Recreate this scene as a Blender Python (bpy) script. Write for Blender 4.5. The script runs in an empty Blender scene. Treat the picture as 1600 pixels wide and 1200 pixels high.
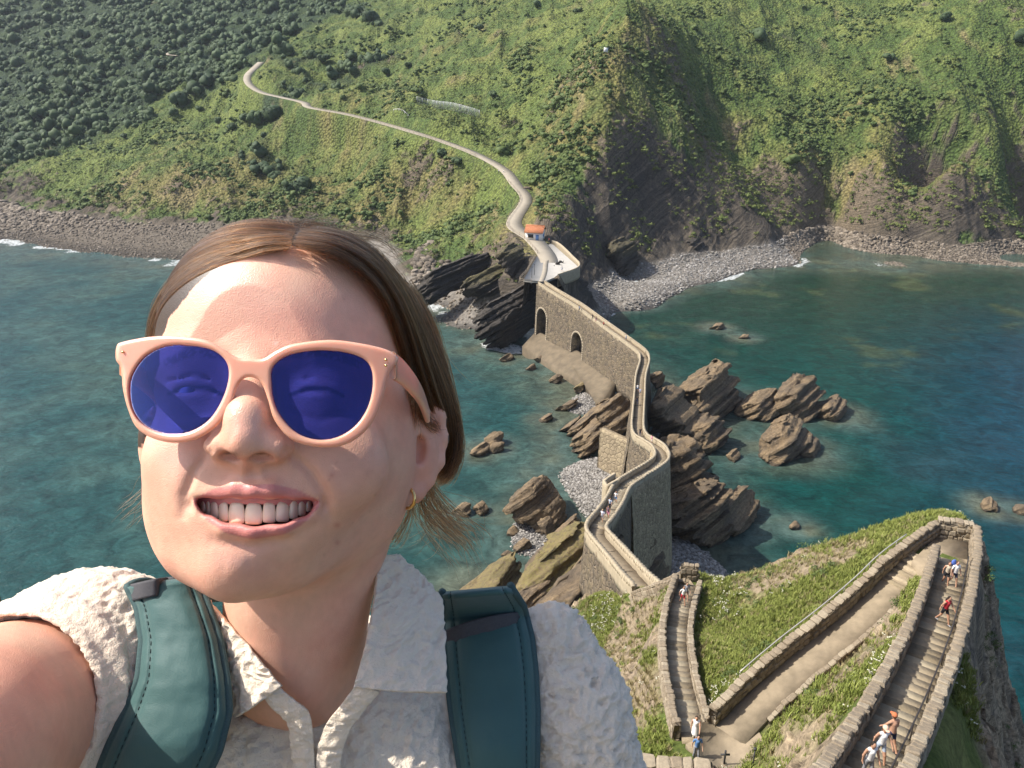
import bpy, bmesh, math, random
import numpy as np
from mathutils import Vector, Matrix

R = math.radians
scn = bpy.context.scene
COL = scn.collection
rng = np.random.default_rng(7)
random.seed(7)

# ------------------------------------------------------------------ camera
CAM_Z, PITCH, FPX = 80.0, R(22.0), 1256.0
cam_data = bpy.data.cameras.new('camera')
cam = bpy.data.objects.new('camera', cam_data)
COL.objects.link(cam)
cam.location = (0, 0, CAM_Z)
cam.rotation_euler = (math.pi / 2 - PITCH, 0, 0)
cam_data.sensor_width = 36.0
cam_data.lens = 36.0 * FPX / 1600.0
cam_data.clip_start = 0.02
cam_data.clip_end = 4000
scn.camera = cam

# ------------------------------------------------------------------ sky, sun, exposure
SUN_DIR = Vector((-0.66, 0.0, 0.75)).normalized()
SUN_EL = math.asin(SUN_DIR.z)
SUN_AZ = math.atan2(SUN_DIR.x, SUN_DIR.y)          # clockwise from +Y
world = bpy.data.worlds.new('World')
scn.world = world
world.use_nodes = True
wn = world.node_tree.nodes
wn.clear()
w_out = wn.new('ShaderNodeOutputWorld')
w_bg = wn.new('ShaderNodeBackground')
w_sky = wn.new('ShaderNodeTexSky')
w_sky.sky_type = 'NISHITA'
w_sky.sun_disc = False
w_sky.sun_elevation = SUN_EL
w_sky.sun_rotation = SUN_AZ
w_sky.air_density = 0.75
w_sky.dust_density = 2.2
w_sky.ozone_density = 0.6
w_bg.inputs['Strength'].default_value = 0.13
world.node_tree.links.new(w_sky.outputs[0], w_bg.inputs['Color'])
world.node_tree.links.new(w_bg.outputs[0], w_out.inputs['Surface'])

sun_data = bpy.data.lights.new('sun', 'SUN')
sun_data.energy = 3.8
sun_data.angle = R(0.55)
sun_data.color = (1.0, 0.955, 0.88)
sun = bpy.data.objects.new('sun', sun_data)
COL.objects.link(sun)
sun.location = (-60, 20, 200)
sun.rotation_euler = SUN_DIR.to_track_quat('Z', 'Y').to_euler()

scn.view_settings.view_transform = 'Standard'
scn.view_settings.look = 'None'
scn.view_settings.exposure = 0.93
scn.view_settings.gamma = 1.0
scn.view_settings.use_curve_mapping = False
scn.cycles.use_denoising = True
scn.cycles.max_bounces = 8
scn.cycles.diffuse_bounces = 3
scn.cycles.glossy_bounces = 3
scn.cycles.transmission_bounces = 4
scn.cycles.transparent_max_bounces = 16
scn.cycles.sample_clamp_indirect = 4.0
scn.cycles.caustics_reflective = False
scn.cycles.caustics_refractive = False

# ------------------------------------------------------------------ where a line of sight meets a height or a distance
CT, ST = math.cos(PITCH), math.sin(PITCH)
def ray(px, py):
    u, v = (px - 800.0) / FPX, (600.0 - py) / FPX
    return np.array((u, CT + v * ST, -ST + v * CT))
def at_z(px, py, z):
    d = ray(px, py)
    return np.array((0, 0, CAM_Z)) + d * ((z - CAM_Z) / d[2])
def at_y(px, py, y):
    d = ray(px, py)
    return np.array((0, 0, CAM_Z)) + d * (y / d[1])
def at_d(px, py, depth):
    """a point at this depth along the optical axis (m)"""
    return np.array((0, 0, CAM_Z)) + ray(px, py) * depth

# ------------------------------------------------------------------ noise (numpy)
def _hash(ix, iy, iz, seed):
    h = (ix.astype(np.uint32) * np.uint32(374761393) + iy.astype(np.uint32) * np.uint32(668265263)
         + iz.astype(np.uint32) * np.uint32(2147483647) + np.uint32((seed * 974634777 + 12345) & 0xffffffff))
    h = (h ^ (h >> np.uint32(13))) * np.uint32(1274126177)
    h = (h ^ (h >> np.uint32(15))) * np.uint32(2246822519)
    return ((h ^ (h >> np.uint32(16))) & np.uint32(0xffffff)).astype(np.float32) / np.float32(0xffffff)
def vnoise(p, seed=0):
    """value noise in -1..1 for points (N,2) or (N,3)"""
    p = np.asarray(p, dtype=np.float32)
    fl = np.floor(p)
    f = p - fl
    f = f * f * f * (f * (f * 6 - 15) + 10)
    i = fl.astype(np.int64).astype(np.int32)
    if p.shape[1] == 2:
        z0 = np.zeros(len(p), np.int32)
        def c(a, b): return _hash(i[:, 0] + a, i[:, 1] + b, z0, seed)
        x0 = c(0, 0) * (1 - f[:, 0]) + c(1, 0) * f[:, 0]
        x1 = c(0, 1) * (1 - f[:, 0]) + c(1, 1) * f[:, 0]
        return (x0 * (1 - f[:, 1]) + x1 * f[:, 1]) * 2 - 1
    def c(a, b, d): return _hash(i[:, 0] + a, i[:, 1] + b, i[:, 2] + d, seed)
    r = []
    for d in (0, 1):
        x0 = c(0, 0, d) * (1 - f[:, 0]) + c(1, 0, d) * f[:, 0]
        x1 = c(0, 1, d) * (1 - f[:, 0]) + c(1, 1, d) * f[:, 0]
        r.append(x0 * (1 - f[:, 1]) + x1 * f[:, 1])
    return (r[0] * (1 - f[:, 2]) + r[1] * f[:, 2]) * 2 - 1
def fbm(p, octaves=4, seed=0, gain=0.5, lac=2.03, ridged=False):
    p = np.asarray(p, dtype=np.float32)
    tot = np.zeros(len(p), np.float32); a = 1.0; s = 0.0
    for o in range(octaves):
        n = vnoise(p, seed + o * 17)
        if ridged: n = 1 - 2 * np.abs(n)
        tot += a * n; s += a
        a *= gain; p = p * lac + 7.31
    return tot / s
def smooth(a, b, x):
    t = np.clip((x - a) / (b - a), 0, 1)
    return t * t * (3 - 2 * t)
def lerp(a, b, t):
    return a + (b - a) * t

# ------------------------------------------------------------------ mesh building
def mesh_np(name, verts, faces, mat=None, smooth_shade=True):
    """verts (N,3), faces list of arrays (each (M,k)) or one array; quick foreach build"""
    me = bpy.data.meshes.new(name)
    verts = np.ascontiguousarray(verts, dtype=np.float32)
    if isinstance(faces, np.ndarray): faces = [faces]
    faces = [np.asarray(f, dtype=np.int32) for f in faces if len(f)]
    nl = sum(f.size for f in faces); nf = sum(len(f) for f in faces)
    me.vertices.add(len(verts)); me.vertices.foreach_set('co', verts.ravel())
    me.loops.add(nl); me.polygons.add(nf)
    me.loops.foreach_set('vertex_index', np.concatenate([f.ravel() for f in faces]))
    starts = []; o = 0
    for f in faces:
        k = f.shape[1]
        starts.append(o + np.arange(len(f)) * k); o += f.size
    me.polygons.foreach_set('loop_start', np.concatenate(starts).astype(np.int32))
    if smooth_shade:
        me.polygons.foreach_set('use_smooth', np.ones(nf, dtype=bool))
    me.update(calc_edges=True)
    me.validate()
    if mat: me.materials.append(mat)
    return me
def add_attr(me, name, data):
    data = np.asarray(data, dtype=np.float32)
    if data.ndim == 2:
        a = me.attributes.new(name, 'FLOAT_COLOR', 'POINT')
        if data.shape[1] == 3: data = np.hstack([data, np.ones((len(data), 1), np.float32)])
        a.data.foreach_set('color', np.ascontiguousarray(data).ravel())
    else:
        a = me.attributes.new(name, 'FLOAT', 'POINT')
        a.data.foreach_set('value', np.ascontiguousarray(data))
def grid_faces(nr, nc, wrap=False):
    r = np.arange(nr - 1)[:, None]; c = np.arange(nc if wrap else nc - 1)[None, :]
    c2 = (c + 1) % nc
    return np.stack([r * nc + c, r * nc + c2, (r + 1) * nc + c2, (r + 1) * nc + c], -1).reshape(-1, 4)
def link(name, me, parent=None, loc=None):
    o = bpy.data.objects.new(name, me)
    COL.objects.link(o)
    if parent is not None: o.parent = parent
    if loc is not None: o.location = loc
    return o
def tag(o, label=None, cat=None, group=None, kind=None):
    if label: o['label'] = label
    if cat: o['category'] = cat
    if group: o['group'] = group
    if kind: o['kind'] = kind
    return o
def empty(name, loc=(0, 0, 0), rz=0.0):
    o = bpy.data.objects.new(name, None)
    o.empty_display_size = 0.2
    COL.objects.link(o)
    o.location = loc; o.rotation_euler = (0, 0, rz)
    return o
class MB:
    """collects boxes, tubes and sheets into one mesh"""
    def __init__(s): s.v = []; s.f = {}; s.n = 0
    def add(s, v, faces):
        v = np.asarray(v, dtype=np.float64).reshape(-1, 3)
        for f in faces:
            s.f.setdefault(len(f), []).append([i + s.n for i in f])
        s.v.append(v); s.n += len(v)
        return s
    def addnp(s, v, f):
        s.v.append(np.asarray(v, dtype=np.float64)); f = np.asarray(f)
        s.f.setdefault(f.shape[1], []).extend((f + s.n).tolist()); s.n += len(v)
        return s
    def box(s, c, size, rot=None, taper=1.0):
        x, y, z = [k / 2 for k in size]
        v = np.array([(-x, -y, -z), (x, -y, -z), (x, y, -z), (-x, y, -z),
                      (-x * taper, -y * taper, z), (x * taper, -y * taper, z), (x * taper, y * taper, z), (-x * taper, y * taper, z)])
        if rot is not None:
            v = v @ np.array(rot).T
        return s.add(v + np.array(c), [(0, 3, 2, 1), (4, 5, 6, 7), (0, 1, 5, 4), (1, 2, 6, 5), (2, 3, 7, 6), (3, 0, 4, 7)])
    def tube(s, pts, r, n=8, cap=True):
        pts = np.asarray(pts, dtype=np.float64)
        rs = np.broadcast_to(np.asarray(r, dtype=np.float64), (len(pts),))
        tang = np.gradient(pts, axis=0); tang /= np.linalg.norm(tang, axis=1)[:, None] + 1e-12
        up = np.array((0, 0, 1.0)) if abs(tang[0][2]) < 0.9 else np.array((1.0, 0, 0))
        vs = []
        for p, t, rr in zip(pts, tang, rs):
            a = np.cross(t, up); a /= np.linalg.norm(a) + 1e-12
            b = np.cross(a, t); up = b
            ang = np.arange(n) * 2 * math.pi / n
            vs.append(p + rr * (np.cos(ang)[:, None] * a + np.sin(ang)[:, None] * b))
        f = []
        for i in range(len(pts) - 1):
            for k in range(n):
                f.append((i * n + k, i * n + (k + 1) % n, (i + 1) * n + (k + 1) % n, (i + 1) * n + k))
        s.add(np.vstack(vs), f)
        if cap:
            m = s.n - len(pts) * n
            s.f.setdefault(n, []).append([m + k for k in range(n)][::-1])
            s.f[n].append([m + (len(pts) - 1) * n + k for k in range(n)])
        return s
    def mesh(s, name, mat=None, smooth_shade=False):
        return mesh_np(name, np.vstack(s.v), [np.array(f) for f in s.f.values()], mat, smooth_shade)
    def build(s, name, mat=None, parent=None, smooth_shade=False, loc=None):
        return link(name, s.mesh(name, mat, smooth_shade), parent, loc)
def rotz(a):
    c, s_ = math.cos(a), math.sin(a)
    return np.array(((c, -s_, 0), (s_, c, 0), (0, 0, 1.0)))
def catmull(pts, step):
    """points (x,y,z,...) resampled along a smooth curve about every `step` metres"""
    P = np.asarray(pts, dtype=float)
    Q = np.vstack([2 * P[0] - P[1], P, 2 * P[-1] - P[-2]])
    out = []
    for i in range(1, len(Q) - 2):
        p0, p1, p2, p3 = Q[i - 1:i + 3]
        n = max(2, int(np.linalg.norm(p2[:3] - p1[:3]) / step + 0.5))
        t = (np.arange(n) / n)[:, None]
        out.append(0.5 * ((2 * p1) + (-p0 + p2) * t + (2 * p0 - 5 * p1 + 4 * p2 - p3) * t ** 2 + (-p0 + 3 * p1 - 3 * p2 + p3) * t ** 3))
    out.append(P[-1:])
    return np.vstack(out)

# ------------------------------------------------------------------ materials
class NT:
    def __init__(s, name):
        s.m = bpy.data.materials.new(name); s.m.use_nodes = True
        s.t = s.m.node_tree; s.t.nodes.clear()
        s.out = s.t.nodes.new('ShaderNodeOutputMaterial')
        s.b = s.t.nodes.new('ShaderNodeBsdfPrincipled')
        s.t.links.new(s.b.outputs[0], s.out.inputs[0])
    def n(s, typ, **kw):
        nd = s.t.nodes.new('ShaderNode' + typ)
        for k, v in kw.items(): setattr(nd, k, v)
        return nd
    def l(s, a, b): s.t.links.new(a, b)
    def set(s, nd, **kw):
        for k, v in kw.items():
            nd.inputs[k.replace('_', ' ')].default_value = v
        return nd
    def coord(s, kind='Object', scale=None, rot=None):
        c = s.n('TexCoord').outputs[kind]
        if scale is None and rot is None: return c
        mp = s.n('Mapping')
        if scale is not None: mp.inputs['Scale'].default_value = scale if hasattr(scale, '__len__') else (scale,) * 3
        if rot is not None: mp.inputs['Rotation'].default_value = rot
        s.l(c, mp.inputs[0]); return mp.outputs[0]
    def noise(s, vec, scale, detail=4, rough=0.55, dist=0.0):
        nd = s.n('TexNoise')
        s.set(nd, Scale=scale, Detail=detail, Roughness=rough, Distortion=dist)
        if vec is not None: s.l(vec, nd.inputs['Vector'])
        return nd.outputs['Fac']
    def vor(s, vec, scale, feature='F1', out='Distance', rand=1.0):
        nd = s.n('TexVoronoi', feature=feature)
        nd.inputs['Scale'].default_value = scale
        nd.inputs['Randomness'].default_value = rand
        if vec is not None: s.l(vec, nd.inputs['Vector'])
        return nd.outputs[out]
    def ramp(s, fac, stops):
        nd = s.n('ValToRGB'); e = nd.color_ramp.elements
        while len(e) > 1: e.remove(e[-1])
        for i, (p, c) in enumerate(stops):
            el = e[0] if i == 0 else e.new(p)
            el.position = p; el.color = (c[0], c[1], c[2], 1) if hasattr(c, '__len__') else (c, c, c, 1)
        s.l(fac, nd.inputs[0]); return nd.outputs[0]
    def mix(s, fac, a, b, blend='MIX'):
        nd = s.n('Mix', data_type='RGBA', blend_type=blend)
        for v, sock in ((fac, nd.inputs[0]), (a, nd.inputs[6]), (b, nd.inputs[7])):
            if hasattr(v, 'is_linked'): s.l(v, sock)
            elif hasattr(v, '__len__'): sock.default_value = (v[0], v[1], v[2], 1)
            else: sock.default_value = v
        return nd.outputs[2]
    def math(s, op, a, b=None, c=None):
        nd = s.n('Math', operation=op)
        for v, sock in zip((a, b, c), nd.inputs):
            if v is None: continue
            if hasattr(v, 'is_linked'): s.l(v, sock)
            else: sock.default_value = v
        return nd.outputs[0]
    def attr(s, name, out='Color'):
        nd = s.n('Attribute'); nd.attribute_name = name; return nd.outputs[out]
    def bump(s, height, strength=0.5, dist=0.1, normal=None):
        nd = s.n('Bump'); s.set(nd, Strength=strength, Distance=dist)
        s.l(height, nd.inputs['Height'])
        if normal is not None: s.l(normal, nd.inputs['Normal'])
        s.l(nd.outputs[0], s.b.inputs['Normal']); return nd.outputs[0]
    def color(s, c):
        if hasattr(c, 'is_linked'): s.l(c, s.b.inputs['Base Color'])
        else: s.b.inputs['Base Color'].default_value = (c[0], c[1], c[2], 1)
        return s
    def p(s, **kw):
        for k, v in kw.items():
            sock = s.b.inputs[k.replace('_', ' ')]
            if hasattr(v, 'is_linked'): s.l(v, sock)
            else: sock.default_value = v
        return s
def simple_mat(name, c, rough=0.7, var=0.25, scale=8.0, bump=0.0, metallic=0.0):
    m = NT(name)
    n = m.noise(m.coord(), scale, 5)
    m.color(m.mix(n, [k * (1 - var) for k in c], [min(1, k * (1 + var)) for k in c]))
    m.p(Roughness=rough, Metallic=metallic)
    if bump: m.bump(m.noise(m.coord(), scale * 3, 4), 0.5, bump)
    return m.m
# ------------------------------------------------------------------ smooth solids: one continuous skin round blended volumes
def surface_nets(D, xs, ys, zs):
    """D[nx,ny,nz] signed distance (negative inside) -> verts, quads"""
    s = D < 0
    nx, ny, nz = D.shape
    c = np.zeros((nx - 1, ny - 1, nz - 1), np.int8)
    corners = [(i, j, k) for i in (0, 1) for j in (0, 1) for k in (0, 1)]
    for i, j, k in corners: c += s[i:nx - 1 + i, j:ny - 1 + j, k:nz - 1 + k]
    act = np.argwhere((c > 0) & (c < 8))
    idx = -np.ones(c.shape, np.int32); idx[tuple(act.T)] = np.arange(len(act))
    acc = np.zeros((len(act), 3)); cnt = np.zeros(len(act))
    val = {o: D[act[:, 0] + o[0], act[:, 1] + o[1], act[:, 2] + o[2]].astype(np.float64) for o in corners}
    ax = [xs, ys, zs]
    for a in corners:
        for d in range(3):
            if a[d]: continue
            b = list(a); b[d] = 1; b = tuple(b)
            va, vb = val[a], val[b]; m = (va < 0) != (vb < 0)
            t = va[m] / (va[m] - vb[m])
            p = np.stack([ax[q][act[m, q] + a[q]] for q in range(3)], 1)
            p[:, d] += t * (ax[d][act[m, d] + 1] - ax[d][act[m, d]])
            acc[m] += p; cnt[m] += 1
    V = acc / cnt[:, None]
    F = []
    for d in range(3):
        sl0 = [slice(None)] * 3; sl1 = [slice(None)] * 3; sl0[d] = slice(0, -1); sl1[d] = slice(1, None)
        e = s[tuple(sl0)] != s[tuple(sl1)]
        o1, o2 = (d + 1) % 3, (d + 2) % 3
        q = np.argwhere(e); lim = [nx, ny, nz]
        q = q[(q[:, o1] > 0) & (q[:, o2] > 0) & (q[:, o1] < lim[o1] - 1) & (q[:, o2] < lim[o2] - 1)]
        if not len(q): continue
        def at(da, db):
            r = q.copy(); r[:, o1] -= da; r[:, o2] -= db
            return idx[r[:, 0], r[:, 1], r[:, 2]]
        quad = np.stack([at(1, 1), at(0, 1), at(0, 0), at(1, 0)], 1)
        inside = s[q[:, 0], q[:, 1], q[:, 2]]
        quad[~inside] = quad[~inside][:, ::-1]
        F.append(quad)
    F = np.vstack(F)
    F = F[(F >= 0).all(1)]
    return V, F
def smin(a, b, k):
    h = np.maximum(k - np.abs(a - b), 0) / k
    return np.minimum(a, b) - h * h * k * .25
def smax(a, b, k): return -smin(-a, -b, k)
class Solid:
    def __init__(s, xs, ys, zs):
        s.ax = [np.asarray(a, dtype=np.float64) for a in (xs, ys, zs)]
        s.D = np.full([len(a) for a in s.ax], 1.0, np.float32)
    def sub_box(s, lo, hi):
        sl = []
        for a, l, h in zip(s.ax, lo, hi):
            i, j = np.searchsorted(a, l), np.searchsorted(a, h)
            if j <= i: return None, None
            sl.append(slice(i, j))
        P = np.meshgrid(*[a[q].astype(np.float32) for a, q in zip(s.ax, sl)], indexing='ij', sparse=True)
        return tuple(sl), P
    def op(s, fn, lo, hi, k, mode):
        m = max(k, .004) * 1.5
        sl, P = s.sub_box(np.asarray(lo) - m, np.asarray(hi) + m)
        if sl is None: return s
        d = fn(*P)
        cur = s.D[sl]
        if mode == 'add': s.D[sl] = smin(cur, d, k) if k else np.minimum(cur, d)
        elif mode == 'sub': s.D[sl] = smax(cur, -d, k) if k else np.maximum(cur, -d)
        elif mode == 'and': s.D[sl] = smax(cur, d, k) if k else np.maximum(cur, d)
        return s
    def ell(s, c, r, k=.01, mode='add', rot=None):
        c = np.asarray(c, float); r = np.asarray(r, float) * np.ones(3); mx = r.max()
        def fn(x, y, z):
            x, y, z = x - c[0], y - c[1], z - c[2]
            if rot is not None:
                M = np.asarray(rot)
                x, y, z = (M[0, 0] * x + M[1, 0] * y + M[2, 0] * z, M[0, 1] * x + M[1, 1] * y + M[2, 1] * z, M[0, 2] * x + M[1, 2] * y + M[2, 2] * z)
            k0 = np.sqrt((x / r[0]) ** 2 + (y / r[1]) ** 2 + (z / r[2]) ** 2) + 1e-9
            k1 = np.sqrt((x / r[0] ** 2) ** 2 + (y / r[1] ** 2) ** 2 + (z / r[2] ** 2) ** 2) + 1e-9
            return (k0 * (k0 - 1) / k1).astype(np.float32)
        e = mx if rot is not None else r
        return s.op(fn, c - e, c + e, k, mode)
    def cap(s, a, b, ra, rb=None, k=.01, mode='add'):
        a, b = np.asarray(a, float), np.asarray(b, float); rb = ra if rb is None else rb
        ab = b - a; L = float(ab @ ab) + 1e-12
        def fn(x, y, z):
            t = np.clip(((x - a[0]) * ab[0] + (y - a[1]) * ab[1] + (z - a[2]) * ab[2]) / L, 0, 1).astype(np.float32)
            return np.sqrt((x - a[0] - t * ab[0]) ** 2 + (y - a[1] - t * ab[1]) ** 2 + (z - a[2] - t * ab[2]) ** 2) - (ra + t * (rb - ra))
        m = max(ra, rb)
        return s.op(fn, np.minimum(a, b) - m, np.maximum(a, b) + m, k, mode)
    def chain(s, pts, rs, k=.01, mode='add', join=None):
        """a tube through points, unioned first and blended once"""
        pts = np.asarray(pts, float); rs = np.broadcast_to(np.asarray(rs, float), (len(pts),))
        def fn(x, y, z):
            best = None
            for a, b, ra, rb in zip(pts[:-1], pts[1:], rs[:-1], rs[1:]):
                ab = b - a; L = float(ab @ ab) + 1e-12
                t = np.clip(((x - a[0]) * ab[0] + (y - a[1]) * ab[1] + (z - a[2]) * ab[2]) / L, 0, 1).astype(np.float32)
                d = np.sqrt((x - a[0] - t * ab[0]) ** 2 + (y - a[1] - t * ab[1]) ** 2 + (z - a[2] - t * ab[2]) ** 2) - (ra + t * (rb - ra))
                best = d if best is None else (smin(best, d, join) if join else np.minimum(best, d))
            return best
        m = rs.max()
        return s.op(fn, pts.min(0) - m, pts.max(0) + m, k, mode)
    def skin(s):
        return surface_nets(s.D, *s.ax)
def axis(parts):
    """graded axis: list of (start, stop, step)"""
    return np.unique(np.concatenate([np.arange(a, b, st) for a, b, st in parts]).round(6))
def relax(V, F, it=2, lam=.5):
    n = len(V)
    e = np.vstack([F[:, [0, 1]], F[:, [1, 2]], F[:, [2, 3]], F[:, [3, 0]]])
    e = np.vstack([e, e[:, ::-1]])
    deg = np.bincount(e[:, 0], minlength=n)[:, None]
    for _ in range(it):
        acc = np.stack([np.bincount(e[:, 0], V[e[:, 1], q], n) for q in range(3)], 1)
        V = V + lam * (acc / np.maximum(deg, 1) - V)
    return V
def vert_normals(V, F):
    n = np.cross(V[F[:, 2]] - V[F[:, 0]], V[F[:, 3]] - V[F[:, 1]])
    N = np.zeros_like(V)
    for k in range(4):
        for q in range(3): N[:, q] += np.bincount(F[:, k], n[:, q], len(V))
    return N / (np.linalg.norm(N, axis=1)[:, None] + 1e-12)
# ================================================================== MAINLAND
# control points: px, py, ('z'|'y', value), rock, wood, dry   -> heights in metres above the sea
CP = [
 # waterline, left shore then right bay
 *[(x, y, 'z', 0.0, .9, 0, .2) for x, y in ((-120, 365), (0, 372), (100, 390), (200, 401), (300, 408), (430, 420), (560, 432), (645, 470), (700, 508), (760, 535), (815, 520))],
 *[(x, y, 'z', 0.0, .9, 0, .2) for x, y in ((915, 530), (950, 504), (1000, 486), (1050, 464), (1120, 440), (1230, 417), (1400, 414), (1600, 414), (1760, 414))],
 # bed
 *[(x, y, 'z', -8.0, .9, 0, 0) for x, y in ((-120, 450), (0, 450), (200, 480), (430, 500), (620, 560), (720, 590), (1000, 530), (1080, 510), (1250, 470), (1450, 470), (1760, 470))],
 # the pebble beach
 (960, 455, 'z', 2.2, 1, 0, .3), (1010, 441, 'z', 2.4, 1, 0, .3), (1060, 425, 'z', 2.2, 1, 0, .3), (1120, 413, 'z', 2.4, 1, 0, .3), (932, 472, 'z', 2.0, 1, 0, .3), (1180, 405, 'z', 2.2, 1, 0, .3), (1420, 388, 'z', 2.2, 1, 0, .3), (1560, 388, 'z', 2.2, 1, 0, .3),
 # toe of the slopes
 *[(x, y, 'z', 5.0, .9, 0, .3) for x, y in ((-120, 305), (0, 316), (80, 332), (160, 343), (300, 348), (450, 357), (560, 378), (620, 405))],
 *[(x, y, 'z', 4.5, 1, 0, .3) for x, y in ((920, 452), (960, 418), (1010, 412), (1110, 397), (1220, 380))], *[(x, y, 'z', 3.7, .75, 0, .8) for x, y in ((1300, 362), (1450, 360), (1600, 357), (1760, 357))],
 # the road and the plaza
 (848, 430, 'z', 19.5, .5, 0, .8), (880, 405, 'z', 20, .5, 0, .6), (860, 400, 'z', 20, .3, 0, .6), (835, 375, 'z', 21, .3, 0, .6), (800, 345, 'z', 24, .2, 0, .5), (822, 310, 'z', 28, .1, 0, .4),
 (790, 268, 'z', 35, .0, 0, .3), (740, 240, 'z', 40, .1, 0, .3), (660, 212, 'z', 46, .0, 0, .2), (600, 195, 'y', 436, 0, 0, .2),
 (480, 165, 'y', 480, 0, 0, .2), (385, 125, 'y', 537, 0, .2, .2), (405, 100, 'y', 578, 0, .4, .1),
 # seaward slope below the road
 (700, 330, 'y', 358, .15, 0, .7), (640, 300, 'y', 388, .1, 0, .6), (560, 260, 'y', 430, .05, .1, .5), (450, 250, 'y', 460, .0, .3, .4),
 (560, 340, 'y', 365, .3, 0, .8), (430, 320, 'y', 405, .2, .2, .5), (760, 390, 'y', 288, .5, 0, .7), (720, 420, 'y', 290, .75, 0, .5), (680, 410, 'z', 9, .9, 0, .4),
 (790, 425, 'y', 262, .75, 0, .6), (800, 470, 'z', 8, 1, 0, .2), (750, 460, 'z', 5, 1, 0, .2), (770, 320, 'y', 338, .0, 0, .5),
 (300, 300, 'y', 425, .35, 0, .9), (200, 300, 'y', 435, .5, 0, .8), (240, 265, 'y', 455, .2, 0, .5), (100, 300, 'y', 450, .7, 0, .4), (20, 275, 'y', 480, .6, .2, .2),
 (320, 215, 'y', 500, 0, .1, .1), (200, 235, 'y', 500, 0, .1, .2), (60, 240, 'y', 530, .1, .6, 0), (420, 190, 'y', 490, 0, .5, .1), (360, 160, 'y', 535, 0, .3, .05),
 # woods of the valley
 (0, 200, 'y', 590, 0, .8, 0), (100, 150, 'y', 640, 0, 1, 0), (250, 130, 'y', 635, 0, .8, 0), (300, 80, 'y', 700, 0, .8, 0), (150, 60, 'y', 760, 0, 1, 0),
 (0, 60, 'y', 800, 0, 1, 0), (0, 0, 'y', 900, 0, 1, 0), (200, 0, 'y', 880, 0, 1, 0), (400, 50, 'y', 720, 0, .9, 0), (400, 0, 'y', 850, 0, 1, 0), (-120, 150, 'y', 680, 0, 1, 0), (-120, 0, 'y', 900, 0, 1, 0),
 # hill above the road
 (460, 110, 'y', 560, 0, .3, .1), (550, 140, 'y', 530, 0, .25, .15), (550, 60, 'y', 600, 0, .3, .05), (650, 100, 'y', 530, 0, .1, .2), (600, 0, 'y', 720, 0, .4, 0),
 (700, 0, 'y', 640, 0, .2, 0), (800, 50, 'y', 520, .05, .1, .15), (800, 150, 'y', 440, .05, 0, .3), (700, 170, 'y', 448, .1, .1, .3), (780, 215, 'y', 405, .45, 0, .3), (840, 0, 'y', 560, 0, .1, .1),
 (900, 100, 'y', 425, .1, 0, .5), (860, 200, 'y', 378, .1, 0, .5), (850, 270, 'y', 340, .05, 0, .7),
 # crest of the headland and its cliff
 (842, 330, 'y', 303, .3, 0, .9), (885, 262, 'y', 328, .2, 0, .9), (920, 210, 'y', 340, .15, 0, .9), (950, 165, 'y', 352, .1, 0, .8), (962, 80, 'y', 385, .0, 0, .6), (985, 0, 'y', 420, .0, 0, .3),
 (900, 330, 'y', 306, 1, 0, .3), (930, 290, 'y', 325, 1, 0, .1), (870, 370, 'y', 289, 1, 0, .2), (960, 330, 'y', 322, 1, 0, .1), (1000, 250, 'y', 348, .7, 0, .2), (1010, 340, 'y', 335, 1, 0, .1),
 (1000, 120, 'y', 385, .15, 0, .4), (1060, 200, 'y', 368, .25, 0, .6), (1110, 290, 'y', 360, .6, 0, .6), (1060, 300, 'y', 350, .9, 0, .2), (1190, 350, 'y', 357, .8, 0, .4), (1130, 350, 'y', 350, 1, 0, .2),
 # gully and the big slope on the right
 (1060, 100, 'y', 420, .2, 0, .5), (1040, 20, 'y', 452, .35, 0, .3), (1130, 215, 'y', 405, .4, 0, .6), (1190, 315, 'y', 378, .7, 0, .6), (1110, 130, 'y', 432, .1, .1, .2), (1080, 40, 'y', 470, 0, .2, .0),
 (1250, 200, 'y', 415, .1, 0, .5), (1260, 270, 'y', 392, .35, 0, .8), (1200, 160, 'y', 425, .2, .1, .3), (1250, 100, 'y', 470, 0, .25, 0), (1250, 0, 'y', 530, 0, .3, 0), (1150, 0, 'y', 520, 0, .3, 0),
 (1340, 300, 'y', 382, .1, 0, .9), (1400, 280, 'y', 379, .15, 0, .7), (1330, 230, 'y', 402, .05, 0, .8), (1400, 200, 'y', 402, .25, 0, .5), (1400, 130, 'y', 438, 0, .25, .1), (1400, 0, 'y', 530, 0, .25, 0),
 (1480, 210, 'y', 401, .15, 0, .3), (1480, 290, 'y', 378, .2, 0, .7), (1550, 290, 'y', 373, .3, 0, .5), (1560, 220, 'y', 393, .25, 0, .2), (1550, 130, 'y', 425, .25, .1, .2), (1500, 60, 'y', 450, .1, .2, .1), (1530, 0, 'y', 480, .5, .1, .1),
 (1600, 60, 'y', 445, .3, .3, 0), (1600, 0, 'y', 480, .1, .4, 0), (1760, 200, 'y', 390, .5, .2, .2), (1760, 0, 'y', 480, .1, .3, 0),
]
def rbf_fit(xy, vals, c, lin=True):
    d = np.sqrt(((xy[:, None] - xy[None]) ** 2).sum(-1) + c * c)
    n = len(xy)
    Pm = np.hstack([np.ones((n, 1)), xy / 100.0]) if lin else np.ones((n, 1))
    A = np.block([[-d, Pm], [Pm.T, np.zeros((Pm.shape[1],) * 2)]])
    b = np.vstack([vals, np.zeros((Pm.shape[1], vals.shape[1]))])
    return np.linalg.solve(A + 1e-9 * np.eye(len(A)), b)
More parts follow.
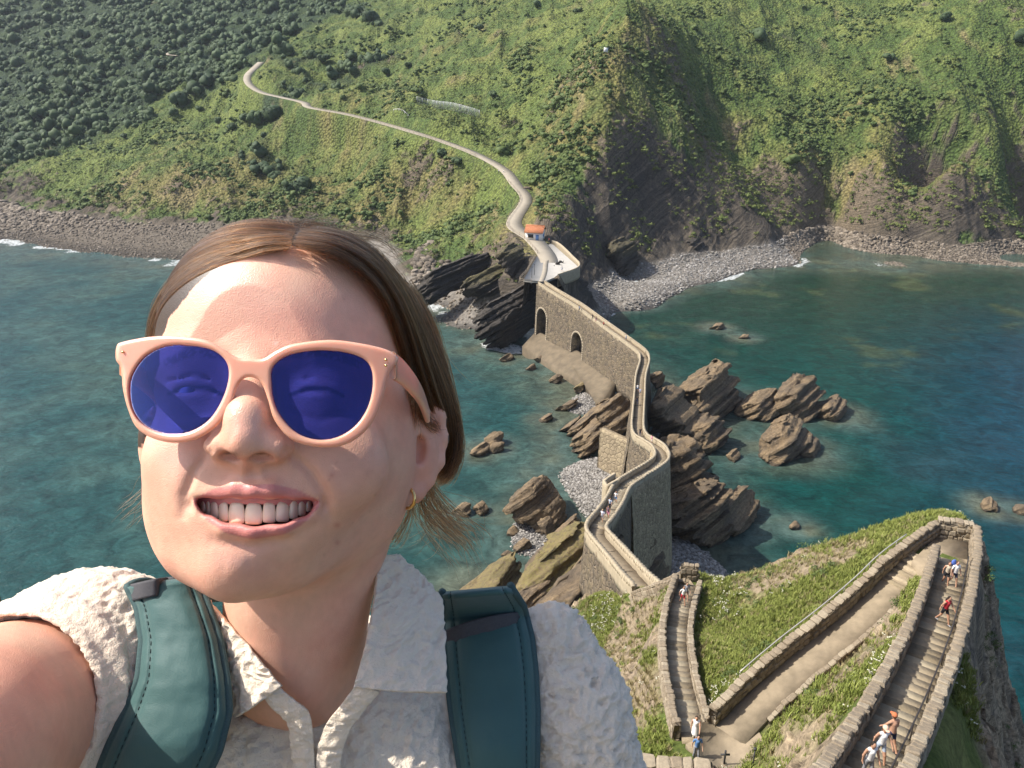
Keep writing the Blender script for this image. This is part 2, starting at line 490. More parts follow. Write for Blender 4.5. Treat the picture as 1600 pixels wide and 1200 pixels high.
def rbf_eval(xy, w, c, q, lin=True):
    out = np.empty((len(q), w.shape[1]), np.float32)
    n = len(xy); wf = w.astype(np.float32); xf = xy.astype(np.float32)
    for i in range(0, len(q), 40000):
        s = q[i:i + 40000].astype(np.float32)
        d2 = np.maximum((s ** 2).sum(1)[:, None] + (xf ** 2).sum(1)[None] - 2 * s @ xf.T, 0) + np.float32(c * c)
        o = -np.sqrt(d2) @ wf[:n] + wf[n]
        if lin: o += (s / 100.0) @ wf[n + 1:]
        out[i:i + 40000] = o
    return out
cp3 = np.array([at_z(c[0], c[1], c[3]) if c[2] == 'z' else at_y(c[0], c[1], c[3]) for c in CP])
cpa = np.array([c[4:7] for c in CP], float)
ML_O = np.array((0.0, 400.0))
_mxy = cp3[:, :2] - ML_O
ML_WH = rbf_fit(_mxy, cp3[:, 2:3], 10.0)
ML_WA = rbf_fit(_mxy, cpa, 3.0, lin=False)
def mainland_h(x, y):
    q = np.stack([x, y], 1) - ML_O
    return rbf_eval(_mxy, ML_WH, 10.0, q)[:, 0]

ROAD = catmull([at_z(*p) for p in ((846, 436, 19.6), (858, 408, 20), (835, 375, 21), (803, 350, 23.8), (822, 312, 28), (806, 288, 31.8), (786, 264, 35.5), (742, 240, 40), (695, 222, 43.3), (655, 209, 46.2))] + [at_y(*p) for p in ((600, 193, 436), (540, 178, 455), (485, 168, 476), (474, 160, 486), (440, 152, 500), (408, 144, 515), (389, 131, 530), (387, 118, 545), (398, 106, 565), (408, 97, 585))], 2.0)
ROAD_W = np.interp(np.linspace(0, 1, len(ROAD)), (0, .05, .12, .2, 1), (1.6, 3.0, 3.4, 2.6, 2.4))
def poly_dist(x, y, line, wid=None):
    """distance to a polyline and the height of its nearest point"""
    best = np.full(len(x), 1e9); bz = np.zeros(len(x)); bi = np.zeros(len(x))
    for i in range(len(line) - 1):
        a, b = line[i], line[i + 1]; ab = b[:2] - a[:2]; L = (ab ** 2).sum() + 1e-9
        t = np.clip(((x - a[0]) * ab[0] + (y - a[1]) * ab[1]) / L, 0, 1)
        d = np.hypot(x - a[0] - t * ab[0], y - a[1] - t * ab[1])
        if wid is not None: d = d - (wid[i] * (1 - t) + wid[i + 1] * t)
        m = d < best
        best = np.where(m, d, best); bz = np.where(m, a[2] + t * (b[2] - a[2]), bz)
    return best, bz
PLAZA = np.array([at_z(x, y, 20.0) for x, y in ((818, 437), (838, 402), (846, 386), (862, 380), (905, 418), (870, 432), (850, 440))])
def in_poly(x, y, poly):
    r = np.zeros(len(x), bool); n = len(poly)
    for i in range(n):
        x1, y1 = poly[i][:2]; x2, y2 = poly[(i + 1) % n][:2]
        c = ((y1 > y) != (y2 > y)) & (x < (x2 - x1) * (y - y1) / (y2 - y1 + 1e-12) + x1)
        r ^= c
    return r
def build_mainland():
    nu, nv = 780, 560
    us = np.linspace(-.73, .73, nu)
    st = np.interp(np.linspace(0, 1, 2000), (0, .15, .55, 1), (1.0, .55, .75, 4.2))
    ys = np.interp(np.linspace(0, 1, nv), np.linspace(0, 1, 2000), np.cumsum(st)); ys = 232 + (ys - ys[0]) / (ys[-1] - ys[0]) * (1060 - 232)
    Y, U = np.meshgrid(ys, us, indexing='ij')
    X = (U * Y).ravel(); Y = Y.ravel()
    q = np.stack([X, Y], 1) - ML_O
    H = rbf_eval(_mxy, ML_WH, 10.0, q)[:, 0].astype(float)
    A = rbf_eval(_mxy, ML_WA, 3.0, q, lin=False)
    rockv, wood, dry = A.T.astype(float)
    p2 = np.stack([X, Y], 1)
    big = fbm(p2 / 34, 4, 3); mid = fbm(p2 / 11, 4, 5); fine = fbm(p2 / 4.0, 3, 9)
    # slope of the broad form
    Hg = H.reshape(nv, nu); Xg = X.reshape(nv, nu); Yg = Y.reshape(nv, nu)
    gx = np.gradient(Hg, axis=1) / np.maximum(np.gradient(Xg, axis=1), .1)
    gy = np.gradient(Hg, axis=0) / np.maximum(np.gradient(Yg, axis=0), .1)
    slope = np.hypot(gx, gy).ravel()
    vf = fbm(p2 / 1.9, 3, 13); rk = rockv + .40 * big + .45 * mid + .32 * fine + .16 * vf + .30 * (np.clip(slope, 0, 1.6) - .75)
    rk = smooth(.42, .62, rk)
    beach = (1 - smooth(4.0, 6.2, H + .8 * mid)) * smooth(-6, -1, H)
    rk = np.maximum(rk, beach)
    wd = smooth(.40, .62, wood + .45 * big + .3 * mid) * (1 - rk)
    # relief: erosion gullies, ledges in the rock, lumps in the scrub
    land = smooth(2, 9, H)
    gul = fbm(np.stack([X / 15, Y / 42], 1), 4, 21, ridged=True)
    H += land * (3.0 * big + 1.9 * mid * (1 - .4 * rk) + 3.0 * (gul - .2) * (1 - .4 * rk) * (1 - .5 * wd))
    far = np.clip(Y / 420, 1, 2.2)
    p3 = np.stack([X, Y, H], 1)
    bd = p3 @ np.array((-.42, -.12, .90)) / 1.1
    lay = np.floor(bd + .5 * mid); fr = bd + .5 * mid - lay
    ledge = (_hash(lay.astype(np.int64).astype(np.int32), np.zeros(len(H), np.int32), np.zeros(len(H), np.int32), 4) - .5) * 2.0
    H += rk * (1 - beach) * land * ((.35 + .35 * mid) * ledge * smooth(0, .25, fr) * (1 - smooth(.8, 1, fr)) + 1.5 * fbm(p2 / 5.5, 4, 31, ridged=True))
    billow = 1 - np.abs(lerp(fbm(p2 / 2.6, 3, 41), fbm(p2 / 4.8, 3, 43), np.clip(far - 1, 0, 1))) * 2.4
    H += (1 - rk) * land * (1 - wd) * .75 * far * billow
    H += wd * land * (2.6 * (1 - 2.2 * np.abs(fbm(p2 / 7.5, 3, 51))))
    H += beach * .25 * fine
    rd, rz = poly_dist(X, Y, ROAD[:, :3], ROAD_W)
    f = 1 - smooth(.6, 5.0, rd)
    H = H * (1 - f) + (rz - .12) * f
    inp = in_poly(X, Y, PLAZA)
    H = np.where(inp, 19.85, H)
    # colour zones (what grows or lies there, not how it is lit)
    green = np.array((.054, .084, .020)); green2 = np.array((.112, .135, .035)); olive = np.array((.140, .120, .042)); wood_c = np.array((.022, .040, .019))
    t1 = smooth(-.35, .45, mid + .6 * fine)[:, None]
    veg = lerp(green, green2, t1)
    dr = smooth(.25, .85, dry + .5 * big + .5 * mid)[:, None]
    veg = lerp(veg, olive, dr * .85); lush = smooth(.0, .5, fbm(p2 / 40, 3, 99) + .3 * mid)[:, None]; veg = lerp(veg, np.array((.118, .145, .034)), lush * .6 * (1 - dr)); veg = lerp(veg, np.array((.19, .15, .075)), smooth(.35, .75, fbm(np.stack([X / 9, Y / 30], 1), 4, 98) + .35 * dry - .1)[:, None] * .7)
    veg = lerp(veg, lerp(wood_c, green * .8, t1 * .5), wd[:, None])
    layc = _hash(lay.astype(np.int64).astype(np.int32), np.ones(len(H), np.int32), np.zeros(len(H), np.int32), 8)
    rockc = lerp(np.array((.058, .049, .040)), np.array((.112, .092, .068)), (.55 * layc + .45 * smooth(-.5, .5, fine + mid))[:, None])
    warm = smooth(.3, .8, dry + .3 * mid)[:, None]
    rockc = lerp(rockc, np.array((.205, .160, .105)), warm * .55)
    pebx = np.where((X > at_z(500, 380, 3)[0] - 30) & (X < at_z(1235, 400, 2)[0] + 6 * mid), 1.0, 0.0)
    beachc = lerp(np.array((.13, .108, .082)), np.array((.215, .195, .17)), (pebx * (.7 + .3 * smooth(-.4, .4, fine)))[:, None])
    wet = smooth(1.4, .3, H)[:, None]
    beachc = beachc * (1 - .55 * wet)
    col = lerp(veg, rockc, rk[:, None]); col = lerp(col, beachc, beach[:, None])
    me = mesh_np('terrain', np.stack([X, Y, H], 1), grid_faces(nv, nu), None)
    add_attr(me, 'zone', col); add_attr(me, 'rock', np.maximum(rk, beach)); add_attr(me, 'strata', bd)
    return me, (X, Y, H, rk, wd, beach, f, inp, dry, mid, fine, pebx)

m = NT('hillside')
zc = m.attr('zone'); rkf = m.attr('rock', 'Fac')
crd = m.coord('Object')
n1 = m.noise(crd, .9, 6, .7); n2 = m.noise(crd, .16, 5, .6)
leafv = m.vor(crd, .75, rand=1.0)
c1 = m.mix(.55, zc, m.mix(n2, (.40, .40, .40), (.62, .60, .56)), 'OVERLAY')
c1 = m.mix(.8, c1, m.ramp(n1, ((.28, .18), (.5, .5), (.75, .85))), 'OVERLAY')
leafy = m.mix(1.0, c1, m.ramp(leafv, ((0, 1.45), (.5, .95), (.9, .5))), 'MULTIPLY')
layern = m.n('TexNoise'); m.set(layern, Scale=1.0, Detail=4, Roughness=.65)
comb = m.n('CombineXYZ'); m.l(m.math('MULTIPLY', m.attr('strata', 'Fac'), 3.2), comb.inputs[0]); m.l(m.math('MULTIPLY', n2, 1.2), comb.inputs[1]); m.l(comb.outputs[0], layern.inputs['Vector'])
bz_ = m.n('SeparateXYZ'); m.l(crd, bz_.inputs[0]); shore = m.ramp(m.math('MULTIPLY', bz_.outputs['Z'], .1), ((.48, 0), (.66, 1)))
rocky = m.mix(m.math('MULTIPLY', shore, .8), c1, m.ramp(layern.outputs['Fac'], ((.3, .12), (.5, .5), (.7, .8))), 'OVERLAY')
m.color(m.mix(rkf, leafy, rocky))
m.p(Roughness=.9, Specular_IOR_Level=.25)
hb = m.mix(rkf, m.math('MULTIPLY', leafv, -1.0), m.math('ADD', m.math('MULTIPLY', layern.outputs['Fac'], shore), m.noise(crd, 1.6, 5, .7)))
m.bump(hb, .9, .9)
M_HILL = m.m
me, ML = build_mainland()
me.materials.append(M_HILL)
terrain = tag(link('hillside_terrain', me), kind='structure')
terrain['label'] = 'green coastal hillside with dark rock cliffs dropping to boulder shores'
# ================================================================== ISLET with the zigzag of stairs
FL_RIGHT = catmull([at_z(*p) for p in ((1290, 1330, 61.5), (1335, 1250, 60.2), (1382, 1165, 58.8), (1424, 1080, 57.6), (1457, 1000, 56.6), (1478, 930, 55.6), (1490, 878, 54.7))], .5)
LANDING = [at_z(*p) for p in ((1490, 878, 54.4), (1482, 852, 54.4), (1455, 858, 54.3), (1430, 888, 54.0))]
FL_MID = catmull([at_z(*p) for p in ((1445, 872, 54.2), (1412, 904, 53.6), (1337, 975, 52.4), (1250, 1046, 51.3), (1178, 1110, 50.4), (1140, 1150, 50.1))], .5)
FL_LEFT = catmull([at_z(*p) for p in ((1120, 1170, 50.0), (1088, 1160, 49.7), (1070, 1100, 48.8), (1060, 1050, 48.0), (1056, 1000, 47.2), (1062, 955, 46.2), (1074, 915, 45.2))], .5)
TURN = catmull([at_z(*p) for p in ((1078, 906, 45.0), (1062, 913, 44.6), (1030, 924, 43.0), (1003, 934, 41.2))], .5)
IP = [at_z(*p) for p in (
 (1290, 1330, 61.4), (1382, 1165, 58.6), (1424, 1080, 57.4), (1457, 1000, 56.4), (1478, 930, 55.4), (1490, 878, 54.4), (1455, 858, 54.1),
 (1412, 904, 53.4), (1337, 975, 52.2), (1250, 1046, 51.1), (1178, 1110, 50.2), (1130, 1155, 49.9),
 (1088, 1160, 49.5), (1070, 1100, 48.6), (1056, 1000, 47.0), (1074, 915, 45.0),
 (1152, 908, 43.6), (1230, 878, 46.8), (1300, 850, 49.6), (1370, 832, 52.0), (1440, 818, 53.8), (1500, 822, 53.6),
 (1130, 1000, 46.8), (1110, 950, 45.0), (1200, 960, 48.5), (1300, 920, 51.0),
 (1300, 1060, 53.6), (1380, 980, 54.4), (1240, 1130, 52.8), (1320, 1130, 56.0), (1200, 1190, 51.5), (1250, 1200, 54.6), (1140, 1210, 50.6), (1060, 1230, 50.5),
 (1030, 1090, 46.5), (1010, 1020, 44.0), (985, 985, 41.0), (1010, 1150, 47.5), (960, 1060, 42.0), (930, 1000, 38.0), (900, 960, 33.0), (860, 1050, 36.0), (800, 1150, 38.0), (940, 930, 36.5), (985, 940, 39.5), (1040, 935, 41.5),
 (1530, 845, 52.5), (1512, 920, 54.0), (1500, 1000, 55.2), (1475, 1080, 56.4), (1440, 1150, 57.4), (1400, 1220, 58.4),
 (1548, 935, 45.0), (1562, 1010, 42.0), (1575, 1080, 40.0), (1590, 1130, 38.0), (1520, 1130, 47.0), (1500, 1190, 47.0), (1540, 1060, 45.0), (1590, 1190, 36.0), (1650, 1250, 36.0),
)]
def off(px, py, z, dx, dy, nz):
    p = at_z(px, py, z); return np.array((p[0] + dx, p[1] + dy, nz))
IP += [off(1152, 908, 43.6, -2, 8, 33), off(1230, 878, 46.8, 1, 8, 36), off(1300, 850, 49.6, 3, 9, 38), off(1370, 832, 52, 4, 9, 40), off(1440, 818, 53.8, 5, 9, 40), off(1500, 822, 53.6, 6, 7, 40),
       off(1152, 908, 43.6, -4, 24, 9), off(1230, 878, 46.8, 3, 26, 6), off(1300, 850, 49.6, 6, 26, 5), off(1440, 818, 53.8, 10, 26, 3), off(1500, 822, 53.6, 16, 20, 3),
       off(1562, 1010, 42, 7, 6, 10), off(1575, 1080, 40, 8, 4, 8), off(1590, 1130, 38, 9, 2, 5), off(1650, 1250, 36, 12, 0, 5), off(1548, 935, 45, 7, 8, 12),
       off(940, 930, 36.5, -6, 10, 20), off(985, 940, 39.5, 0, 13, 20), off(1040, 935, 41.5, 3, 13, 20), off(900, 960, 33, -10, 6, 16), off(860, 1050, 36, -10, 4, 16), off(1074, 915, 45, 4, 14, 24)]
IP += [np.array(p, float) for p in ((-1, .5, 78.35), (1.2, .2, 78.3), (-3, -4, 79), (4, -4, 78.6), (-1.5, 3.4, 75.5), (2.0, 2.2, 74), (-6, 3, 70), (5, 5, 62), (0, 8, 58), (8, 3, 64), (24, 10, 40), (-8, 9, 58), (2, 18, 50), (22, 17, 46), (3, 26, 46), (34, 22, 22), (40, 10, 6),
           (-12, 12, 52), (-10, 24, 38), (-20, 5, 62), (-20, 30, 30), (-30, 14, 40), (-34, 34, 6), (-22, 50, 10), (-10, 46, 22), (-14, 66, 5), (-44, 10, 4), (30, 2, 34), (48, 10, 0), (56, 40, -3), (50, 66, -3), (34, 86, -4), (6, 100, -2), (-10, 92, 4), (12, 88, 2), (-26, 84, -4), (-50, 40, -4), (0, -14, 74), (30, -14, 40), (-30, -14, 50))]
IP = np.array(IP)
IS_W = rbf_fit(IP[:, :2], IP[:, 2:3], 1.6)
def islet_h(x, y):
    return rbf_eval(IP[:, :2], IS_W, 1.6, np.stack([x, y], 1))[:, 0]
def build_islet():
    xs = np.concatenate([np.arange(-46, -12, .8), np.arange(-12, 46, .24), np.arange(46, 62, .8)])
    ys = np.concatenate([np.arange(-14, 16, .6), np.arange(16, 64, .24), np.arange(64, 104, .6)])
    X, Y = [a.ravel() for a in np.meshgrid(xs, ys)]
    H = islet_h(X, Y).astype(float)
    nx, ny = len(xs), len(ys)
    Hg = H.reshape(ny, nx)
    gy, gx = np.gradient(Hg, ys, xs)
    slope = np.hypot(gx, gy).ravel()
    p2 = np.stack([X, Y], 1)
    big = fbm(p2 / 9, 3, 61); mid = fbm(p2 / 2.6, 4, 63); fine = fbm(p2 / .7, 3, 65)
    rk = smooth(.95, 1.5, slope + .5 * big + .3 * mid)
    soil = smooth(.52, .8, slope * .52 + .42 * big + .3 * mid + .12)
    zz = H - CAM_Z; dp = Y * CT - zz * ST; sx_ = 800 + FPX * X / dp; sy_ = 600 - FPX * (Y * ST + zz * CT) / dp; wob = 9 * mid
    for pg in ([(1140, 915), (1180, 890), (1240, 868), (1330, 838), (1372, 832), (1330, 868), (1255, 905), (1190, 930)], [(1285, 1075), (1330, 1035), (1392, 990), (1430, 985), (1380, 1050), (1310, 1110), (1260, 1120)], [(960, 960), (1030, 945), (1030, 990), (985, 1040), (940, 1050)]):
        soil = np.maximum(soil, .92 * in_poly(sx_ + wob, sy_ + wob, np.array(pg, float)) * (dp > 35))
    fl = [np.vstack([FL_RIGHT, LANDING[1]]), np.vstack([LANDING[1:], FL_MID]), np.vstack([FL_MID[-1:], FL_LEFT]), TURN]
    rd = np.full(len(X), 1e9); rz = np.zeros(len(X))
    for k, l in enumerate(fl):
        d, z = poly_dist(X, Y, np.asarray(l)[:, :3])
        mm = d < rd; rd = np.where(mm, d, rd); rz = np.where(mm, z, rz)
    f = 1 - smooth(1.1, 2.4, rd)
    ledge = fbm(np.stack([X / 2.2, Y / 2.2, (H - .5 * X) / .9], 1), 4, 71, ridged=True)
    H += (1 - f) * (.35 * big * 1.2 + .16 * mid + .05 * fine)
    H += (1 - f) * rk * (1.1 * ledge + .25 * mid)
    H = H * (1 - f) + (rz - .16) * f
    g1 = np.array((.088, .115, .026)); g2 = np.array((.150, .158, .048)); st = np.array((.225, .190, .088)); so = np.array((.215, .165, .112)); ro = np.array((.125, .102, .078)); ro2 = np.array((.24, .185, .12))
    t = smooth(-.4, .4, mid + .5 * fine)[:, None]
    col = lerp(g1, g2, t)
    dryv = smooth(.0, .5, big + .35 * mid - .12 + .5 * smooth(6, -6, X - .1 * Y) )[:, None]
    col = lerp(col, st, dryv * .8)
    col = lerp(col, so, soil[:, None])
    col = lerp(col, lerp(ro, ro2, smooth(-.2, .6, ledge + .4 * mid)[:, None]), rk[:, None])
    wet = smooth(2.5, .5, H)[:, None]
    col = col * (1 - .5 * wet)
    me = mesh_np('islet_ground', np.stack([X, Y, H], 1), grid_faces(ny, nx), M_ISLET)
    add_attr(me, 'zone', col); add_attr(me, 'rock', np.maximum(rk, soil * .5))
    return me, (X, Y, H, rk, soil, dryv[:, 0], rd)
m = NT('islet_ground')
zc = m.attr('zone'); rkf = m.attr('rock', 'Fac'); crd = m.coord('Object')
na = m.noise(crd, 3.5, 8, .72); nb = m.noise(crd, .7, 5, .6); st_ = m.noise(m.coord('Object', (1.1, 1.1, 5.0), (.35, .5, 0)), 1.2, 6, .65)
c = m.mix(.8, zc, m.ramp(na, ((.25, .15), (.5, .5), (.75, .88))), 'OVERLAY')
c = m.mix(m.math('MULTIPLY', rkf, .9), c, m.mix(.9, c, m.ramp(st_, ((.3, .1), (.5, .5), (.7, .9))), 'OVERLAY'))
m.color(m.mix(.35, c, m.ramp(nb, ((.3, .3), (.7, .72))), 'OVERLAY')); m.p(Roughness=.95, Specular_IOR_Level=.2)
m.bump(m.mix(rkf, na, st_), .8, .25)
M_ISLET = m.m
me, IS = build_islet()
tag(link('islet_terrain', me), kind='structure')
# ================================================================== SEA
ROCKS = []     # (x, y, radius) of things standing in the water, filled by the rock list below
def build_sea():
    pass
# ================================================================== MASONRY: stairs, parapets, causeway
def stone_material(name, base, dark, scale, mortar=(.20, .17, .13), bump=.12, lichen=.25):
    m = NT(name); crd = m.coord('Object')
    ds = m.n('TexNoise'); m.set(ds, Scale=2.5 * scale, Detail=2); m.l(crd, ds.inputs['Vector'])
    wob = m.mix(.12 / scale, crd, ds.outputs['Color'], 'ADD')
    e = m.vor(wob, scale, 'DISTANCE_TO_EDGE'); cc = m.vor(wob, scale, 'F1', 'Color')
    sep = m.n('SeparateColor'); m.l(cc, sep.inputs[0])
    c = m.mix(sep.outputs[0], dark, base)
    fn = m.noise(crd, 9 * scale, 6, .7)
    c = m.mix(.7, c, m.ramp(fn, ((.25, .2), (.5, .5), (.75, .8))), 'OVERLAY')
    li = m.noise(crd, .45, 5, .65)
    c = m.mix(m.math('MULTIPLY', m.ramp(li, ((.48, 0), (.66, 1))), lichen), c, (.30, .24, .13))
    c = m.mix(m.ramp(e, ((.0, 1), (.07, 0))), c, mortar)
    m.color(c); m.p(Roughness=.92, Specular_IOR_Level=.2)
    hh = m.math('ADD', m.ramp(e, ((0, 0), (.12, .8), (.4, 1))), m.math('MULTIPLY', fn, .6))
    m.bump(hh, .9, bump)
    return m.m
M_WALL = stone_material('rubble_masonry', (.25, .195, .125), (.12, .095, .066), 2.4)
M_WALLFAR = stone_material('causeway_masonry', (.225, .175, .115), (.10, .08, .06), 1.5, bump=.25)
M_STONE = simple_mat('wall_stone', (.215, .17, .115), .93, .55, 5.0, .03)
M_STONE2 = simple_mat('wall_stone_pale', (.28, .23, .16), .93, .45, 6.0, .03)
M_STEP = simple_mat('step_stone', (.31, .25, .165), .9, .6, 3.0, .04); M_STEP2 = simple_mat('step_stone_worn', (.37, .31, .21), .9, .55, 2.2, .04); M_STEP3 = simple_mat('step_stone_dark', (.22, .175, .11), .92, .6, 3.4, .05)
M_DECK = simple_mat('path_paving', (.24, .19, .125), .92, .55, 1.6, .03)
M_CONC = simple_mat('weathered_concrete', (.125, .096, .060), .9, .6, .5, .10)
M_COPE = simple_mat('parapet_coping', (.33, .27, .18), .9, .4, 1.6, .03)
M_ROAD = simple_mat('road_concrete', (.265, .23, .175), .9, .22, .35, .01)
def offset_line(L, d):
    L = np.asarray(L, float)[:, :3]
    t = np.gradient(L[:, :2], axis=0); t /= np.linalg.norm(t, axis=1)[:, None] + 1e-9
    o = L.copy(); dd = np.broadcast_to(d, (len(L),))
    o[:, 0] += t[:, 1] * dd; o[:, 1] -= t[:, 0] * dd      # +d = right-hand side of travel
    return o
def strip(name, L, half, mat, dz=0.0, kind='structure', parent=None):
    a, b = offset_line(L, -np.asarray(half)), offset_line(L, np.asarray(half))
    n = len(L); a[:, 2] += dz; b[:, 2] += dz
    a2, b2 = a.copy(), b.copy(); a2[:, 2] -= .3; b2[:, 2] -= .3
    V = np.stack([a2, a, b, b2], 1).reshape(-1, 3)
    F = grid_faces(n, 4)
    o = link(name, mesh_np(name, V, F, mat, False), parent)
    if kind: tag(o, kind=kind)
    return o
def wall_mesh(name, L, thick, top, bottom, mat, rough=.04, seed=0, batter=0.0, cope=None):
    """a wall whose centre line is L (z = path level); top/bottom heights relative (scalar/array), bottom may be absolute via tuple ('abs', z)"""
    L = np.asarray(L, float)[:, :3]; n = len(L)
    zt = L[:, 2] + top
    zb = np.broadcast_to(bottom[1], (n,)) if isinstance(bottom, tuple) else L[:, 2] + bottom
    zb = np.minimum(zb, zt - .05)
    k = max(3, int((zt - zb).max() / .8) + 2)
    k = min(k, 14)
    ring = []
    for side in (-1, 1):
        fr = np.linspace(0, 1, k) if side < 0 else np.linspace(1, 0, k)
        for f in fr:
            z = zb + (zt - zb) * f
            o = offset_line(L, side * (thick / 2 + batter * (zt - z)))
            o[:, 2] = z; ring.append(o)
    V = np.stack(ring, 1).reshape(-1, 3)
    nn = fbm(V / .9, 3, 90 + seed)[:, None]; n2 = fbm(V / .35 + 9, 2, 95 + seed)[:, None]; n3 = fbm(V / .8 + 31, 3, 97 + seed)[:, None]
    V = V + np.hstack([nn, n3, n2 * .9 + nn * .6]) * rough * 1.6
    F = [grid_faces(n, 2 * k, True), np.array([list(range(2 * k))][::-1]), np.array([[(n - 1) * 2 * k + i for i in range(2 * k)][::-1]])]
    return mesh_np(name, V, F, mat, False)
def wall(name, L, thick, top, bottom, mat, label, group=None, **kw):
    o = link(name, wall_mesh(name, L, thick, top, bottom, mat, **kw))
    return tag(o, label, 'wall', group, 'thing')
# ---- loose-looking stones that make up the near walls
def stone_mesh(seed):
    bm = bmesh.new(); bmesh.ops.create_cube(bm, size=1.0)
    bmesh.ops.bevel(bm, geom=bm.edges[:], offset=.16, segments=1, affect='EDGES', profile=.6)
    r = random.Random(seed)
    for v in bm.verts:
        v.co += Vector([r.uniform(-.07, .07) for _ in range(3)])
    me = bpy.data.meshes.new('stone'); bm.to_mesh(me); bm.free()
    return me
STONES = []
for i in range(10):
    me = stone_mesh(i); me.materials.append(M_STONE if i % 5 < 3 else M_STONE2); STONES.append(me)
def dress_wall(o, L, thick, top, seed, rows=3, limit=290, sides=(-1, 1), size=.30, drop=1.0):
    """stones set proud of both faces and along the top of a wall; each one a part"""
    L = np.asarray(L, float)[:, :3]
    seg = np.linalg.norm(np.diff(L, axis=0), axis=1); S = np.concatenate([[0], np.cumsum(seg)])
    r = random.Random(seed); places = []
    def put(s, side, z, w, h, dpt):
        i = min(len(L) - 2, int(np.searchsorted(S, s, 'right') - 1)); t = (s - S[i]) / (seg[i] + 1e-9)
        p = L[i] * (1 - t) + L[i + 1] * t; d = L[i + 1] - L[i]; d2 = d[:2] / (np.linalg.norm(d[:2]) + 1e-9)
        pos = np.array((p[0] + d2[1] * side, p[1] - d2[0] * side, p[2] + z))
        places.append((pos, math.atan2(d2[1], d2[0]), -math.atan2(d[2], np.linalg.norm(d[:2])), (w, dpt, h)))
    s = .2
    while s < S[-1] - .1:                                   # coping
        w = r.uniform(.75, 1.5) * size
        put(s + w / 2, r.uniform(-.03, .03), top + r.uniform(-.01, .06), w * .97, r.uniform(.16, .24), thick * r.uniform(.98, 1.16)); s += w
    for side in sides:
        for k in range(rows):
            s = r.uniform(0, .2)
            while s < S[-1] - .1:
                w = r.uniform(.7, 1.6) * size
                if r.random() < .9:
                    put(s + w / 2, side * (thick / 2 - .02), top - .16 - (k + .5) * drop / rows + r.uniform(-.04, .04), w * .92, drop / rows * r.uniform(.72, .95), .14)
                s += w
    places.sort(key=lambda q: (q[0][0] ** 2 + q[0][1] ** 2 + (q[0][2] - 80) ** 2))
    for pos, az, pit, sc in places[:limit]:
        c = bpy.data.objects.new('stone', r.choice(STONES)); COL.objects.link(c); c.parent = o
        c.location = pos; c.rotation_euler = (r.uniform(-.06, .06), pit, az + r.uniform(-.06, .06)); c.scale = sc
    rest = places[limit:]
    if rest:
        mb = MB()
        for pos, az, pit, sc in rest:
            me = r.choice(STONES); v = np.empty(len(me.vertices) * 3); me.vertices.foreach_get('co', v); v = v.reshape(-1, 3) * sc
            cp, sp = math.cos(pit), math.sin(pit)
            v = v @ np.array(((cp, 0, sp), (0, 1, 0), (-sp, 0, cp))).T @ rotz(az).T + pos
            mb.add(v, [tuple(p.vertices) for p in me.polygons])
        tag(mb.build('stone_facing', M_STONE, o), kind='stuff')
def stairs(L, half, rise_n, label, mat=None, group='flights of stone steps'):
    """a flight: every step a part"""
    L = np.asarray(L, float)[:, :3]
    root = empty('stone_stairs', L[0]); treads = [M_STEP, M_STEP2, M_STEP3]
    tag(root, label, 'stairs', group)
    seg = np.linalg.norm(np.diff(L[:, :2], axis=0), axis=1); S = np.concatenate([[0], np.cumsum(seg)])
    T = S[-1] / rise_n; r = random.Random(len(L))
    for k in range(rise_n):
        s0, s1 = k * T, (k + 1) * T
        p0 = np.array([np.interp(s0, S, L[:, i]) for i in range(3)]); p1 = np.array([np.interp(s1, S, L[:, i]) for i in range(3)])
        c = (p0 + p1) / 2; d = p1 - p0; az = math.atan2(d[1], d[0])
        h = half if np.isscalar(half) else np.interp((s0 + s1) / 2, S, half)
        ztop = max(p0[2], p1[2])
        mb = MB(); mb.box((0, 0, 0), (np.linalg.norm(d[:2]) * 1.03, 2 * h * r.uniform(.96, 1.0), .42))
        v = np.vstack(mb.v); v += rng.normal(0, .012, v.shape); mb.v = [v]
        o = mb.build('step', mat or r.choice(treads), root); o.matrix_parent_inverse = Matrix.Identity(4)
        o.location = Vector((c[0], c[1], ztop - .21 - .04 * r.random())) - root.location; o.rotation_euler = (0, 0, az + r.uniform(-.02, .02))
    return root
# ------------------------------------------------------------------ the zigzag on the islet
stairs(FL_RIGHT[::-1], .74, 46, 'long flight of worn stone steps between two rubble walls on the right')
pl = np.array([LANDING[0], LANDING[1], LANDING[2], LANDING[3]])
lp = [at_z(*p) for p in ((1512, 885, 54.4), (1512, 838, 54.4), (1466, 836, 54.4), (1425, 876, 54.3), (1448, 905, 54.1), (1475, 885, 54.4))]
mb = MB(); mb.add(lp + [p - np.array((0, 0, .5)) for p in lp], [tuple(range(6))[::-1], ] + [(i, (i + 1) % 6, 6 + (i + 1) % 6, 6 + i) for i in range(6)])
tag(mb.build('landing_path', M_DECK), kind='structure')
strip('path', FL_MID, .80, M_DECK, .03)
o = stairs(FL_MID[:7], .79, 6, 'few broad steps dropping from the corner landing onto the long ramp', group=None)
stairs(FL_LEFT[::-1], .64, 34, 'narrow curving flight of worn steps between two low walls, left of the green slope')
lp = [at_z(*p) for p in ((1170, 1120, 50.12), (1098, 1128, 50.05), (1085, 1178, 50.0), (1100, 1225, 50.0), (1190, 1200, 50.1), (1200, 1165, 50.2))]
mb = MB(); mb.add(lp + [p - np.array((0, 0, .5)) for p in lp], [tuple(range(6)), ] + [(i, (i + 1) % 6, 6 + (i + 1) % 6, 6 + i) for i in range(6)])
tag(mb.build('landing_path', M_DECK), kind='structure')
strip('path', TURN, .75, M_DECK, .02)
def px_line(pts, step=.4): return catmull([at_z(*p) for p in pts], step)
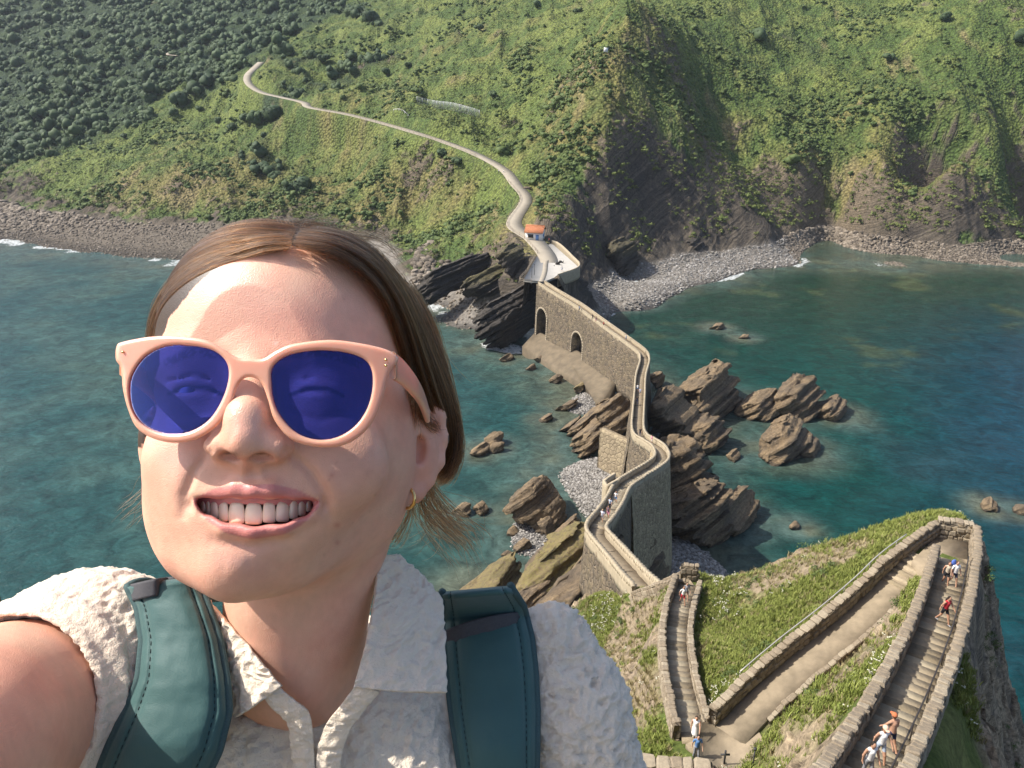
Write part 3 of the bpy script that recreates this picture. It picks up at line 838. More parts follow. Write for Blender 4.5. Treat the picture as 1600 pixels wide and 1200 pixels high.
NEAR = 'rubble stone walls of the zigzag path'
_o = offset_line(FL_RIGHT, .98); _c1 = at_z(1521, 846, 54.4); w_out = np.vstack([_o[:-1], np.linspace(_o[-1], _c1, 8)])
o = wall('stone_wall', w_out, .40, 1.0, -3.5, M_WALL, 'tall outer rubble wall along the cliff edge beside the long right flight', NEAR, rough=.06)
dress_wall(o, w_out, .40, 1.0, 1)
w_in = offset_line(FL_RIGHT[:-1], -.95)
o = wall('stone_wall', w_in, .40, .8, -2.4, M_WALL, 'inner rubble wall between the long right flight and the grassy slope', NEAR, seed=3, rough=.06)
dress_wall(o, w_in, .40, .8, 2)
a = at_z(1510, 838, 54.4); w_end = np.linspace(w_out[-1] + np.array((.1, .12, 0)), at_z(1462, 835, 54.4), 12)
o = wall('stone_wall', w_end, .46, 1.0, -3.0, M_WALL, 'short rubble wall closing the far end of the corner landing above the sea', NEAR, seed=4, rough=.06)
dress_wall(o, w_end, .46, 1.0, 3)
w_mid = np.vstack([w_end[-1:], offset_line(FL_MID, 1.02)[2:]])
w_mid = catmull(np.vstack([w_mid[:1], w_mid[3::6], w_mid[-1:]]), .4)
o = wall('stone_wall', w_mid, .42, .9, -1.6, M_WALL, 'long rubble wall with a metal handrail above the middle ramp', NEAR, seed=5, rough=.06)
dress_wall(o, w_mid, .42, .9, 4)
cur = offset_line(FL_MID[4:-4], -.88)
kb = tag(link('kerb_wall', wall_mesh('kerb_wall', cur, .24, .12, -.8, M_WALL, seed=6)), 'low pale kerb along the grassy lower edge of the middle ramp', 'kerb', kind='thing'); dress_wall(kb, cur, .26, .12, 7, rows=0, size=.42)
mb = MB(); rl = offset_line(w_mid[6:-6], .32); rl[:, 2] += 1.12
hr = empty('handrail', rl[0]); tag(hr, 'thin grey metal handrail fixed along the long wall of the middle ramp', 'handrail')
def rel(o, root): o.location = -root.location; return o
M_RAIL = simple_mat('galvanised_rail', (.42, .40, .37), .5, .2, 6, 0, .4)
mb.tube(rl, .035, 6); rel(mb.build('rail', M_RAIL, hr), hr)
for k in range(2, len(rl) - 1, 6):
    mb = MB(); mb.tube([rl[k] - (0, 0, .38), rl[k]], .025, 6); rel(mb.build('post', M_RAIL, hr), hr)
rl = offset_line(FL_RIGHT[2:-2], .60); rl[:, 2] += .95
hr = empty('handrail', rl[0]); tag(hr, 'thin dark handrail running down the right side of the long flight', 'handrail')
M_RAILD = simple_mat('dark_rail', (.06, .05, .045), .5, .2, 6, 0, .3)
mb = MB(); mb.tube(rl, .03, 6); rel(mb.build('rail', M_RAILD, hr), hr)
for k in range(2, len(rl) - 1, 7):
    mb = MB(); mb.tube([rl[k] - (0, 0, 1.0), rl[k]], .022, 6); rel(mb.build('post', M_RAILD, hr), hr)
w_l1 = offset_line(FL_LEFT[3:], -.86)
o = wall('stone_wall', w_l1, .36, .75, -2.0, M_WALL, 'left rubble wall of the narrow curving steps above the dry slope', NEAR, seed=7, rough=.05)
dress_wall(o, w_l1, .36, .75, 5, rows=3)
w_l2 = offset_line(FL_LEFT[5:], .84)
o = wall('stone_wall', w_l2, .32, .5, -1.2, M_WALL, 'right low wall of the narrow curving steps beside the green slope', NEAR, seed=8, rough=.05)
dress_wall(o, w_l2, .32, .5, 6, rows=2, drop=.6)
# ------------------------------------------------------------------ the causeway between islet and mainland
CWP = ((1010, 928, 41.4), (990, 908, 39.8), (971, 885, 38.0), (948, 858, 35.8), (932, 838, 34.2), (934, 826, 33.3), (947, 809, 31.6), (960, 789, 29.8), (973, 765, 27.6), (995, 749, 26.2), (1021, 733, 25.2), (1034, 720, 24.2), (1029, 704, 22.4), (1014, 693, 20.8), (1001, 685, 19.4),
       (996, 672, 18.6), (997, 647, 17.2), (999, 620, 15.9), (1001, 591, 15.4), (1007, 567, 15.3), (1003, 553, 15.6), (983, 537, 16.2), (961, 521, 16.7), (932, 500, 17.3), (903, 479, 17.9), (871, 460, 18.7), (846, 444, 19.5))
CWL = []; CWI = []
_c = np.array([at_z(*p) for p in CWP])
CW = catmull(_c, .8)
def cw_index(k): return int(np.argmin(((CW - _c[k]) ** 2).sum(1)))
def cw_seg(a, b): return CW[cw_index(a):cw_index(b) + 1]
CG = 'stone parapets of the causeway'
strip('path', cw_seg(0, 5), .85, M_DECK); strip('path', cw_seg(11, 26), 1.05, M_DECK)
stairs(cw_seg(5, 9)[::-1], .85, 26, 'flight of steps with walkers on the causeway, above the tall buttress wall')
stairs(cw_seg(9, 11)[::-1], .9, 12, 'pale steps rounding the bend on top of the tall buttress wall')
def parapet(a, b, side, label, h=.85, th=.30, hw=1.05, seed=0):
    L = offset_line(cw_seg(a, b), side * hw)
    o = link('stone_parapet', wall_mesh('stone_parapet', L, th, h, -.8, M_COPE, seed=seed, rough=.05)); tag(o, label, 'parapet', CG)
    mb = MB(); r = random.Random(seed + 40); L2 = L.copy(); L2[:, 2] += h
    for i in range(0, len(L2) - 1):
        c = (L2[i] + L2[i + 1]) / 2; d = L2[i + 1] - L2[i]
        mb.box((0, 0, 0), (np.linalg.norm(d) * r.uniform(.9, 1.02), th + r.uniform(.02, .12), .16 + r.uniform(0, .06)))
        mb.v[-1] = mb.v[-1] @ rotz(math.atan2(d[1], d[0]) + r.uniform(-.05, .05)).T + c
    mb.build('coping', M_COPE, o)
    return o
# the left-hand side (seen from the islet) is side -1
parapet(0, 5, -1, 'pale parapet on the outer left side of the ramp below the zigzag', seed=11)
parapet(0, 5, 1, 'pale parapet on the inner right side of the ramp below the zigzag', seed=12)
parapet(5, 8, -1, 'brown parapet on the left of the causeway steps, ending at a square bay', seed=13)
parapet(5, 9, 1, 'sunlit parapet on the right of the causeway steps, above the buttress wall', .7, seed=14)
parapet(8, 12, -1, 'brown parapet curving round the inside of the bend', seed=15)
parapet(9, 14, 1, 'pale parapet curving round the outside of the bend over the sea rocks', .8, seed=16)
parapet(12, 15, -1, 'parapet on the left just past the bend beside the square rubble wall', seed=17)
parapet(15, 20, -1, 'long pale parapet on the left of the straight middle of the causeway', seed=18)
parapet(14, 20, 1, 'long pale parapet on the right of the straight middle of the causeway', seed=19)
parapet(20, 26, -1, 'left parapet of the arched bridge rising to the plaza', .8, seed=20)
parapet(20, 26, 1, 'right parapet of the arched bridge, on the pebble beach side', .9, seed=21)
# short parapets closing the turn under the zigzag
tl = offset_line(TURN, -.9); o = wall('stone_wall', tl[1:], .38, .8, -1.5, M_WALL, 'low rubble wall on the far side of the turn between steps and causeway ramp', NEAR, seed=22); dress_wall(o, tl[1:], .38, .8, 8, rows=2)
tl = offset_line(TURN, .9); o = wall('stone_wall', tl, .38, .8, -3.0, M_WALL, 'taller rubble wall on the near side of the turn facing the dry slope', NEAR, seed=23); dress_wall(o, tl, .38, .8, 9, rows=5, drop=2.2)
te = np.linspace(at_z(1063, 899, 45.2), at_z(1090, 901, 45.2), 6); o = wall('stone_wall', te, .36, .9, -1.5, M_WALL, 'short rubble wall closing the foot of the narrow steps', NEAR, seed=24); dress_wall(o, te, .36, .9, 10, rows=2)
# masses of masonry below the deck
def mass(name, a, b, hw, bottom, label, cat='wall', group=None, mat=None, batter=.06, top=-.05, seed=0):
    L = cw_seg(a, b)
    return tag(link(name, wall_mesh(name, L, 2 * hw, top, bottom, mat or M_WALLFAR, rough=.10, batter=batter, seed=seed)), label, cat, group, 'thing')
mass('retaining_wall', 0, 5, 1.15, -6.5, 'sloping rubble retaining wall under the ramp below the zigzag', seed=1)
mass('retaining_wall', 5, 8, 1.12, ('abs', 9.0), 'rubble retaining wall under the causeway steps', seed=2)
mass('buttress_wall', 8, 12, 1.2, ('abs', 6.0), 'tall curved grey buttress wall carrying the bend of the causeway', batter=.09, seed=3, mat=stone_material('buttress_masonry', (.50, .39, .24), (.27, .21, .13), 1.8, (.36, .29, .19), .2))
mass('retaining_wall', 12, 15, 1.15, ('abs', 4.0), 'rubble retaining wall with plants at the foot of the bend', seed=4)
mass('retaining_wall', 15, 20, 1.15, ('abs', 2.0), 'rubble retaining wall under the straight middle of the causeway', batter=.10, seed=5)
# the arched bridge: its underside follows the arches
def bridge():
    L = cw_seg(20, 26)
    L[-1] = L[-1] + (L[-1] - L[-4]) * .3
    seg = np.linalg.norm(np.diff(L, axis=0), axis=1); S = np.concatenate([[0], np.cumsum(seg)])
    def s_at(px):
        pts = [(abs(800 + FPX * p[0] / (p[1] * CT - (p[2] - CAM_Z) * ST) - px), s) for p, s in zip(offset_line(L, -1.3), S)]
        return min(pts)[1]
    arches = [(s_at(904), 3.3, 5.2, 6.2), (s_at(848), 2.8, 4.0, 9.0)]     # centre, half span, floor z, height
    cuts = []
    for s in np.linspace(0, S[-1], 110): cuts.append((s, 3.0))
    cuts = [(s, z) for s, z in cuts if all(abs(s - a[0]) > a[1] for a in arches)]
    for c, hw, z0, h in arches:
        spring = z0 + h - hw
        cuts += [(c - hw - .001, 3.0)]
        for t in np.linspace(-1, 1, 17):
            cuts.append((c + hw * t * .9999, spring + hw * math.sqrt(max(0, 1 - t * t))))
        cuts += [(c + hw + .001, 3.0)]
    cuts.sort()
    V = []; k = 10
    for s, zb in cuts:
        p = np.array([np.interp(s, S, L[:, i]) for i in range(3)])
        i = min(len(L) - 2, int(np.searchsorted(S, s, 'right') - 1)); d = L[i + 1] - L[i]; d = d[:2] / np.linalg.norm(d[:2]); nrm = np.array((d[1], -d[0]))
        zt = p[2] - .05
        for side in (-1, 1):
            for f in (np.linspace(0, 1, k) if side < 0 else np.linspace(1, 0, k)):
                z = zb + (zt - zb) * f
                w = 1.25 + .035 * (zt - z)
                V.append((p[0] + nrm[0] * side * w, p[1] + nrm[1] * side * w, z))
    V = np.array(V); n = len(cuts)
    V += (fbm(V / .9, 3, 77)[:, None] * np.array((.1, .1, .03)))
    me = mesh_np('arched_bridge', V, [grid_faces(n, 2 * k, True), np.array([list(range(2 * k))][::-1]), np.array([[(n - 1) * 2 * k + i for i in range(2 * k)][::-1]])], M_WALLFAR, False)
    o = tag(link('arched_bridge', me), 'rubble stone bridge with two round arches leading to the mainland plaza', 'bridge', kind='thing')
    for c, hw, z0, h in arches:                                    # dressed stones round each arch
        p = np.array([np.interp(c, S, L[:, i]) for i in range(3)]); i = int(np.searchsorted(S, c)) - 1; d = L[i + 1] - L[i]; d = d[:2] / np.linalg.norm(d[:2]); nrm = np.array((d[1], -d[0])); az = math.atan2(d[1], d[0])
        mb = MB(); spring = z0 + h - hw
        for a in np.linspace(0, math.pi, 15):
            x, z = math.cos(a) * (hw + .28), spring + math.sin(a) * (hw + .28)
            w = 1.25 + .035 * (p[2] - z)
            ca, sa = math.cos(a - math.pi / 2), math.sin(a - math.pi / 2)
            rr = rotz(az) @ np.array(((ca, 0, -sa), (0, 1, 0), (sa, 0, ca)))
            mb.box((p[0] + d[0] * x - nrm[0] * w, p[1] + d[1] * x - nrm[1] * w, z), (.5 * (hw + .3) / 2.2, .3, .55), rr)
        for sx in (-1, 1):
            for z in np.arange(z0 - 1.5, spring - .2, .6):
                w = 1.25 + .035 * (p[2] - z); x = sx * (hw + .28)
                mb.box((p[0] + d[0] * x - nrm[0] * w, p[1] + d[1] * x - nrm[1] * w, z + .3), (.55, .3, .56), rotz(az))
        mb.build('arch_ring', M_STONE2, o)
    # infill at the back of each arch: the passage is walled on the far side
    mb = MB()
    for c, hw, z0, h in arches:
        p = np.array([np.interp(c, S, L[:, i]) for i in range(3)]); i = int(np.searchsorted(S, c)) - 1; d = L[i + 1] - L[i]; d = d[:2] / np.linalg.norm(d[:2]); nrm = np.array((d[1], -d[0])); az = math.atan2(d[1], d[0])
        mb.box((p[0] + nrm[0] * 1.1, p[1] + nrm[1] * 1.1, z0 + h / 2 - .8), (2 * hw, .5, h + 1.2), rotz(az))
    mb.build('arch_backing', M_WALLFAR, o)
bridge()
# slipway apron below the bridge and its small walls
ap = [at_z(*p) for p in ((838, 517, 5.0), (860, 526, 5.3), (905, 549, 5.6), (950, 580, 5.8), (962, 600, 5.0), (934, 636, 2.0), (931, 616, 1.6), (880, 584, 1.4), (816, 541, 1.6))]
cen = np.mean(ap, axis=0)
V = [cen]; F = []; n = len(ap)
rings = 7
for k in range(1, rings + 1):
    for p in ap: V.append(cen + (p - cen) * k / rings)
for i in range(n): F.append((0, 1 + i, 1 + (i + 1) % n))
V = np.array(V)
low = V[-n:].copy(); low[:, 2] -= 3
V[:-n, 2] += fbm(V[:-n] / 2.2, 3, 5) * .08
V = np.vstack([V, low])
Q = [(1 + k * n + i, 1 + (k + 1) * n + i, 1 + (k + 1) * n + (i + 1) % n, 1 + k * n + (i + 1) % n) for k in range(rings) for i in range(n)]
tag(link('slipway', mesh_np('slipway', V, [np.array(F), np.array(Q)], M_CONC, False)), 'sloping beige concrete apron at the foot of the arched bridge', 'slipway', kind='thing')
wl = np.linspace(at_z(941, 715, 3.6), at_z(985, 733, 3.2), 14); wl[:, 2] = 3.0
M_ASHLAR = stone_material('squared_masonry', (.33, .265, .17), (.24, .19, .125), 1.1, (.18, .14, .09), .1, .1)
wl2 = np.linspace(at_z(941, 668, 9.8), at_z(988, 690, 9.8), 16)
tag(link('sea_wall', wall_mesh('sea_wall', wl2, 1.2, 0, ('abs', 0.5), M_ASHLAR, batter=.05, seed=31)), 'square beige block wall standing on the pebbles below the bend', 'wall', kind='thing')
wl3 = np.linspace(at_z(988, 690, 10.4), at_z(1001, 700, 12.0), 8)
tag(link('sea_wall', wall_mesh('sea_wall', wl3, 1.4, 3.0, ('abs', 0.5), M_CONC, batter=.05, seed=32)), 'narrow upright concrete edge joining the block wall to the causeway', 'wall', kind='thing')
bay = [at_z(*p) for p in ((966, 757, 28.0), (948, 768, 28.2), (943, 760, 28.0), (960, 748, 27.6))]
bl = np.vstack([np.linspace(bay[i], bay[i + 1], 5)[:4 if i < 2 else 5] for i in range(3)])
tag(link('stone_parapet', wall_mesh('stone_parapet', bl, .36, .9, -6, M_COPE, seed=33)), 'square bay of parapet jutting left from the causeway steps', 'parapet', CG)
# ------------------------------------------------------------------ the road on the mainland
rl = ROAD.copy(); strip('road', rl, ROAD_W * .95, M_ROAD, .05)
pz = PLAZA.copy(); pz[:, 2] = 19.99
mb = MB(); n = len(pz); mb.add(np.vstack([pz, pz - (0, 0, .6)]), [tuple(range(n)), ] + [(i, (i + 1) % n, n + (i + 1) % n, n + i) for i in range(n)])
tag(mb.build('plaza_pavement', simple_mat('plaza_asphalt', (.30, .285, .255), .9, .2, .4, .01)), kind='structure')
mk = np.array([at_z(*p) for p in ((846, 440, 20.03), (851, 425, 20.03), (853, 410, 20.03), (857, 402, 20.03))])
strip('footway', catmull(mk, 1.0), .75, M_ROAD, .045)
o = tag(link('stone_parapet', wall_mesh('stone_parapet', catmull([at_z(*p) for p in ((872, 433, 20), (905, 419, 20), (893, 402, 20), (874, 384, 20), (862, 379, 20.6))], 1.0), .4, .9, -3.0, M_COPE, seed=34)), 'low pale parapet edging the plaza above the pebble beach', 'parapet', kind='thing')
# ================================================================== ROCKS IN AND BESIDE THE WATER
BED_N = np.array((-.52, .28, .80)); BED_N /= np.linalg.norm(BED_N)
BED_A = np.array((.62, .78, 0)); BED_A -= BED_N * (BED_A @ BED_N); BED_A /= np.linalg.norm(BED_A)
BED_B = np.cross(BED_N, BED_A)
def rock_material(name, cols):
    m = NT(name)
    crd = m.n('NewGeometry').outputs['Position']
    dt = m.n('VectorMath', operation='DOT_PRODUCT'); m.l(crd, dt.inputs[0]); dt.inputs[1].default_value = BED_N
    wob = m.noise(crd, .35, 4, .6)
    sc = m.math('ADD', m.math('MULTIPLY', dt.outputs['Value'], 2.6), m.math('MULTIPLY', wob, 2.4))
    cmb = m.n('CombineXYZ'); m.l(sc, cmb.inputs[0])
    ln = m.noise(cmb.outputs[0], 1.0, 5, .7)
    gr = m.noise(crd, 2.2, 7, .72)
    big = m.noise(crd, .22, 4, .6)
    c = m.ramp(ln, tuple((p_, c_) for p_, c_ in zip((.28, .45, .58, .75), cols)))
    c = m.mix(.85, c, m.ramp(gr, ((.25, .15), (.5, .5), (.75, .85))), 'OVERLAY')
    nrm = m.n('NewGeometry').outputs['Normal']; sx = m.n('SeparateXYZ'); m.l(nrm, sx.inputs[0])
    pos = m.n('SeparateXYZ'); m.l(crd, pos.inputs[0])
    c = m.mix(m.math('MULTIPLY', m.ramp(big, ((.45, 0), (.62, 1))), .5), c, (.07, .06, .05))
    tide = m.ramp(m.math('ADD', pos.outputs['Z'], m.math('MULTIPLY', gr, .8)), ((.7, 1), (1.9, 0)))
    c = m.mix(m.math('MULTIPLY', tide, .75), c, (.035, .032, .026))
    moss = m.math('MULTIPLY', m.attr('moss', 'Fac'), m.ramp(gr, ((.38, 0), (.56, 1))))
    c = m.mix(moss, c, (.20, .17, .055))
    m.color(c); m.p(Roughness=.88, Specular_IOR_Level=.3)
    m.bump(m.math('ADD', m.math('MULTIPLY', ln, 1.8), gr), 1.0, .40)
    return m.m
M_ROCK = rock_material('bedded_rock', ((.060, .045, .030), (.165, .118, .070), (.25, .180, .102), (.34, .26, .165)))
M_SLATE = rock_material('black_slate', ((.022, .020, .018), (.045, .040, .034), (.075, .062, .048), (.16, .125, .085)))
def rock_mesh(size, seed, sub=4, layer=.8, rough=.13, e=3.2, A=BED_A, B=BED_B, N=BED_N, moss=0.0, shear=.36, mat=None, cuts=14):
    bm = bmesh.new(); bmesh.ops.create_icosphere(bm, subdivisions=sub, radius=1.0)
    v = np.array([x.co for x in bm.verts]); f = np.array([[x.index for x in p.verts] for p in bm.faces]); bm.free()
    r = random.Random(seed)
    v /= (np.abs(v) ** e).sum(1)[:, None] ** (1 / e)
    S = np.array(size) / 2
    off3 = np.array([r.uniform(-50, 50) for _ in range(3)])
    v[:, 0] += .22 * r.uniform(-1, 1) * v[:, 2]; v[:, 1] += .22 * r.uniform(-1, 1) * v[:, 2]
    taper = 1 - .22 * (v[:, 0] * r.uniform(-1, 1) + v[:, 2] * r.uniform(.2, 1))
    v *= np.stack([np.ones(len(v)), taper, taper * .5 + .5], 1)
    p = v * S
    q = p + off3
    sc = max(size)
    p = p * (1 + rough * 1.7 * fbm(q / (sc * .42), 3, seed)[:, None] + rough * .9 * fbm(q / (sc * .13), 3, seed + 3, ridged=True)[:, None])
    for k in range(cuts):                                     # flat joint faces
        n_ = np.array([r.gauss(0, 1), r.gauss(0, 1), r.gauss(0, .45)]); n_ /= np.linalg.norm(n_); ext = np.abs(n_) @ S; o_ = np.maximum(p @ n_ - ext * r.uniform(.44, .74), 0)
        p = p - .88 * o_[:, None] * n_
    # beds: each layer slides a little, its edges stand proud
    wb = .35 * fbm(q / (sc * .3), 2, seed + 5)
    lay = np.floor(p[:, 2] / layer + wb).astype(np.int64).astype(np.int32); z0 = np.zeros(len(p), np.int32)
    h1 = _hash(lay, z0 + 1, z0, seed) - .5; h2 = _hash(lay, z0 + 2, z0, seed) - .5; h3 = _hash(lay, z0 + 3, z0, seed) - .5
    p[:, 0] = p[:, 0] * (1 + shear * h1) + shear * .35 * S[0] * h2
    p[:, 1] = p[:, 1] * (1 + shear * 1.6 * h3) + shear * .35 * S[1] * h1
    p += (rough * .10 * sc) * np.stack([fbm((q + 7 * k) / (sc * .06), 2, seed + 8 + k) for k in range(3)], 1)
    w = p @ np.stack([A, B, N])
    me = mesh_np('rock', w, f, mat or M_ROCK, False)
    nz = np.zeros(len(w)); add_attr(me, 'moss', np.full(len(w), moss) * smooth(-.1, .5, w[:, 2] / (np.abs(w[:, 2]).max() + 1e-6)))
    return me
ROCKS = []
def rock(px, py, z, la, lb, lnn, label, seed, sub=4, group=None, yaw=0.0, **kw):
    """la along the strike, lb down the dip, lnn across the beds (m)"""
    p = at_z(px, py, z)
    o = link('sea_rock', rock_mesh((la * 1.14, lb * 1.14, lnn * 1.12), seed, sub, **kw)); o.location = p; o.rotation_euler = (0, 0, yaw)
    tag(o, label, 'rock', group); ROCKS.append((p[0], p[1], (la + lb) / 3.2)); return o
rock(1112, 622, 3.0, 22, 15, 12, 'largest tan sea rock, right of the middle of the causeway', 101, 6, layer=1.1)
rock(1183, 640, 1.0, 13, 8, 6, 'low grey shoulder joining the largest sea rock to the split one beside it', 102, 5)
rock(1240, 628, 2.2, 17, 8, 9, 'split brown sea rock with a yellow lichen streak, behind the striped one', 103, 5, layer=.9)
rock(1296, 642, .8, 13, 5, 4.5, 'low jagged rock at the right-hand end of the sea rocks', 104, 5)
rock(1226, 690, 1.6, 15, 10, 7.5, 'striped brown sea rock standing alone in front of the split one', 105, 6, layer=.8)
rock(1262, 706, .3, 9, 4, 3, 'small spur on the right foot of the striped sea rock', 106, 4)
rock(1092, 685, 1.5, 12, 9, 6, 'banded dark rock between the largest sea rock and the causeway', 107, 5)
rock(1145, 714, .4, 4, 2.5, 2.0, 'small round rock alone in the water below the banded dark rock', 108, 4)
rock(1075, 705, .8, 7, 5, 4, 'lumpy low rock at the foot of the banded dark rock', 109, 4)
rock(1052, 655, 4.5, 14, 9, 13, 'tall dark rock face close against the right side of the causeway', 110, 5)
rock(1027, 592, 2.0, 6, 3, 3.5, 'thin leaning slab on the right of the causeway', 111, 4)
rock(1068, 745, 6.5, 12, 10, 15, 'dark rock mass under the bend, right of the buttress wall', 112, 5)
rock(1090, 806, 3.6, 12, 10, 10, 'big dark rock with a shaded hollow, below the buttress wall', 113, 6)
rock(1140, 795, 2.6, 12, 5, 6.5, 'tan ribbed rock leaning against the hollow rock over the water', 114, 5, layer=.7)
rock(1242, 822, .2, 3.2, 2.0, 1.4, 'tiny tan rock awash in the right-hand bay, off the grassy point', 115, 3)
rock(1545, 790, .4, 4.2, 2.4, 2.2, 'small pale rock awash at the far right beyond the landing', 116, 4)
rock(1592, 798, .2, 3.5, 2.2, 1.6, 'small rock cut by the right edge of the photo', 117, 3)
rock(1120, 512, .2, 7, 3.5, 2.0, 'flat brown reef in the bay near the pebble beach', 118, 4)
rock(1160, 527, .0, 5, 3, 1.2, 'grey reef just breaking the water beside the flat brown one', 119, 3)
# left of the causeway
rock(768, 688, .8, 5, 3.6, 2.6, 'upper slab of the small cluster alone in the left water', 121, 4)
rock(752, 703, .5, 6, 3, 2.2, 'long slab of the small cluster alone in the left water', 122, 4)
rock(775, 700, .5, 3.6, 3, 2.4, 'right-hand block of the small cluster alone in the left water', 123, 4)
rock(722, 798, .5, 4.4, 3, 2.2, 'wedge rock behind the loose strands of hair', 124, 4)
rock(750, 797, .5, 3.2, 2.6, 2.4, 'pointed rock beside the wedge near the loose strands of hair', 125, 4)
rock(843, 792, 2.8, 11.5, 8.5, 8, 'big tan and black sea rock left of the white pebbles', 126, 6, layer=.9)
rock(857, 822, 1.6, 3.4, 3.0, 3.6, 'brown boulder leaning on the dark face of the big tan sea rock', 127, 4, e=2.4, shear=.08)
rock(880, 832, 3.0, 12, 2.2, 1.8, 'thin ribbed slab between the big sea rock and the ramp', 128, 5, layer=.4)
rock(862, 862, 5.0, 16, 3.5, 2.6, 'long smooth grey slab running up to the ramp wall', 129, 5, layer=.5)
rock(880, 905, 9.0, 20, 8, 9, 'broad bedded ridge with yellow moss below the ramp', 130, 6, layer=1.0, moss=.8)
rock(760, 925, 2.4, 16, 11, 5, 'low mossy ridge reaching into the left water', 131, 5, layer=.7, moss=.7)
rock(850, 945, 8.0, 22, 8, 8, 'dark bedded flank of the ridge behind the right shoulder', 132, 6, layer=.8)
rock(925, 962, 22.0, 18, 9, 9, 'brown crag under the retaining wall of the ramp', 133, 5)
rock(980, 870, 12.0, 16, 8, 14, 'shaded crag beneath the ramp and the buttress wall', 134, 5)
rock(803, 830, .4, 2.6, 2.0, 1.6, 'squat boulder on the shingle below the big tan sea rock', 135, 3)
rock(815, 852, .6, 3.4, 2.4, 1.8, 'split boulder on the shingle above the mossy ridge', 136, 4)
rock(790, 866, .2, 2.4, 1.8, 1.0, 'flat reddish rock awash in the left water', 137, 3)
rock(925, 655, 2.0, 27, 4, 2.6, 'upper long tilted slab running down to the left water from the causeway', 138, 5, layer=.5)
rock(928, 678, 1.8, 24, 5, 4.0, 'lower long dark slab beside the square block wall', 139, 5, layer=.6)
rock(968, 652, 4.0, 12, 7, 8, 'shaded rock under the left side of the straight causeway', 140, 5)
rock(852, 655, .1, 4.5, 3, 1.4, 'small ribbed reef in the left water near the slabs', 141, 4, layer=.3)
rock(890, 665, .0, 11, 3.5, 1.0, 'dark ribbed ledge awash beside the long slabs', 142, 4, layer=.3)
rock(885, 635, .2, 8, 4, 1.4, 'dark flat ledge awash below the slipway', 143, 4, layer=.3)

rock(796, 492, 7.0, 34, 9, 11, 'black bedded headland block left of the arched bridge', 151, 6, mat=M_SLATE, layer=.6)
rock(712, 428, 12.0, 40, 9, 8, 'long black tilted slab on the headland, above the rubble', 152, 6, mat=M_SLATE, layer=.6)
rock(765, 440, 12.0, 24, 8, 7, 'grey slab with grass on top between the black headland blocks', 153, 5, mat=M_SLATE, layer=.6, moss=.6)
rock(880, 458, 11.0, 20, 12, 17, 'dark rock face carrying the corner of the plaza', 154, 5, mat=M_SLATE)
rock(800, 405, 20.0, 9, 7, 8, 'dark mossy knob just left of the plaza', 155, 5, mat=M_SLATE, moss=.4)
rock(1085, 385, 6.0, 18, 9, 8, 'dark rounded crag standing on the pebble beach', 156, 5, mat=M_SLATE)
rock(975, 400, 8.0, 14, 10, 12, 'dark crag at the cliff foot beside the pebble beach', 157, 5, mat=M_SLATE, moss=.3)
rock(845, 560, 1.0, 4, 3, 1.6, 'pale flat block on the left edge of the slipway', 158, 4)
rock(868, 592, .8, 5, 3, 1.8, 'pale flat block at the foot of the slipway', 159, 4)
rock(905, 606, 1.0, 6, 2.6, 1.6, 'yellowish slab at the lower right of the slipway', 160, 4, moss=.5)
rock(830, 575, .4, 3.4, 2.4, 1.4, 'small pale block in the shallows off the slipway', 161, 3)
rock(792, 560, .3, 6, 3, 1.8, 'low brown block under the black headland by the water', 162, 4)
# ================================================================== SEA
# extra shingle banks
def patch(name, pts, z, mat, lift=.5, kind='structure', n=10, noise=.3):
    P = np.array([at_z(x, y, z) for x, y in pts]); cen = P.mean(0); V = []; m_ = len(P) * 6
    t = np.linspace(0, len(P), m_, endpoint=False); i = t.astype(int); f = (t - i)[:, None]
    i0, i1, i2, i3 = (i - 1) % len(P), i, (i + 1) % len(P), (i + 2) % len(P)
    ring = .5 * (2 * P[i1] + (P[i2] - P[i0]) * f + (2 * P[i0] - 5 * P[i1] + 4 * P[i2] - P[i3]) * f ** 2 + (-P[i0] + 3 * P[i1] - 3 * P[i2] + P[i3]) * f ** 3)
    for k in range(n + 1):
        r = max(k / n, .01); q = cen + (ring - cen) * r; q[:, 2] = z + lift * (1 - r ** 2.5) - .9 * max(0, r - .8) * 5 * .6
        V.append(q)
    V = np.vstack(V); V[:, 2] += fbm(V[:, :2] / 3, 3, 3) * noise * .5
    F = grid_faces(n + 1, m_, True)[:, ::-1]
    o = link(name, mesh_np(name, V, F, mat)); tag(o, kind=kind); return V
m = NT('shingle'); crd = m.coord('Object')
cc = m.vor(crd, 2.2, 'F1', 'Color'); sp = m.n('SeparateColor'); m.l(cc, sp.inputs[0]); dd = m.vor(crd, 2.2)
c = m.ramp(sp.outputs[0], ((0, (.13, .12, .11)), (.5, (.25, .235, .21)), (1, (.40, .37, .34))))
m.color(m.mix(m.ramp(dd, ((.2, 0), (.6, 1))), c, (.07, .065, .06))); m.p(Roughness=.85); m.bump(m.math('MULTIPLY', dd, -1.0), .9, .25)
M_SHINGLE = m.m
SH1 = patch('shingle_beach', ((872, 742), (905, 718), (942, 712), (985, 740), (962, 795), (930, 812), (900, 795)), .1, M_SHINGLE, .9)
SH2 = patch('shingle_beach', ((1018, 850), (1060, 838), (1110, 868), (1142, 905), (1100, 922), (1030, 925), (995, 905)), .2, M_SHINGLE, 1.4)
SH3 = patch('shingle_beach', ((892, 622), (918, 612), (938, 622), (938, 645), (905, 650), (880, 640)), .05, M_SHINGLE, .5)
SH4 = patch('shingle_beach', ((800, 815), (850, 808), (880, 835), (850, 870), (815, 872), (795, 850)), .0, M_SHINGLE, .5)
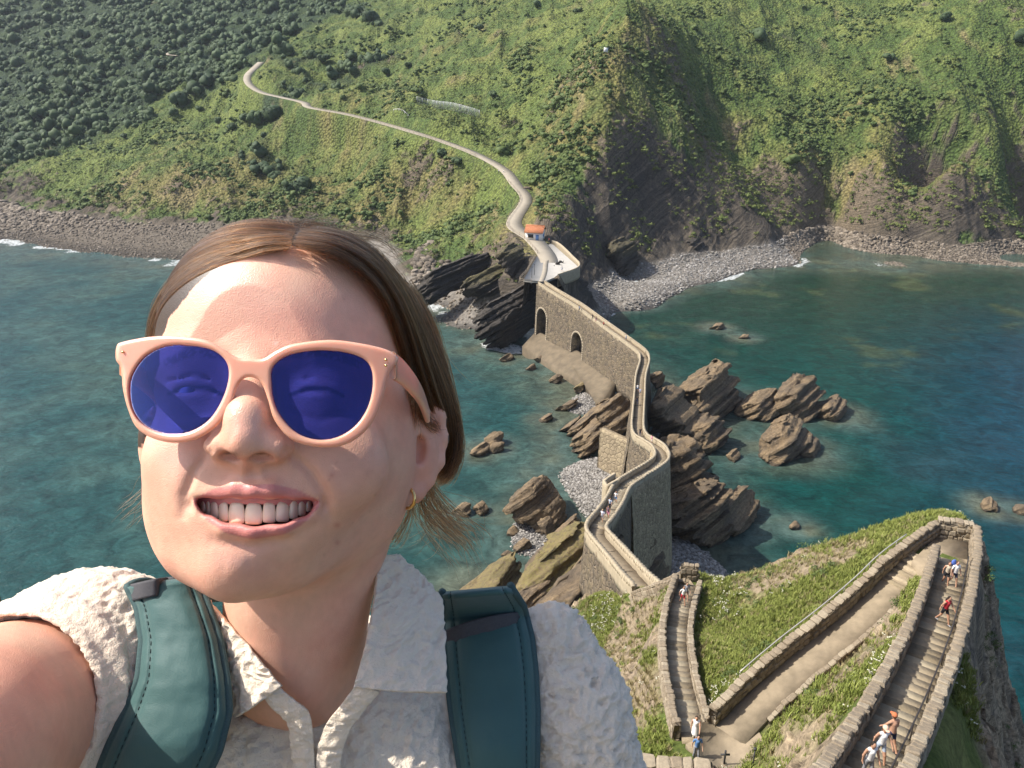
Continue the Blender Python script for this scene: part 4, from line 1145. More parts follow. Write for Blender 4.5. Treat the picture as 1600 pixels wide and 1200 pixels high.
def build_sea():
    xs = np.concatenate([np.arange(-430, -90, 3.2), np.arange(-90, 150, 1.4), np.arange(150, 431, 3.2)]); ys = np.concatenate([np.arange(-30, 60, 3.0), np.arange(60, 240, 1.3), np.arange(240, 462, 1.6)])
    X, Y = [a.ravel() for a in np.meshgrid(xs, ys)]
    H = mainland_h(X, Y).astype(float); H = np.where(Y < 190, -8, H)
    p2 = np.stack([X, Y], 1)
    far_n = fbm(p2 / 22, 4, 201); mid_n = fbm(p2 / 7, 4, 203)
    d = np.clip(-H / 8, 0, 1)
    near = np.zeros(len(X))
    for x, y, r in ROCKS:
        q = np.hypot(X - x, Y - y)
        near = np.maximum(near, 1 - smooth(r * .75, r * 1.9 + 5, q))
    L = CW[::6]
    dist, _ = poly_dist(X, Y, L)
    near = np.maximum(near, .95 * (1 - smooth(6, 34, dist + 8 * far_n)))
    for S in (SH1, SH2, SH3, SH4):
        c = S.mean(0); r = np.hypot(*(S[:, :2] - c[:2]).T).max()
        near = np.maximum(near, 1 - smooth(r * .7, r * 2.0, np.hypot(X - c[0], Y - c[1])))
    hi = islet_h(X, Y); near = np.maximum(near, smooth(-6, 1, hi) * (Y < 110))
    left = smooth(60, -30, X - .12 * (Y - 150)) 
    shallow = np.clip(np.maximum(1 - d * 1.15, near) + .25 * far_n, 0, 1)
    deep_r = lerp(np.array((.006, .026, .014)), lerp(np.array((.002, .034, .028)), np.array((.002, .026, .045)), smooth(70, 130, X + 20 * far_n + .3 * (160 - Y))[:, None]), smooth(300, 170, Y + 20 * far_n + .25 * (110 - X))[:, None])
    deep_l = lerp(np.array((.014, .048, .045)), np.array((.030, .066, .057)), smooth(-.3, .3, far_n)[:, None])
    deep = lerp(deep_r, deep_l, left[:, None])
    sh = lerp(np.array((.060, .088, .074)), np.array((.085, .090, .062)), smooth(-.3, .4, mid_n)[:, None])
    bed = smooth(.12, .5, far_n + .5 * mid_n - .2)[:, None] * (1 - .7 * left[:, None])
    deep = lerp(deep, np.array((.045, .062, .024)), bed * .7 * np.clip(smooth(150, 260, Y) + near, 0, 1)[:, None])
    col = lerp(deep, sh, (shallow ** 1.3 * .8)[:, None])
    Z = .10 * fbm(p2 / 6.0, 2, 210)
    Z = np.where(H > .8, np.maximum(-1.2, -.3 * (H - .8)), Z)
    foam = smooth(-1.7, -.2, H + 1.1 * mid_n + .7 * far_n) * (Y > 225) * smooth(-.25, .15, far_n + .6 * mid_n) * (1 - smooth(150, 175, X))
    rf = np.zeros(len(X))
    for x, y, r in ROCKS: rf = np.maximum(rf, (1 - smooth(.2 * r, r * 1.05 + 1.0, np.abs(np.hypot(X - x, Y - y)))))
    me = mesh_np('sea', np.stack([X, Y, Z], 1), grid_faces(len(ys), len(xs)), None)
    add_attr(me, 'zone', col); add_attr(me, 'foam', foam); add_attr(me, 'rim', rf)
    return me
m = NT('sea_water'); crd = m.coord('Object')
warp = m.n('TexNoise'); m.set(warp, Scale=.05, Detail=2); m.l(crd, warp.inputs['Vector'])
w1 = m.noise(m.coord('Object', (1.0, 1.9, 1), (0, 0, .35)), .42, 6, .62, .6)
w2 = m.noise(m.coord('Object', (1.0, 1.5, 1), (0, 0, -.5)), 1.5, 4, .6, .4)
pn = m.noise(crd, .22, 6, .68, .8); sn = m.noise(crd, .9, 6, .7)
zc = m.attr('zone')
c = m.mix(.75, zc, m.ramp(pn, ((.3, .18), (.5, .48), (.7, .85))), 'OVERLAY')
c = m.mix(.35, c, m.ramp(sn, ((.3, .2), (.5, .5), (.7, .85))), 'OVERLAY')
fo = m.math('MULTIPLY', m.ramp(m.math('ADD', m.math('MULTIPLY', m.attr('foam', 'Fac'), .62), m.math('MULTIPLY', sn, .62)), ((.84, 0), (.98, 1))), m.math('GREATER_THAN', m.attr('foam', 'Fac'), .05))
c2 = m.mix(fo, c, (.55, .57, .56))
m.color(c2)
m.p(Roughness=m.math('ADD', .10, m.math('MULTIPLY', fo, .6)), IOR=1.333, Specular_IOR_Level=.20)
m.bump(m.math('ADD', w1, m.math('MULTIPLY', w2, .35)), .55, .55)
me = build_sea(); me.materials.append(m.m)
tag(link('sea_water', me), kind='structure')
# ================================================================== VEGETATION, BOULDERS, SHINGLE
def leaf_mat(name, a, b, rough=.7):
    m = NT(name)
    oi = m.n('ObjectInfo').outputs['Random']
    n = m.noise(m.coord('Object'), 1.3, 3)
    n2 = m.noise(m.n('NewGeometry').outputs['Position'], .03, 3)
    c = m.mix(m.math('MULTIPLY', m.math('ADD', oi, m.math('ADD', n, n2)), .33), a, b)
    m.color(c); m.p(Roughness=rough, Specular_IOR_Level=.25)
    return m.m
M_SHRUB = leaf_mat('shrub_leaves', (.030, .060, .014), (.115, .145, .042))
M_BRACK = leaf_mat('bracken', (.062, .096, .022), (.185, .198, .056))
M_TREE = leaf_mat('tree_leaves', (.012, .030, .014), (.078, .112, .040))
M_BARK = simple_mat('bark', (.09, .07, .05), .9, .4, 3, .05)
M_GRASS = leaf_mat('grass_blades', (.095, .140, .020), (.290, .300, .080))
M_STRAW = leaf_mat('dry_grass', (.20, .165, .075), (.36, .30, .16))
M_FLOWER = simple_mat('umbel_flowers', (.50, .48, .36), .8, .1)
def clump(seed, n, r, leaf, lobes=3, flat=.7, mat=None, name='leaf_clump'):
    """leaf-sized faces spread over and through an uneven crown"""
    g = np.random.default_rng(seed)
    cs = g.normal(0, .34, (lobes, 3)); cs[:, 2] = np.abs(cs[:, 2]) * .8 + .15; cs[0] = (0, 0, .3)
    lr = g.uniform(.45, .75, lobes)
    V = []; F = []
    for i in range(n):
        k = g.integers(lobes); d = g.normal(0, 1, 3); d /= np.linalg.norm(d)
        if d[2] < -.3: d[2] *= -1
        c = cs[k] + d * lr[k] * g.uniform(.72, 1.05); c[2] *= flat / .8
        nn = d + g.normal(0, .30, 3); nn /= np.linalg.norm(nn)
        a = np.cross(nn, g.normal(0, 1, 3)); a /= np.linalg.norm(a); b = np.cross(nn, a)
        s = leaf * g.uniform(.6, 1.3)
        V += [c - a * s, c + b * s * .55 - nn * s * .1, c + a * s, c - b * s * .55 - nn * s * .1]; F.append([4 * i + q for q in range(4)])
    me = mesh_np(name, np.array(V) * r, np.array(F), mat, False)
    return me
def crown(seed, lobes, quads, leaf, flat, mat, sub=2, amp=.30):
    """a crown of several knobbly leafy masses with loose sprays standing out of them"""
    g = np.random.default_rng(seed); V = []; F = []; n = 0
    bm = bmesh.new(); bmesh.ops.create_icosphere(bm, subdivisions=sub, radius=1.0); u = np.array([v.co for v in bm.verts]); f = np.array([[v.index for v in p.verts] for p in bm.faces]); bm.free()
    for k in range(lobes):
        c = g.normal(0, .36, 3) if k else np.zeros(3); c[2] = abs(c[2]) * .8 + .18; r = g.uniform(.32, .55) if k else .58
        d = 1 + amp * vnoise(u * 2.6 + g.uniform(0, 50, 3), seed + k)[:, None] + amp * .8 * vnoise(u * 6.0 + g.uniform(0, 50, 3), seed + 9 + k)[:, None]
        p = u * d * r + g.normal(0, .03, u.shape) + c; p[:, 2] *= flat; V.append(p); F.append(f + n); n += len(u)
    q = clump(seed + 77, quads, 1.0, leaf, lobes, flat * .8, None); v = np.empty(len(q.vertices) * 3); q.vertices.foreach_get('co', v); v = v.reshape(-1, 3)
    me = mesh_np('leaf_clump', np.vstack(V + [v]), [np.vstack(F), np.arange(len(v)).reshape(-1, 4) + n], mat, False)
    return me
def scatter_group():
    ng = bpy.data.node_groups.new('scatter', 'GeometryNodeTree')
    ng.interface.new_socket('Geometry', in_out='INPUT', socket_type='NodeSocketGeometry')
    ng.interface.new_socket('Geometry', in_out='OUTPUT', socket_type='NodeSocketGeometry')
    return ng
def scatter(name, pts, scales, variants, label=None, seed=0, tilt=.15, flat=None):
    """one 'stuff' object: many copies of a few small meshes at the given points"""
    g = np.random.default_rng(seed); n = len(pts)
    me = bpy.data.meshes.new(name)
    me.vertices.add(n); me.vertices.foreach_set('co', np.ascontiguousarray(pts, dtype=np.float32).ravel())
    a = me.attributes.new('sc', 'FLOAT', 'POINT'); a.data.foreach_set('value', np.asarray(scales, dtype=np.float32))
    a = me.attributes.new('rt', 'FLOAT_VECTOR', 'POINT')
    rt = np.stack([g.normal(0, tilt, n), g.normal(0, tilt, n), g.uniform(0, 6.283, n)], 1).astype(np.float32); a.data.foreach_set('vector', rt.ravel())
    a = me.attributes.new('ix', 'INT', 'POINT'); a.data.foreach_set('value', g.integers(0, len(variants), n).astype(np.int32))
    col = bpy.data.collections.new(name + '_kinds')
    for i, v in enumerate(variants):
        ob = bpy.data.objects.new('%s_kind_%02d' % (name, i), v); col.objects.link(ob)
    ng = scatter_group(); N = ng.nodes; Lk = ng.links
    gi = N.new('NodeGroupInput'); go = N.new('NodeGroupOutput')
    iop = N.new('GeometryNodeInstanceOnPoints'); ci = N.new('GeometryNodeCollectionInfo')
    ci.inputs['Collection'].default_value = col; ci.inputs['Separate Children'].default_value = True; ci.inputs['Reset Children'].default_value = True
    iop.inputs['Pick Instance'].default_value = True
    def na(nm, typ):
        x = N.new('GeometryNodeInputNamedAttribute'); x.data_type = typ; x.inputs['Name'].default_value = nm; return x.outputs['Attribute']
    Lk.new(gi.outputs[0], iop.inputs['Points']); Lk.new(ci.outputs[0], iop.inputs['Instance'])
    Lk.new(na('ix', 'INT'), iop.inputs['Instance Index']); Lk.new(na('sc', 'FLOAT'), iop.inputs['Scale'])
    er = N.new('FunctionNodeEulerToRotation'); Lk.new(na('rt', 'FLOAT_VECTOR'), er.inputs[0]); Lk.new(er.outputs[0], iop.inputs['Rotation'])
    Lk.new(iop.outputs[0], go.inputs[0])
    o = link(name, me); md = o.modifiers.new('scatter', 'NODES'); md.node_group = ng
    return tag(o, label, kind='stuff')
# ---- mainland scrub
X, Y, H, rk, wd, beach, fr, inp, dry, midn, finen, pebx = ML
area = Y.copy(); area *= np.interp(Y, (232, 420, 700, 1060), (.7, .9, 1.6, 2.6))
okv = (rk < .5) & (beach < .2) & (fr < .05) & (~inp) & (H > 6) & (np.abs(X) < Y * .68 + 10)
def pick(w, n, seed):
    g = np.random.default_rng(seed); w = np.where(w > 0, w, 0); c = np.cumsum(w); return np.searchsorted(c, g.uniform(0, c[-1], n))
p2 = np.stack([X, Y], 1)
patchy = smooth(.12, .40, fbm(p2 / 28, 4, 301) + .35 * midn)
w = area * okv * (1 - wd) * (.04 + patchy) / np.maximum(Y / 400, 1) ** 2
i = pick(w, 9000, 1); g = np.random.default_rng(2)
scatter('scrub', np.stack([X[i] + g.normal(0, .6, len(i)), Y[i] + g.normal(0, .6, len(i)), H[i] - .25], 1), g.gamma(3.0, .30, len(i)) * .95 + .45, [crown(k, 3, 30, .20, .75, M_SHRUB, 2) for k in range(6)], 'dense dark scrub growing over the coastal hillside', 3)
w = area * okv * (1 - wd) * (1.15 - patchy) / np.maximum(Y / 400, 1) ** 2
i = pick(w, 15000, 4)
scatter('bracken', np.stack([X[i] + g.normal(0, .5, len(i)), Y[i] + g.normal(0, .5, len(i)), H[i] - .2], 1), g.gamma(4, .11, len(i)) + .30, [clump(20 + k, 46, 1.0, .24, 5, .5, M_BRACK) for k in range(5)], 'pale bracken and rough grass on the open slopes', 5)
w = area * okv * wd / np.maximum(Y / 500, 1)
i = pick(w, 4200, 6)
scatter('woodland', np.stack([X[i] + g.normal(0, 1, len(i)), Y[i] + g.normal(0, 1, len(i)), H[i] - .8], 1), 2.4 + 5.2 * g.random(len(i)) ** 2.2, [crown(40 + k, 6, 60, .13, 1.0, M_TREE) for k in range(6)], 'dark wood covering the far valley side', 7, .08)
# scrub hanging on the cliffs
w = area * ((rk > .5) & (beach < .1) & (H > 9) & (~inp) & (fr < .05)) * smooth(-.3, .4, midn + .7 * dry - .25 + .5 * finen)
i = pick(w, 5200, 8)
scatter('cliff_plants', np.stack([X[i], Y[i], H[i] - .2], 1), g.gamma(3, .22, len(i)) + .3, [clump(60 + k, 40, 1.0, .26, 4, .6, M_BRACK) for k in range(4)], 'tufts and creepers clinging to the dark cliffs', 9)
# ---- single trees one can tell apart
def tree_parts(seed):
    g = np.random.default_rng(seed); mb = MB(); mb.tube([(0, 0, -.6), (.05, .02, .5), (-.03, .06, 1.2)], [.13, .10, .05], 6)
    for k in range(4):
        a = g.uniform(0, 6.28); mb.tube([(0, 0, .5 + .15 * k), (.35 * math.cos(a), .35 * math.sin(a), .95 + .1 * k), (.55 * math.cos(a), .55 * math.sin(a), 1.3)], [.06, .035, .015], 5)
    c = crown(seed, 7, 110, .11, 1.0, M_TREE); v = np.empty(len(c.vertices) * 3); c.vertices.foreach_get('co', v); v = v.reshape(-1, 3); v[:, 2] += .5; c.vertices.foreach_set('co', v.ravel()); c.update()
    return mb.mesh('trunk', M_BARK, True), c
TP = [tree_parts(500 + k) for k in range(5)]
TREES = [(548, 96, 5.2, 'biggest dark round tree on the hill above the upper road bend'), (505, 100, 4.2, 'dark tree just left of the biggest round tree above the road'), (604, 118, 3.4, 'small dark tree right of the biggest round tree above the road'), (610, 88, 2.6, 'lone dark bush higher on the slope right of the round trees'),
         (383, 190, 4.2, 'dark tree below the road among the bushes of the left slope'), (362, 204, 3.6, 'leftmost dark tree of the cluster below the road'), (402, 184, 3.2, 'right-hand dark tree of the cluster below the road'), (340, 192, 2.8, 'small tree at the edge of the pale left field'), (312, 172, 2.6, 'isolated tree in the middle of the pale left field'),
         (95, 222, 3.6, 'tree at the lower corner of the valley wood'), (195, 216, 2.4, 'single bush tree on the pale field above the low cliff'), (320, 68, 6.0, 'broad tree beside the thin track in the valley'), (300, 78, 5.2, 'rounded tree at the left end of the thin track'), (372, 104, 3.6, 'tree by the hairpin at the top of the road'),
         (750, 48, 3.0, 'dark tree near the top of the hill, above the rockfall fence'), (770, 152, 2.6, 'dark bush right of the rockfall fence'), (637, 105, 2.4, 'low bush up the slope from the rockfall fence'), (840, 12, 3.6, 'dark bush on the skyline left of the crest'), (690, 245, 2.6, 'dark bush just under the road edge above the green slope'), (715, 258, 3.0, 'larger bush under the road edge above the green slope'),
         (900, 20, 2.0, 'small bush on the upper left of the crest'), (1390, 95, 3.2, 'dark bush in the middle of the right-hand slope'), (1475, 32, 3.6, 'dark bush near the top of the right-hand slope')]
gidx = {}
q_ = np.stack([X, Y, H - CAM_Z], 1); zc_ = q_[:, 1] * CT - q_[:, 2] * ST; sxp = 800 + FPX * q_[:, 0] / zc_; syp = 600 - FPX * (q_[:, 1] * ST + q_[:, 2] * CT) / zc_
for k, (px, py, r, lab) in enumerate(TREES):
    dd = (sxp - px) ** 2 + (syp - py) ** 2; near = np.argsort(dd)[:60]; j = near[np.argmin(Y[near] + 3 * np.sqrt(dd[near]))]
    t = empty('tree', (X[j], Y[j], H[j])); t.rotation_euler = (0, 0, k * 1.7); t.scale = (r, r, r * .85); tag(t, lab, 'tree', 'single trees on the hillside')
    link('trunk', TP[k % 5][0], t); link('crown', TP[k % 5][1], t)
# ---- boulders of the far shores
bms = [rock_mesh((1.5, 1.2, .9), 700 + k, 3 if k < 2 else 2, .3, .14, 2.8, np.array((1, 0, 0)), np.array((0, 1, 0)), np.array((0, 0, 1))) for k in range(6)]
m = NT('shore_boulder'); oi = m.n('ObjectInfo').outputs['Random']; n = m.noise(m.coord('Object'), 2.5, 6, .7)
m.color(m.mix(.7, m.ramp(oi, ((0, (.075, .06, .045)), (.5, (.14, .112, .08)), (1, (.23, .19, .145)))), m.ramp(n, ((.3, .2), (.5, .5), (.7, .8))), 'OVERLAY')); m.p(Roughness=.9); m.bump(n, .6, .1); M_BOUL = m.m
for b in bms: b.materials.clear(); b.materials.append(M_BOUL)
right = (beach > .4) & (H > -.3) & (H < 6.5) & (X > at_z(1235, 395, 2)[0]) & (X < Y * .68)
leftb = (beach > .4) & (H > -.3) & (H < 6.5) & (X < at_z(330, 380, 3)[0]) & (X > -Y * .68)
def boulders(mask, n, nind, label, group, seed, smin_, smax_):
    i = pick(mask * area, n, seed); g = np.random.default_rng(seed); s = smin_ + (smax_ - smin_) * g.random(n) ** 2.6
    o = np.argsort(-s); i = i[o]; s = s[o]
    for k in range(nind):
        b = bpy.data.objects.new('boulder', bms[k % 6]); COL.objects.link(b); b.location = (X[i[k]], Y[i[k]], H[i[k]] + .1 * s[k]); b.rotation_euler = (g.normal(0, .3), g.normal(0, .3), g.uniform(0, 6.28)); b.scale = (s[k] * g.uniform(.8, 1.4), s[k], s[k] * g.uniform(.7, 1.1))
        tag(b, label, 'boulder', group)
    scatter('boulder_rubble', np.stack([X[i[nind:]], Y[i[nind:]], H[i[nind:]]], 1), s[nind:], bms, 'smaller rubble filling the boulder shore', seed, .35)
boulders(right, 3600, 190, 'weathered boulder in the rocky belt along the right far shore', 'boulders of the right far shore', 11, .7, 3.0)
boulders(leftb, 2600, 100, 'weathered boulder on the rocky left far shore', 'boulders of the left far shore', 12, .7, 2.8)
# ---- pebbles
M_PEB = NT('pebble'); oi = M_PEB.n('ObjectInfo').outputs['Random']; M_PEB.color(M_PEB.ramp(oi, ((0, (.12, .108, .092)), (.5, (.205, .19, .165)), (1, (.34, .315, .285))))); M_PEB.p(Roughness=.85); M_PEB = M_PEB.m
def peb(seed):
    bm = bmesh.new(); bmesh.ops.create_icosphere(bm, subdivisions=1, radius=.5); r = random.Random(seed)
    for v in bm.verts: v.co = v.co * r.uniform(.85, 1.15); v.co.z *= .6
    me = bpy.data.meshes.new('pebble'); bm.to_mesh(me); bm.free(); me.materials.append(M_PEB); return me
PEBS = [peb(k) for k in range(5)]
def pebbles(S, n, label, seed, smin_=.25, smax_=.75):
    g = np.random.default_rng(seed); m_ = len(S) // 11; k = g.integers(0, 10, n); a = g.integers(0, m_, n); t = np.sqrt(g.random(n))
    P = S.reshape(11, m_, 3); rad = np.minimum((t * 10).astype(int), 9); f = (t * 10 - rad)[:, None]
    pos = P[rad, a] * (1 - f) + P[np.minimum(rad + 1, 10), (a + 1) % m_] * f; pos[:, :2] += g.normal(0, .25, (n, 2)); pos[:, 2] += .02
    pos = pos[pos[:, 2] > -.1]
    scatter('pebbles', pos, smin_ + (smax_ - smin_) * g.random(len(pos)) ** 2, PEBS, label, seed, .3)
pebbles(SH1, 3800, 'white and grey pebbles left of the block wall', 21)
pebbles(SH2, 3600, 'grey cobbles in the shade below the buttress wall', 22, .3, .9)
pebbles(SH3, 900, 'white pebbles at the end of the slipway', 23)
pebbles(SH4, 700, 'grey pebbles round the big tan sea rock', 24)
i = pick(area * (beach > .4) * (H > .2) * (H < 6) * (X > 10) * (X < at_z(1240, 395, 2)[0]), 9000, 25); g = np.random.default_rng(25)
scatter('pebbles', np.stack([X[i] + g.normal(0, .5, len(i)), Y[i] + g.normal(0, .5, len(i)), H[i] + .02], 1), .35 + .9 * g.random(len(i)) ** 3, PEBS, 'grey pebbles of the wide right-hand beach', 25, .3)
# rubble slabs under the black headland
m_ = (X > at_z(640, 450, 3)[0]) & (X < at_z(770, 520, 1)[0]) & (H > -.5) & (H < 9) & (Y < 330)
boulders(m_, 420, 40, 'pale angular slab in the rubble under the black headland', 'rubble slabs under the black headland', 13, .8, 3.0)
# ---- islet grass
X, Y, H, rk, soil, dryv, rd = IS
vis = (Y > 24) & (Y < 66) & (X > -6) & (X < 40) & (rd > 1.25)
w = vis * (1 - rk) * (1 - soil) * smooth(-.25, .25, fbm(np.stack([X, Y], 1) / 1.6, 3, 305) + .25) * (H > 20)
def tuft(seed, n, h, spread, mat, bend=.5):
    g = np.random.default_rng(seed); V = []; F = []
    for k in range(n):
        a = g.uniform(0, 6.283); b = np.array((g.normal(0, spread), g.normal(0, spread), 0)); d = np.array((math.cos(a), math.sin(a), 0)); s = np.array((-d[1], d[0], 0)); hh = h * g.uniform(.5, 1.2); wv = .018 * g.uniform(.8, 1.8)
        m1 = b + d * hh * bend * .35 + np.array((0, 0, hh * .6)); e = b + d * hh * bend + np.array((0, 0, hh))
        V += [b - s * wv, b + s * wv, m1 + s * wv * .8, m1 - s * wv * .8, e]; F += [(5 * k, 5 * k + 1, 5 * k + 2, 5 * k + 3)]
        F.append((5 * k + 3, 5 * k + 2, 5 * k + 4, 5 * k + 4))
    F = np.array(F); q = F[F[:, 2] != F[:, 3]]; t = F[F[:, 2] == F[:, 3]][:, :3]
    return mesh_np('tuft', np.array(V), [q, t], mat, False)
i = pick(w, 26000, 31); g = np.random.default_rng(31); dd = dryv[i] * .75 > g.random(len(i))
P = np.stack([X[i] + g.normal(0, .12, len(i)), Y[i] + g.normal(0, .12, len(i)), H[i] - .03], 1)
scatter('grass', P[~dd], g.uniform(.35, .9, (~dd).sum()), [tuft(k, 26, .34, .13, M_GRASS) for k in range(5)], 'long green grass on the islet slopes', 32)
i2 = pick(vis * (1 - rk) * (.25 + dryv) * (H > 20), 9000, 33)
scatter('dry_grass', np.stack([X[i2], Y[i2], H[i2] - .03], 1), g.uniform(.4, 1.0, len(i2)), [tuft(10 + k, 18, .34, .12, M_STRAW) for k in range(4)], 'straw-coloured dry grass on the islet slopes', 34)
i3 = pick(w * smooth(0, .4, fbm(np.stack([X, Y], 1) / 4, 2, 311)), 450, 35)
def umbel(seed):
    g = np.random.default_rng(seed); mb = MB()
    for k in range(4):
        a = g.uniform(0, 6.28); rr = g.uniform(0, .12); mb.box((rr * math.cos(a), rr * math.sin(a), .38 + g.uniform(0, .1)), (.05, .05, .02), rotz(a))
    return mb.mesh('umbel', M_FLOWER)
scatter('wild_flowers', np.stack([X[i3], Y[i3], H[i3]], 1), g.uniform(.7, 1.3, len(i3)), [umbel(k) for k in range(3)], 'white flower heads among the green grass', 36)
i4 = pick(vis * (rd > 1.7) * (H > 25) * smooth(.1, .5, fbm(np.stack([X, Y], 1) / 5, 3, 307)), 260, 37)
scatter('low_bushes', np.stack([X[i4], Y[i4], H[i4] - .1], 1), g.uniform(.25, .6, len(i4)), [clump(80 + k, 120, 1.0, .12, 5, .7, M_SHRUB) for k in range(4)], 'low green bushes on the islet slopes', 38)
# ================================================================== WALKERS
M_WALK = NT('walker_clothes'); M_WALK.color(M_WALK.attr('tint')); M_WALK.p(Roughness=.8, Specular_IOR_Level=.2); M_WALK = M_WALK.m
def walker_mesh(hair, skin_, top, bottom, shoes, step=.25, arms=(.2, -.2), lean=.05, sleeve=True, skirt=False, shorts=False, longhair=False, res=.022, elbow=.25):
    s = Solid(np.arange(-.46, .46, res), np.arange(-.56, .56, res), np.arange(-.06, 1.80, res))
    prims = []
    def cap(a, b, ra, rb, c, k=.03): s.cap(a, b, ra, rb, k); prims.append(('c', np.array(a, float), np.array(b, float), ra, rb, np.array(c)))
    def ell(c0, r, c, k=.03): s.ell(c0, r, k); prims.append(('e', np.array(c0, float), np.array(r, float), 0, 0, np.array(c)))
    pel = np.array((0, 0, .90)); ch = np.array((0, lean * .45, 1.26)); nk = np.array((0, lean * .6, 1.44)); hd = np.array((0, lean * .8 + .02, 1.57))
    ell(pel, (.155, .115, .13), bottom); cap(pel + (0, 0, .05), ch, .125, .14, top); cap(ch + (-.13, 0, .09), ch + (.13, 0, .09), .065, .065, top)
    cap(nk - (0, 0, .04), nk + (0, .01, .05), .05, .048, skin_); ell(hd, (.078, .095, .115), skin_)
    ell(hd + (0, -.022, .028), (.084, .092, .10), hair)
    if longhair: cap(hd + (0, -.06, .02), ch + (0, -.13, .08), .065, .04, hair)
    for sg, ph in ((-1, step), (1, -step)):
        hip = pel + (sg * .085, 0, -.04); kn = hip + (sg * .01, .42 * math.sin(ph) + .04, -.42 * math.cos(ph)); bend = .25 if ph < 0 else .05
        an = kn + (0, .40 * math.sin(ph - bend), -.40 * math.cos(ph - bend)); sh_ = an + (0, .12, -.05)
        cap(hip, kn, .085, .06, bottom); cap(kn, an, .055, .038, skin_ if (shorts or skirt) else bottom); cap(an + (0, -.02, -.035), sh_ + (0, 0, 0), .042, .036, shoes)
    if skirt: cap(pel + (0, 0, .02), pel + (0, .02, -.36), .15, .20, bottom)
    for sg, ph in zip((-1, 1), arms):
        s0 = ch + (sg * .185, 0, .09); e = s0 + (sg * .05, .28 * math.sin(ph), -.28 * math.cos(ph)); w = e + (sg * .01, .25 * math.sin(ph + elbow), -.25 * math.cos(ph + elbow))
        cap(s0, s0 * .5 + e * .5, .052, .046, top if sleeve else skin_); cap(s0 * .5 + e * .5, e, .044, .040, skin_); cap(e, w, .038, .028, skin_); cap(w, w + (0, .05, -.07), .032, .022, skin_, .02)
    V, F = s.skin(); V = relax(V, F, 1, .4)
    best = np.full(len(V), 1e9); col = np.zeros((len(V), 3))
    for p in prims:
        if p[0] == 'c':
            ab = p[2] - p[1]; t = np.clip(((V - p[1]) @ ab) / (ab @ ab), 0, 1); d = np.linalg.norm(V - p[1] - t[:, None] * ab, axis=1) - (p[3] + t * (p[4] - p[3]))
        else: d = (np.linalg.norm((V - p[1]) / p[2], axis=1) - 1) * p[2].min()
        m_ = d < best; best = np.where(m_, d, best); col[m_] = p[5]
    if shorts: m_ = (V[:, 2] < .62) & (V[:, 2] > .14); col[m_ & (np.abs(col - np.array(bottom)).sum(1) < 1e-6)] = skin_
    f_ = (V[:, 1] > hd[1] + .035) & (V[:, 2] < hd[2] + .055) & (V[:, 2] > 1.42); col[f_ & (np.abs(V[:, 0]) < .07)] = skin_
    me = mesh_np('person', V, F, M_WALK); add_attr(me, 'tint', col); return me
SKN_, TAN, DK, BR, BL = (.46, .28, .19), (.42, .235, .15), (.02, .015, .012), (.07, .04, .022), (.40, .28, .14)
WHT, GRY, NAVY, RED, BLK, BLU, PNK, BEI = (.74, .72, .68), (.25, .25, .26), (.03, .04, .09), (.42, .03, .04), (.02, .02, .024), (.10, .20, .38), (.62, .25, .33), (.45, .38, .28)
def line_z(px, py, *lines):
    best = None
    for L in lines:
        L = np.asarray(L)[:, :3]; z = L[:, 2] - CAM_Z; dep = L[:, 1] * CT - z * ST
        x = 800 + FPX * L[:, 0] / dep; y = 600 - FPX * (L[:, 1] * ST + z * CT) / dep
        d = (x - px) ** 2 * .3 + (y - py) ** 2; i = int(np.argmin(d))
        if best is None or d[i] < best[0]: best = (d[i], L[i, 2])
    return best[1]
def walker(me, px, py, line, face, label, group=None, dz=.10, h=1.0):
    z = line_z(px, py, line) + dz if not np.isscalar(line) else line
    o = link('person', me, None, at_z(px, py, z)); o.rotation_euler = (0, 0, R(face)); h *= .88 if group == G1 else 1.0; o.scale = (h, h, h)
    return tag(o, label, 'person', group)
G1 = 'visitors on the zigzag stairs'
a = walker(walker_mesh(DK, TAN, RED, BLK, GRY, .35, (.5, -.4), .10, False, shorts=True, longhair=True, res=.016), 1472, 973, FL_RIGHT, 200, 'woman in a red tank top and dark shorts climbing the long right flight', G1)
b = walker(walker_mesh(BR, SKN_, WHT, NAVY, BLK, .25, (.2, -.1), .05, shorts=True, res=.016), 1487, 915, FL_RIGHT, 190, 'man in a white shirt with a blue backpack near the corner landing', G1)
c = walker(walker_mesh(BR, TAN, BEI, BLK, GRY, .2, (.3, -.3), .05, False, shorts=True, longhair=True, res=.018), 1476, 913, FL_RIGHT, 170, 'smaller visitor with brown hair just left of the man with the blue backpack', G1, h=.92)
d = walker(walker_mesh(BR, TAN, (.42, .235, .15), NAVY, BLK, .3, (.5, .1), .08, False, shorts=True, res=.015), 1388, 1172, FL_RIGHT, 15, 'bare-chested man in a reddish cap coming down behind two women', G1)
e = walker(walker_mesh(BR, TAN, WHT, (.36, .42, .50), WHT, .3, (.45, -.35), .04, False, shorts=True, longhair=True, res=.015), 1371, 1190, FL_RIGHT, 185, 'woman in a white sleeveless top and pale blue shorts on the long flight', G1)
f = walker(walker_mesh(DK, TAN, WHT, GRY, BLK, .2, (.3, -.2), .05, False, longhair=True, res=.015), 1352, 1216, FL_RIGHT, 190, 'dark-haired woman in a white vest cut by the bottom edge of the photo', G1)
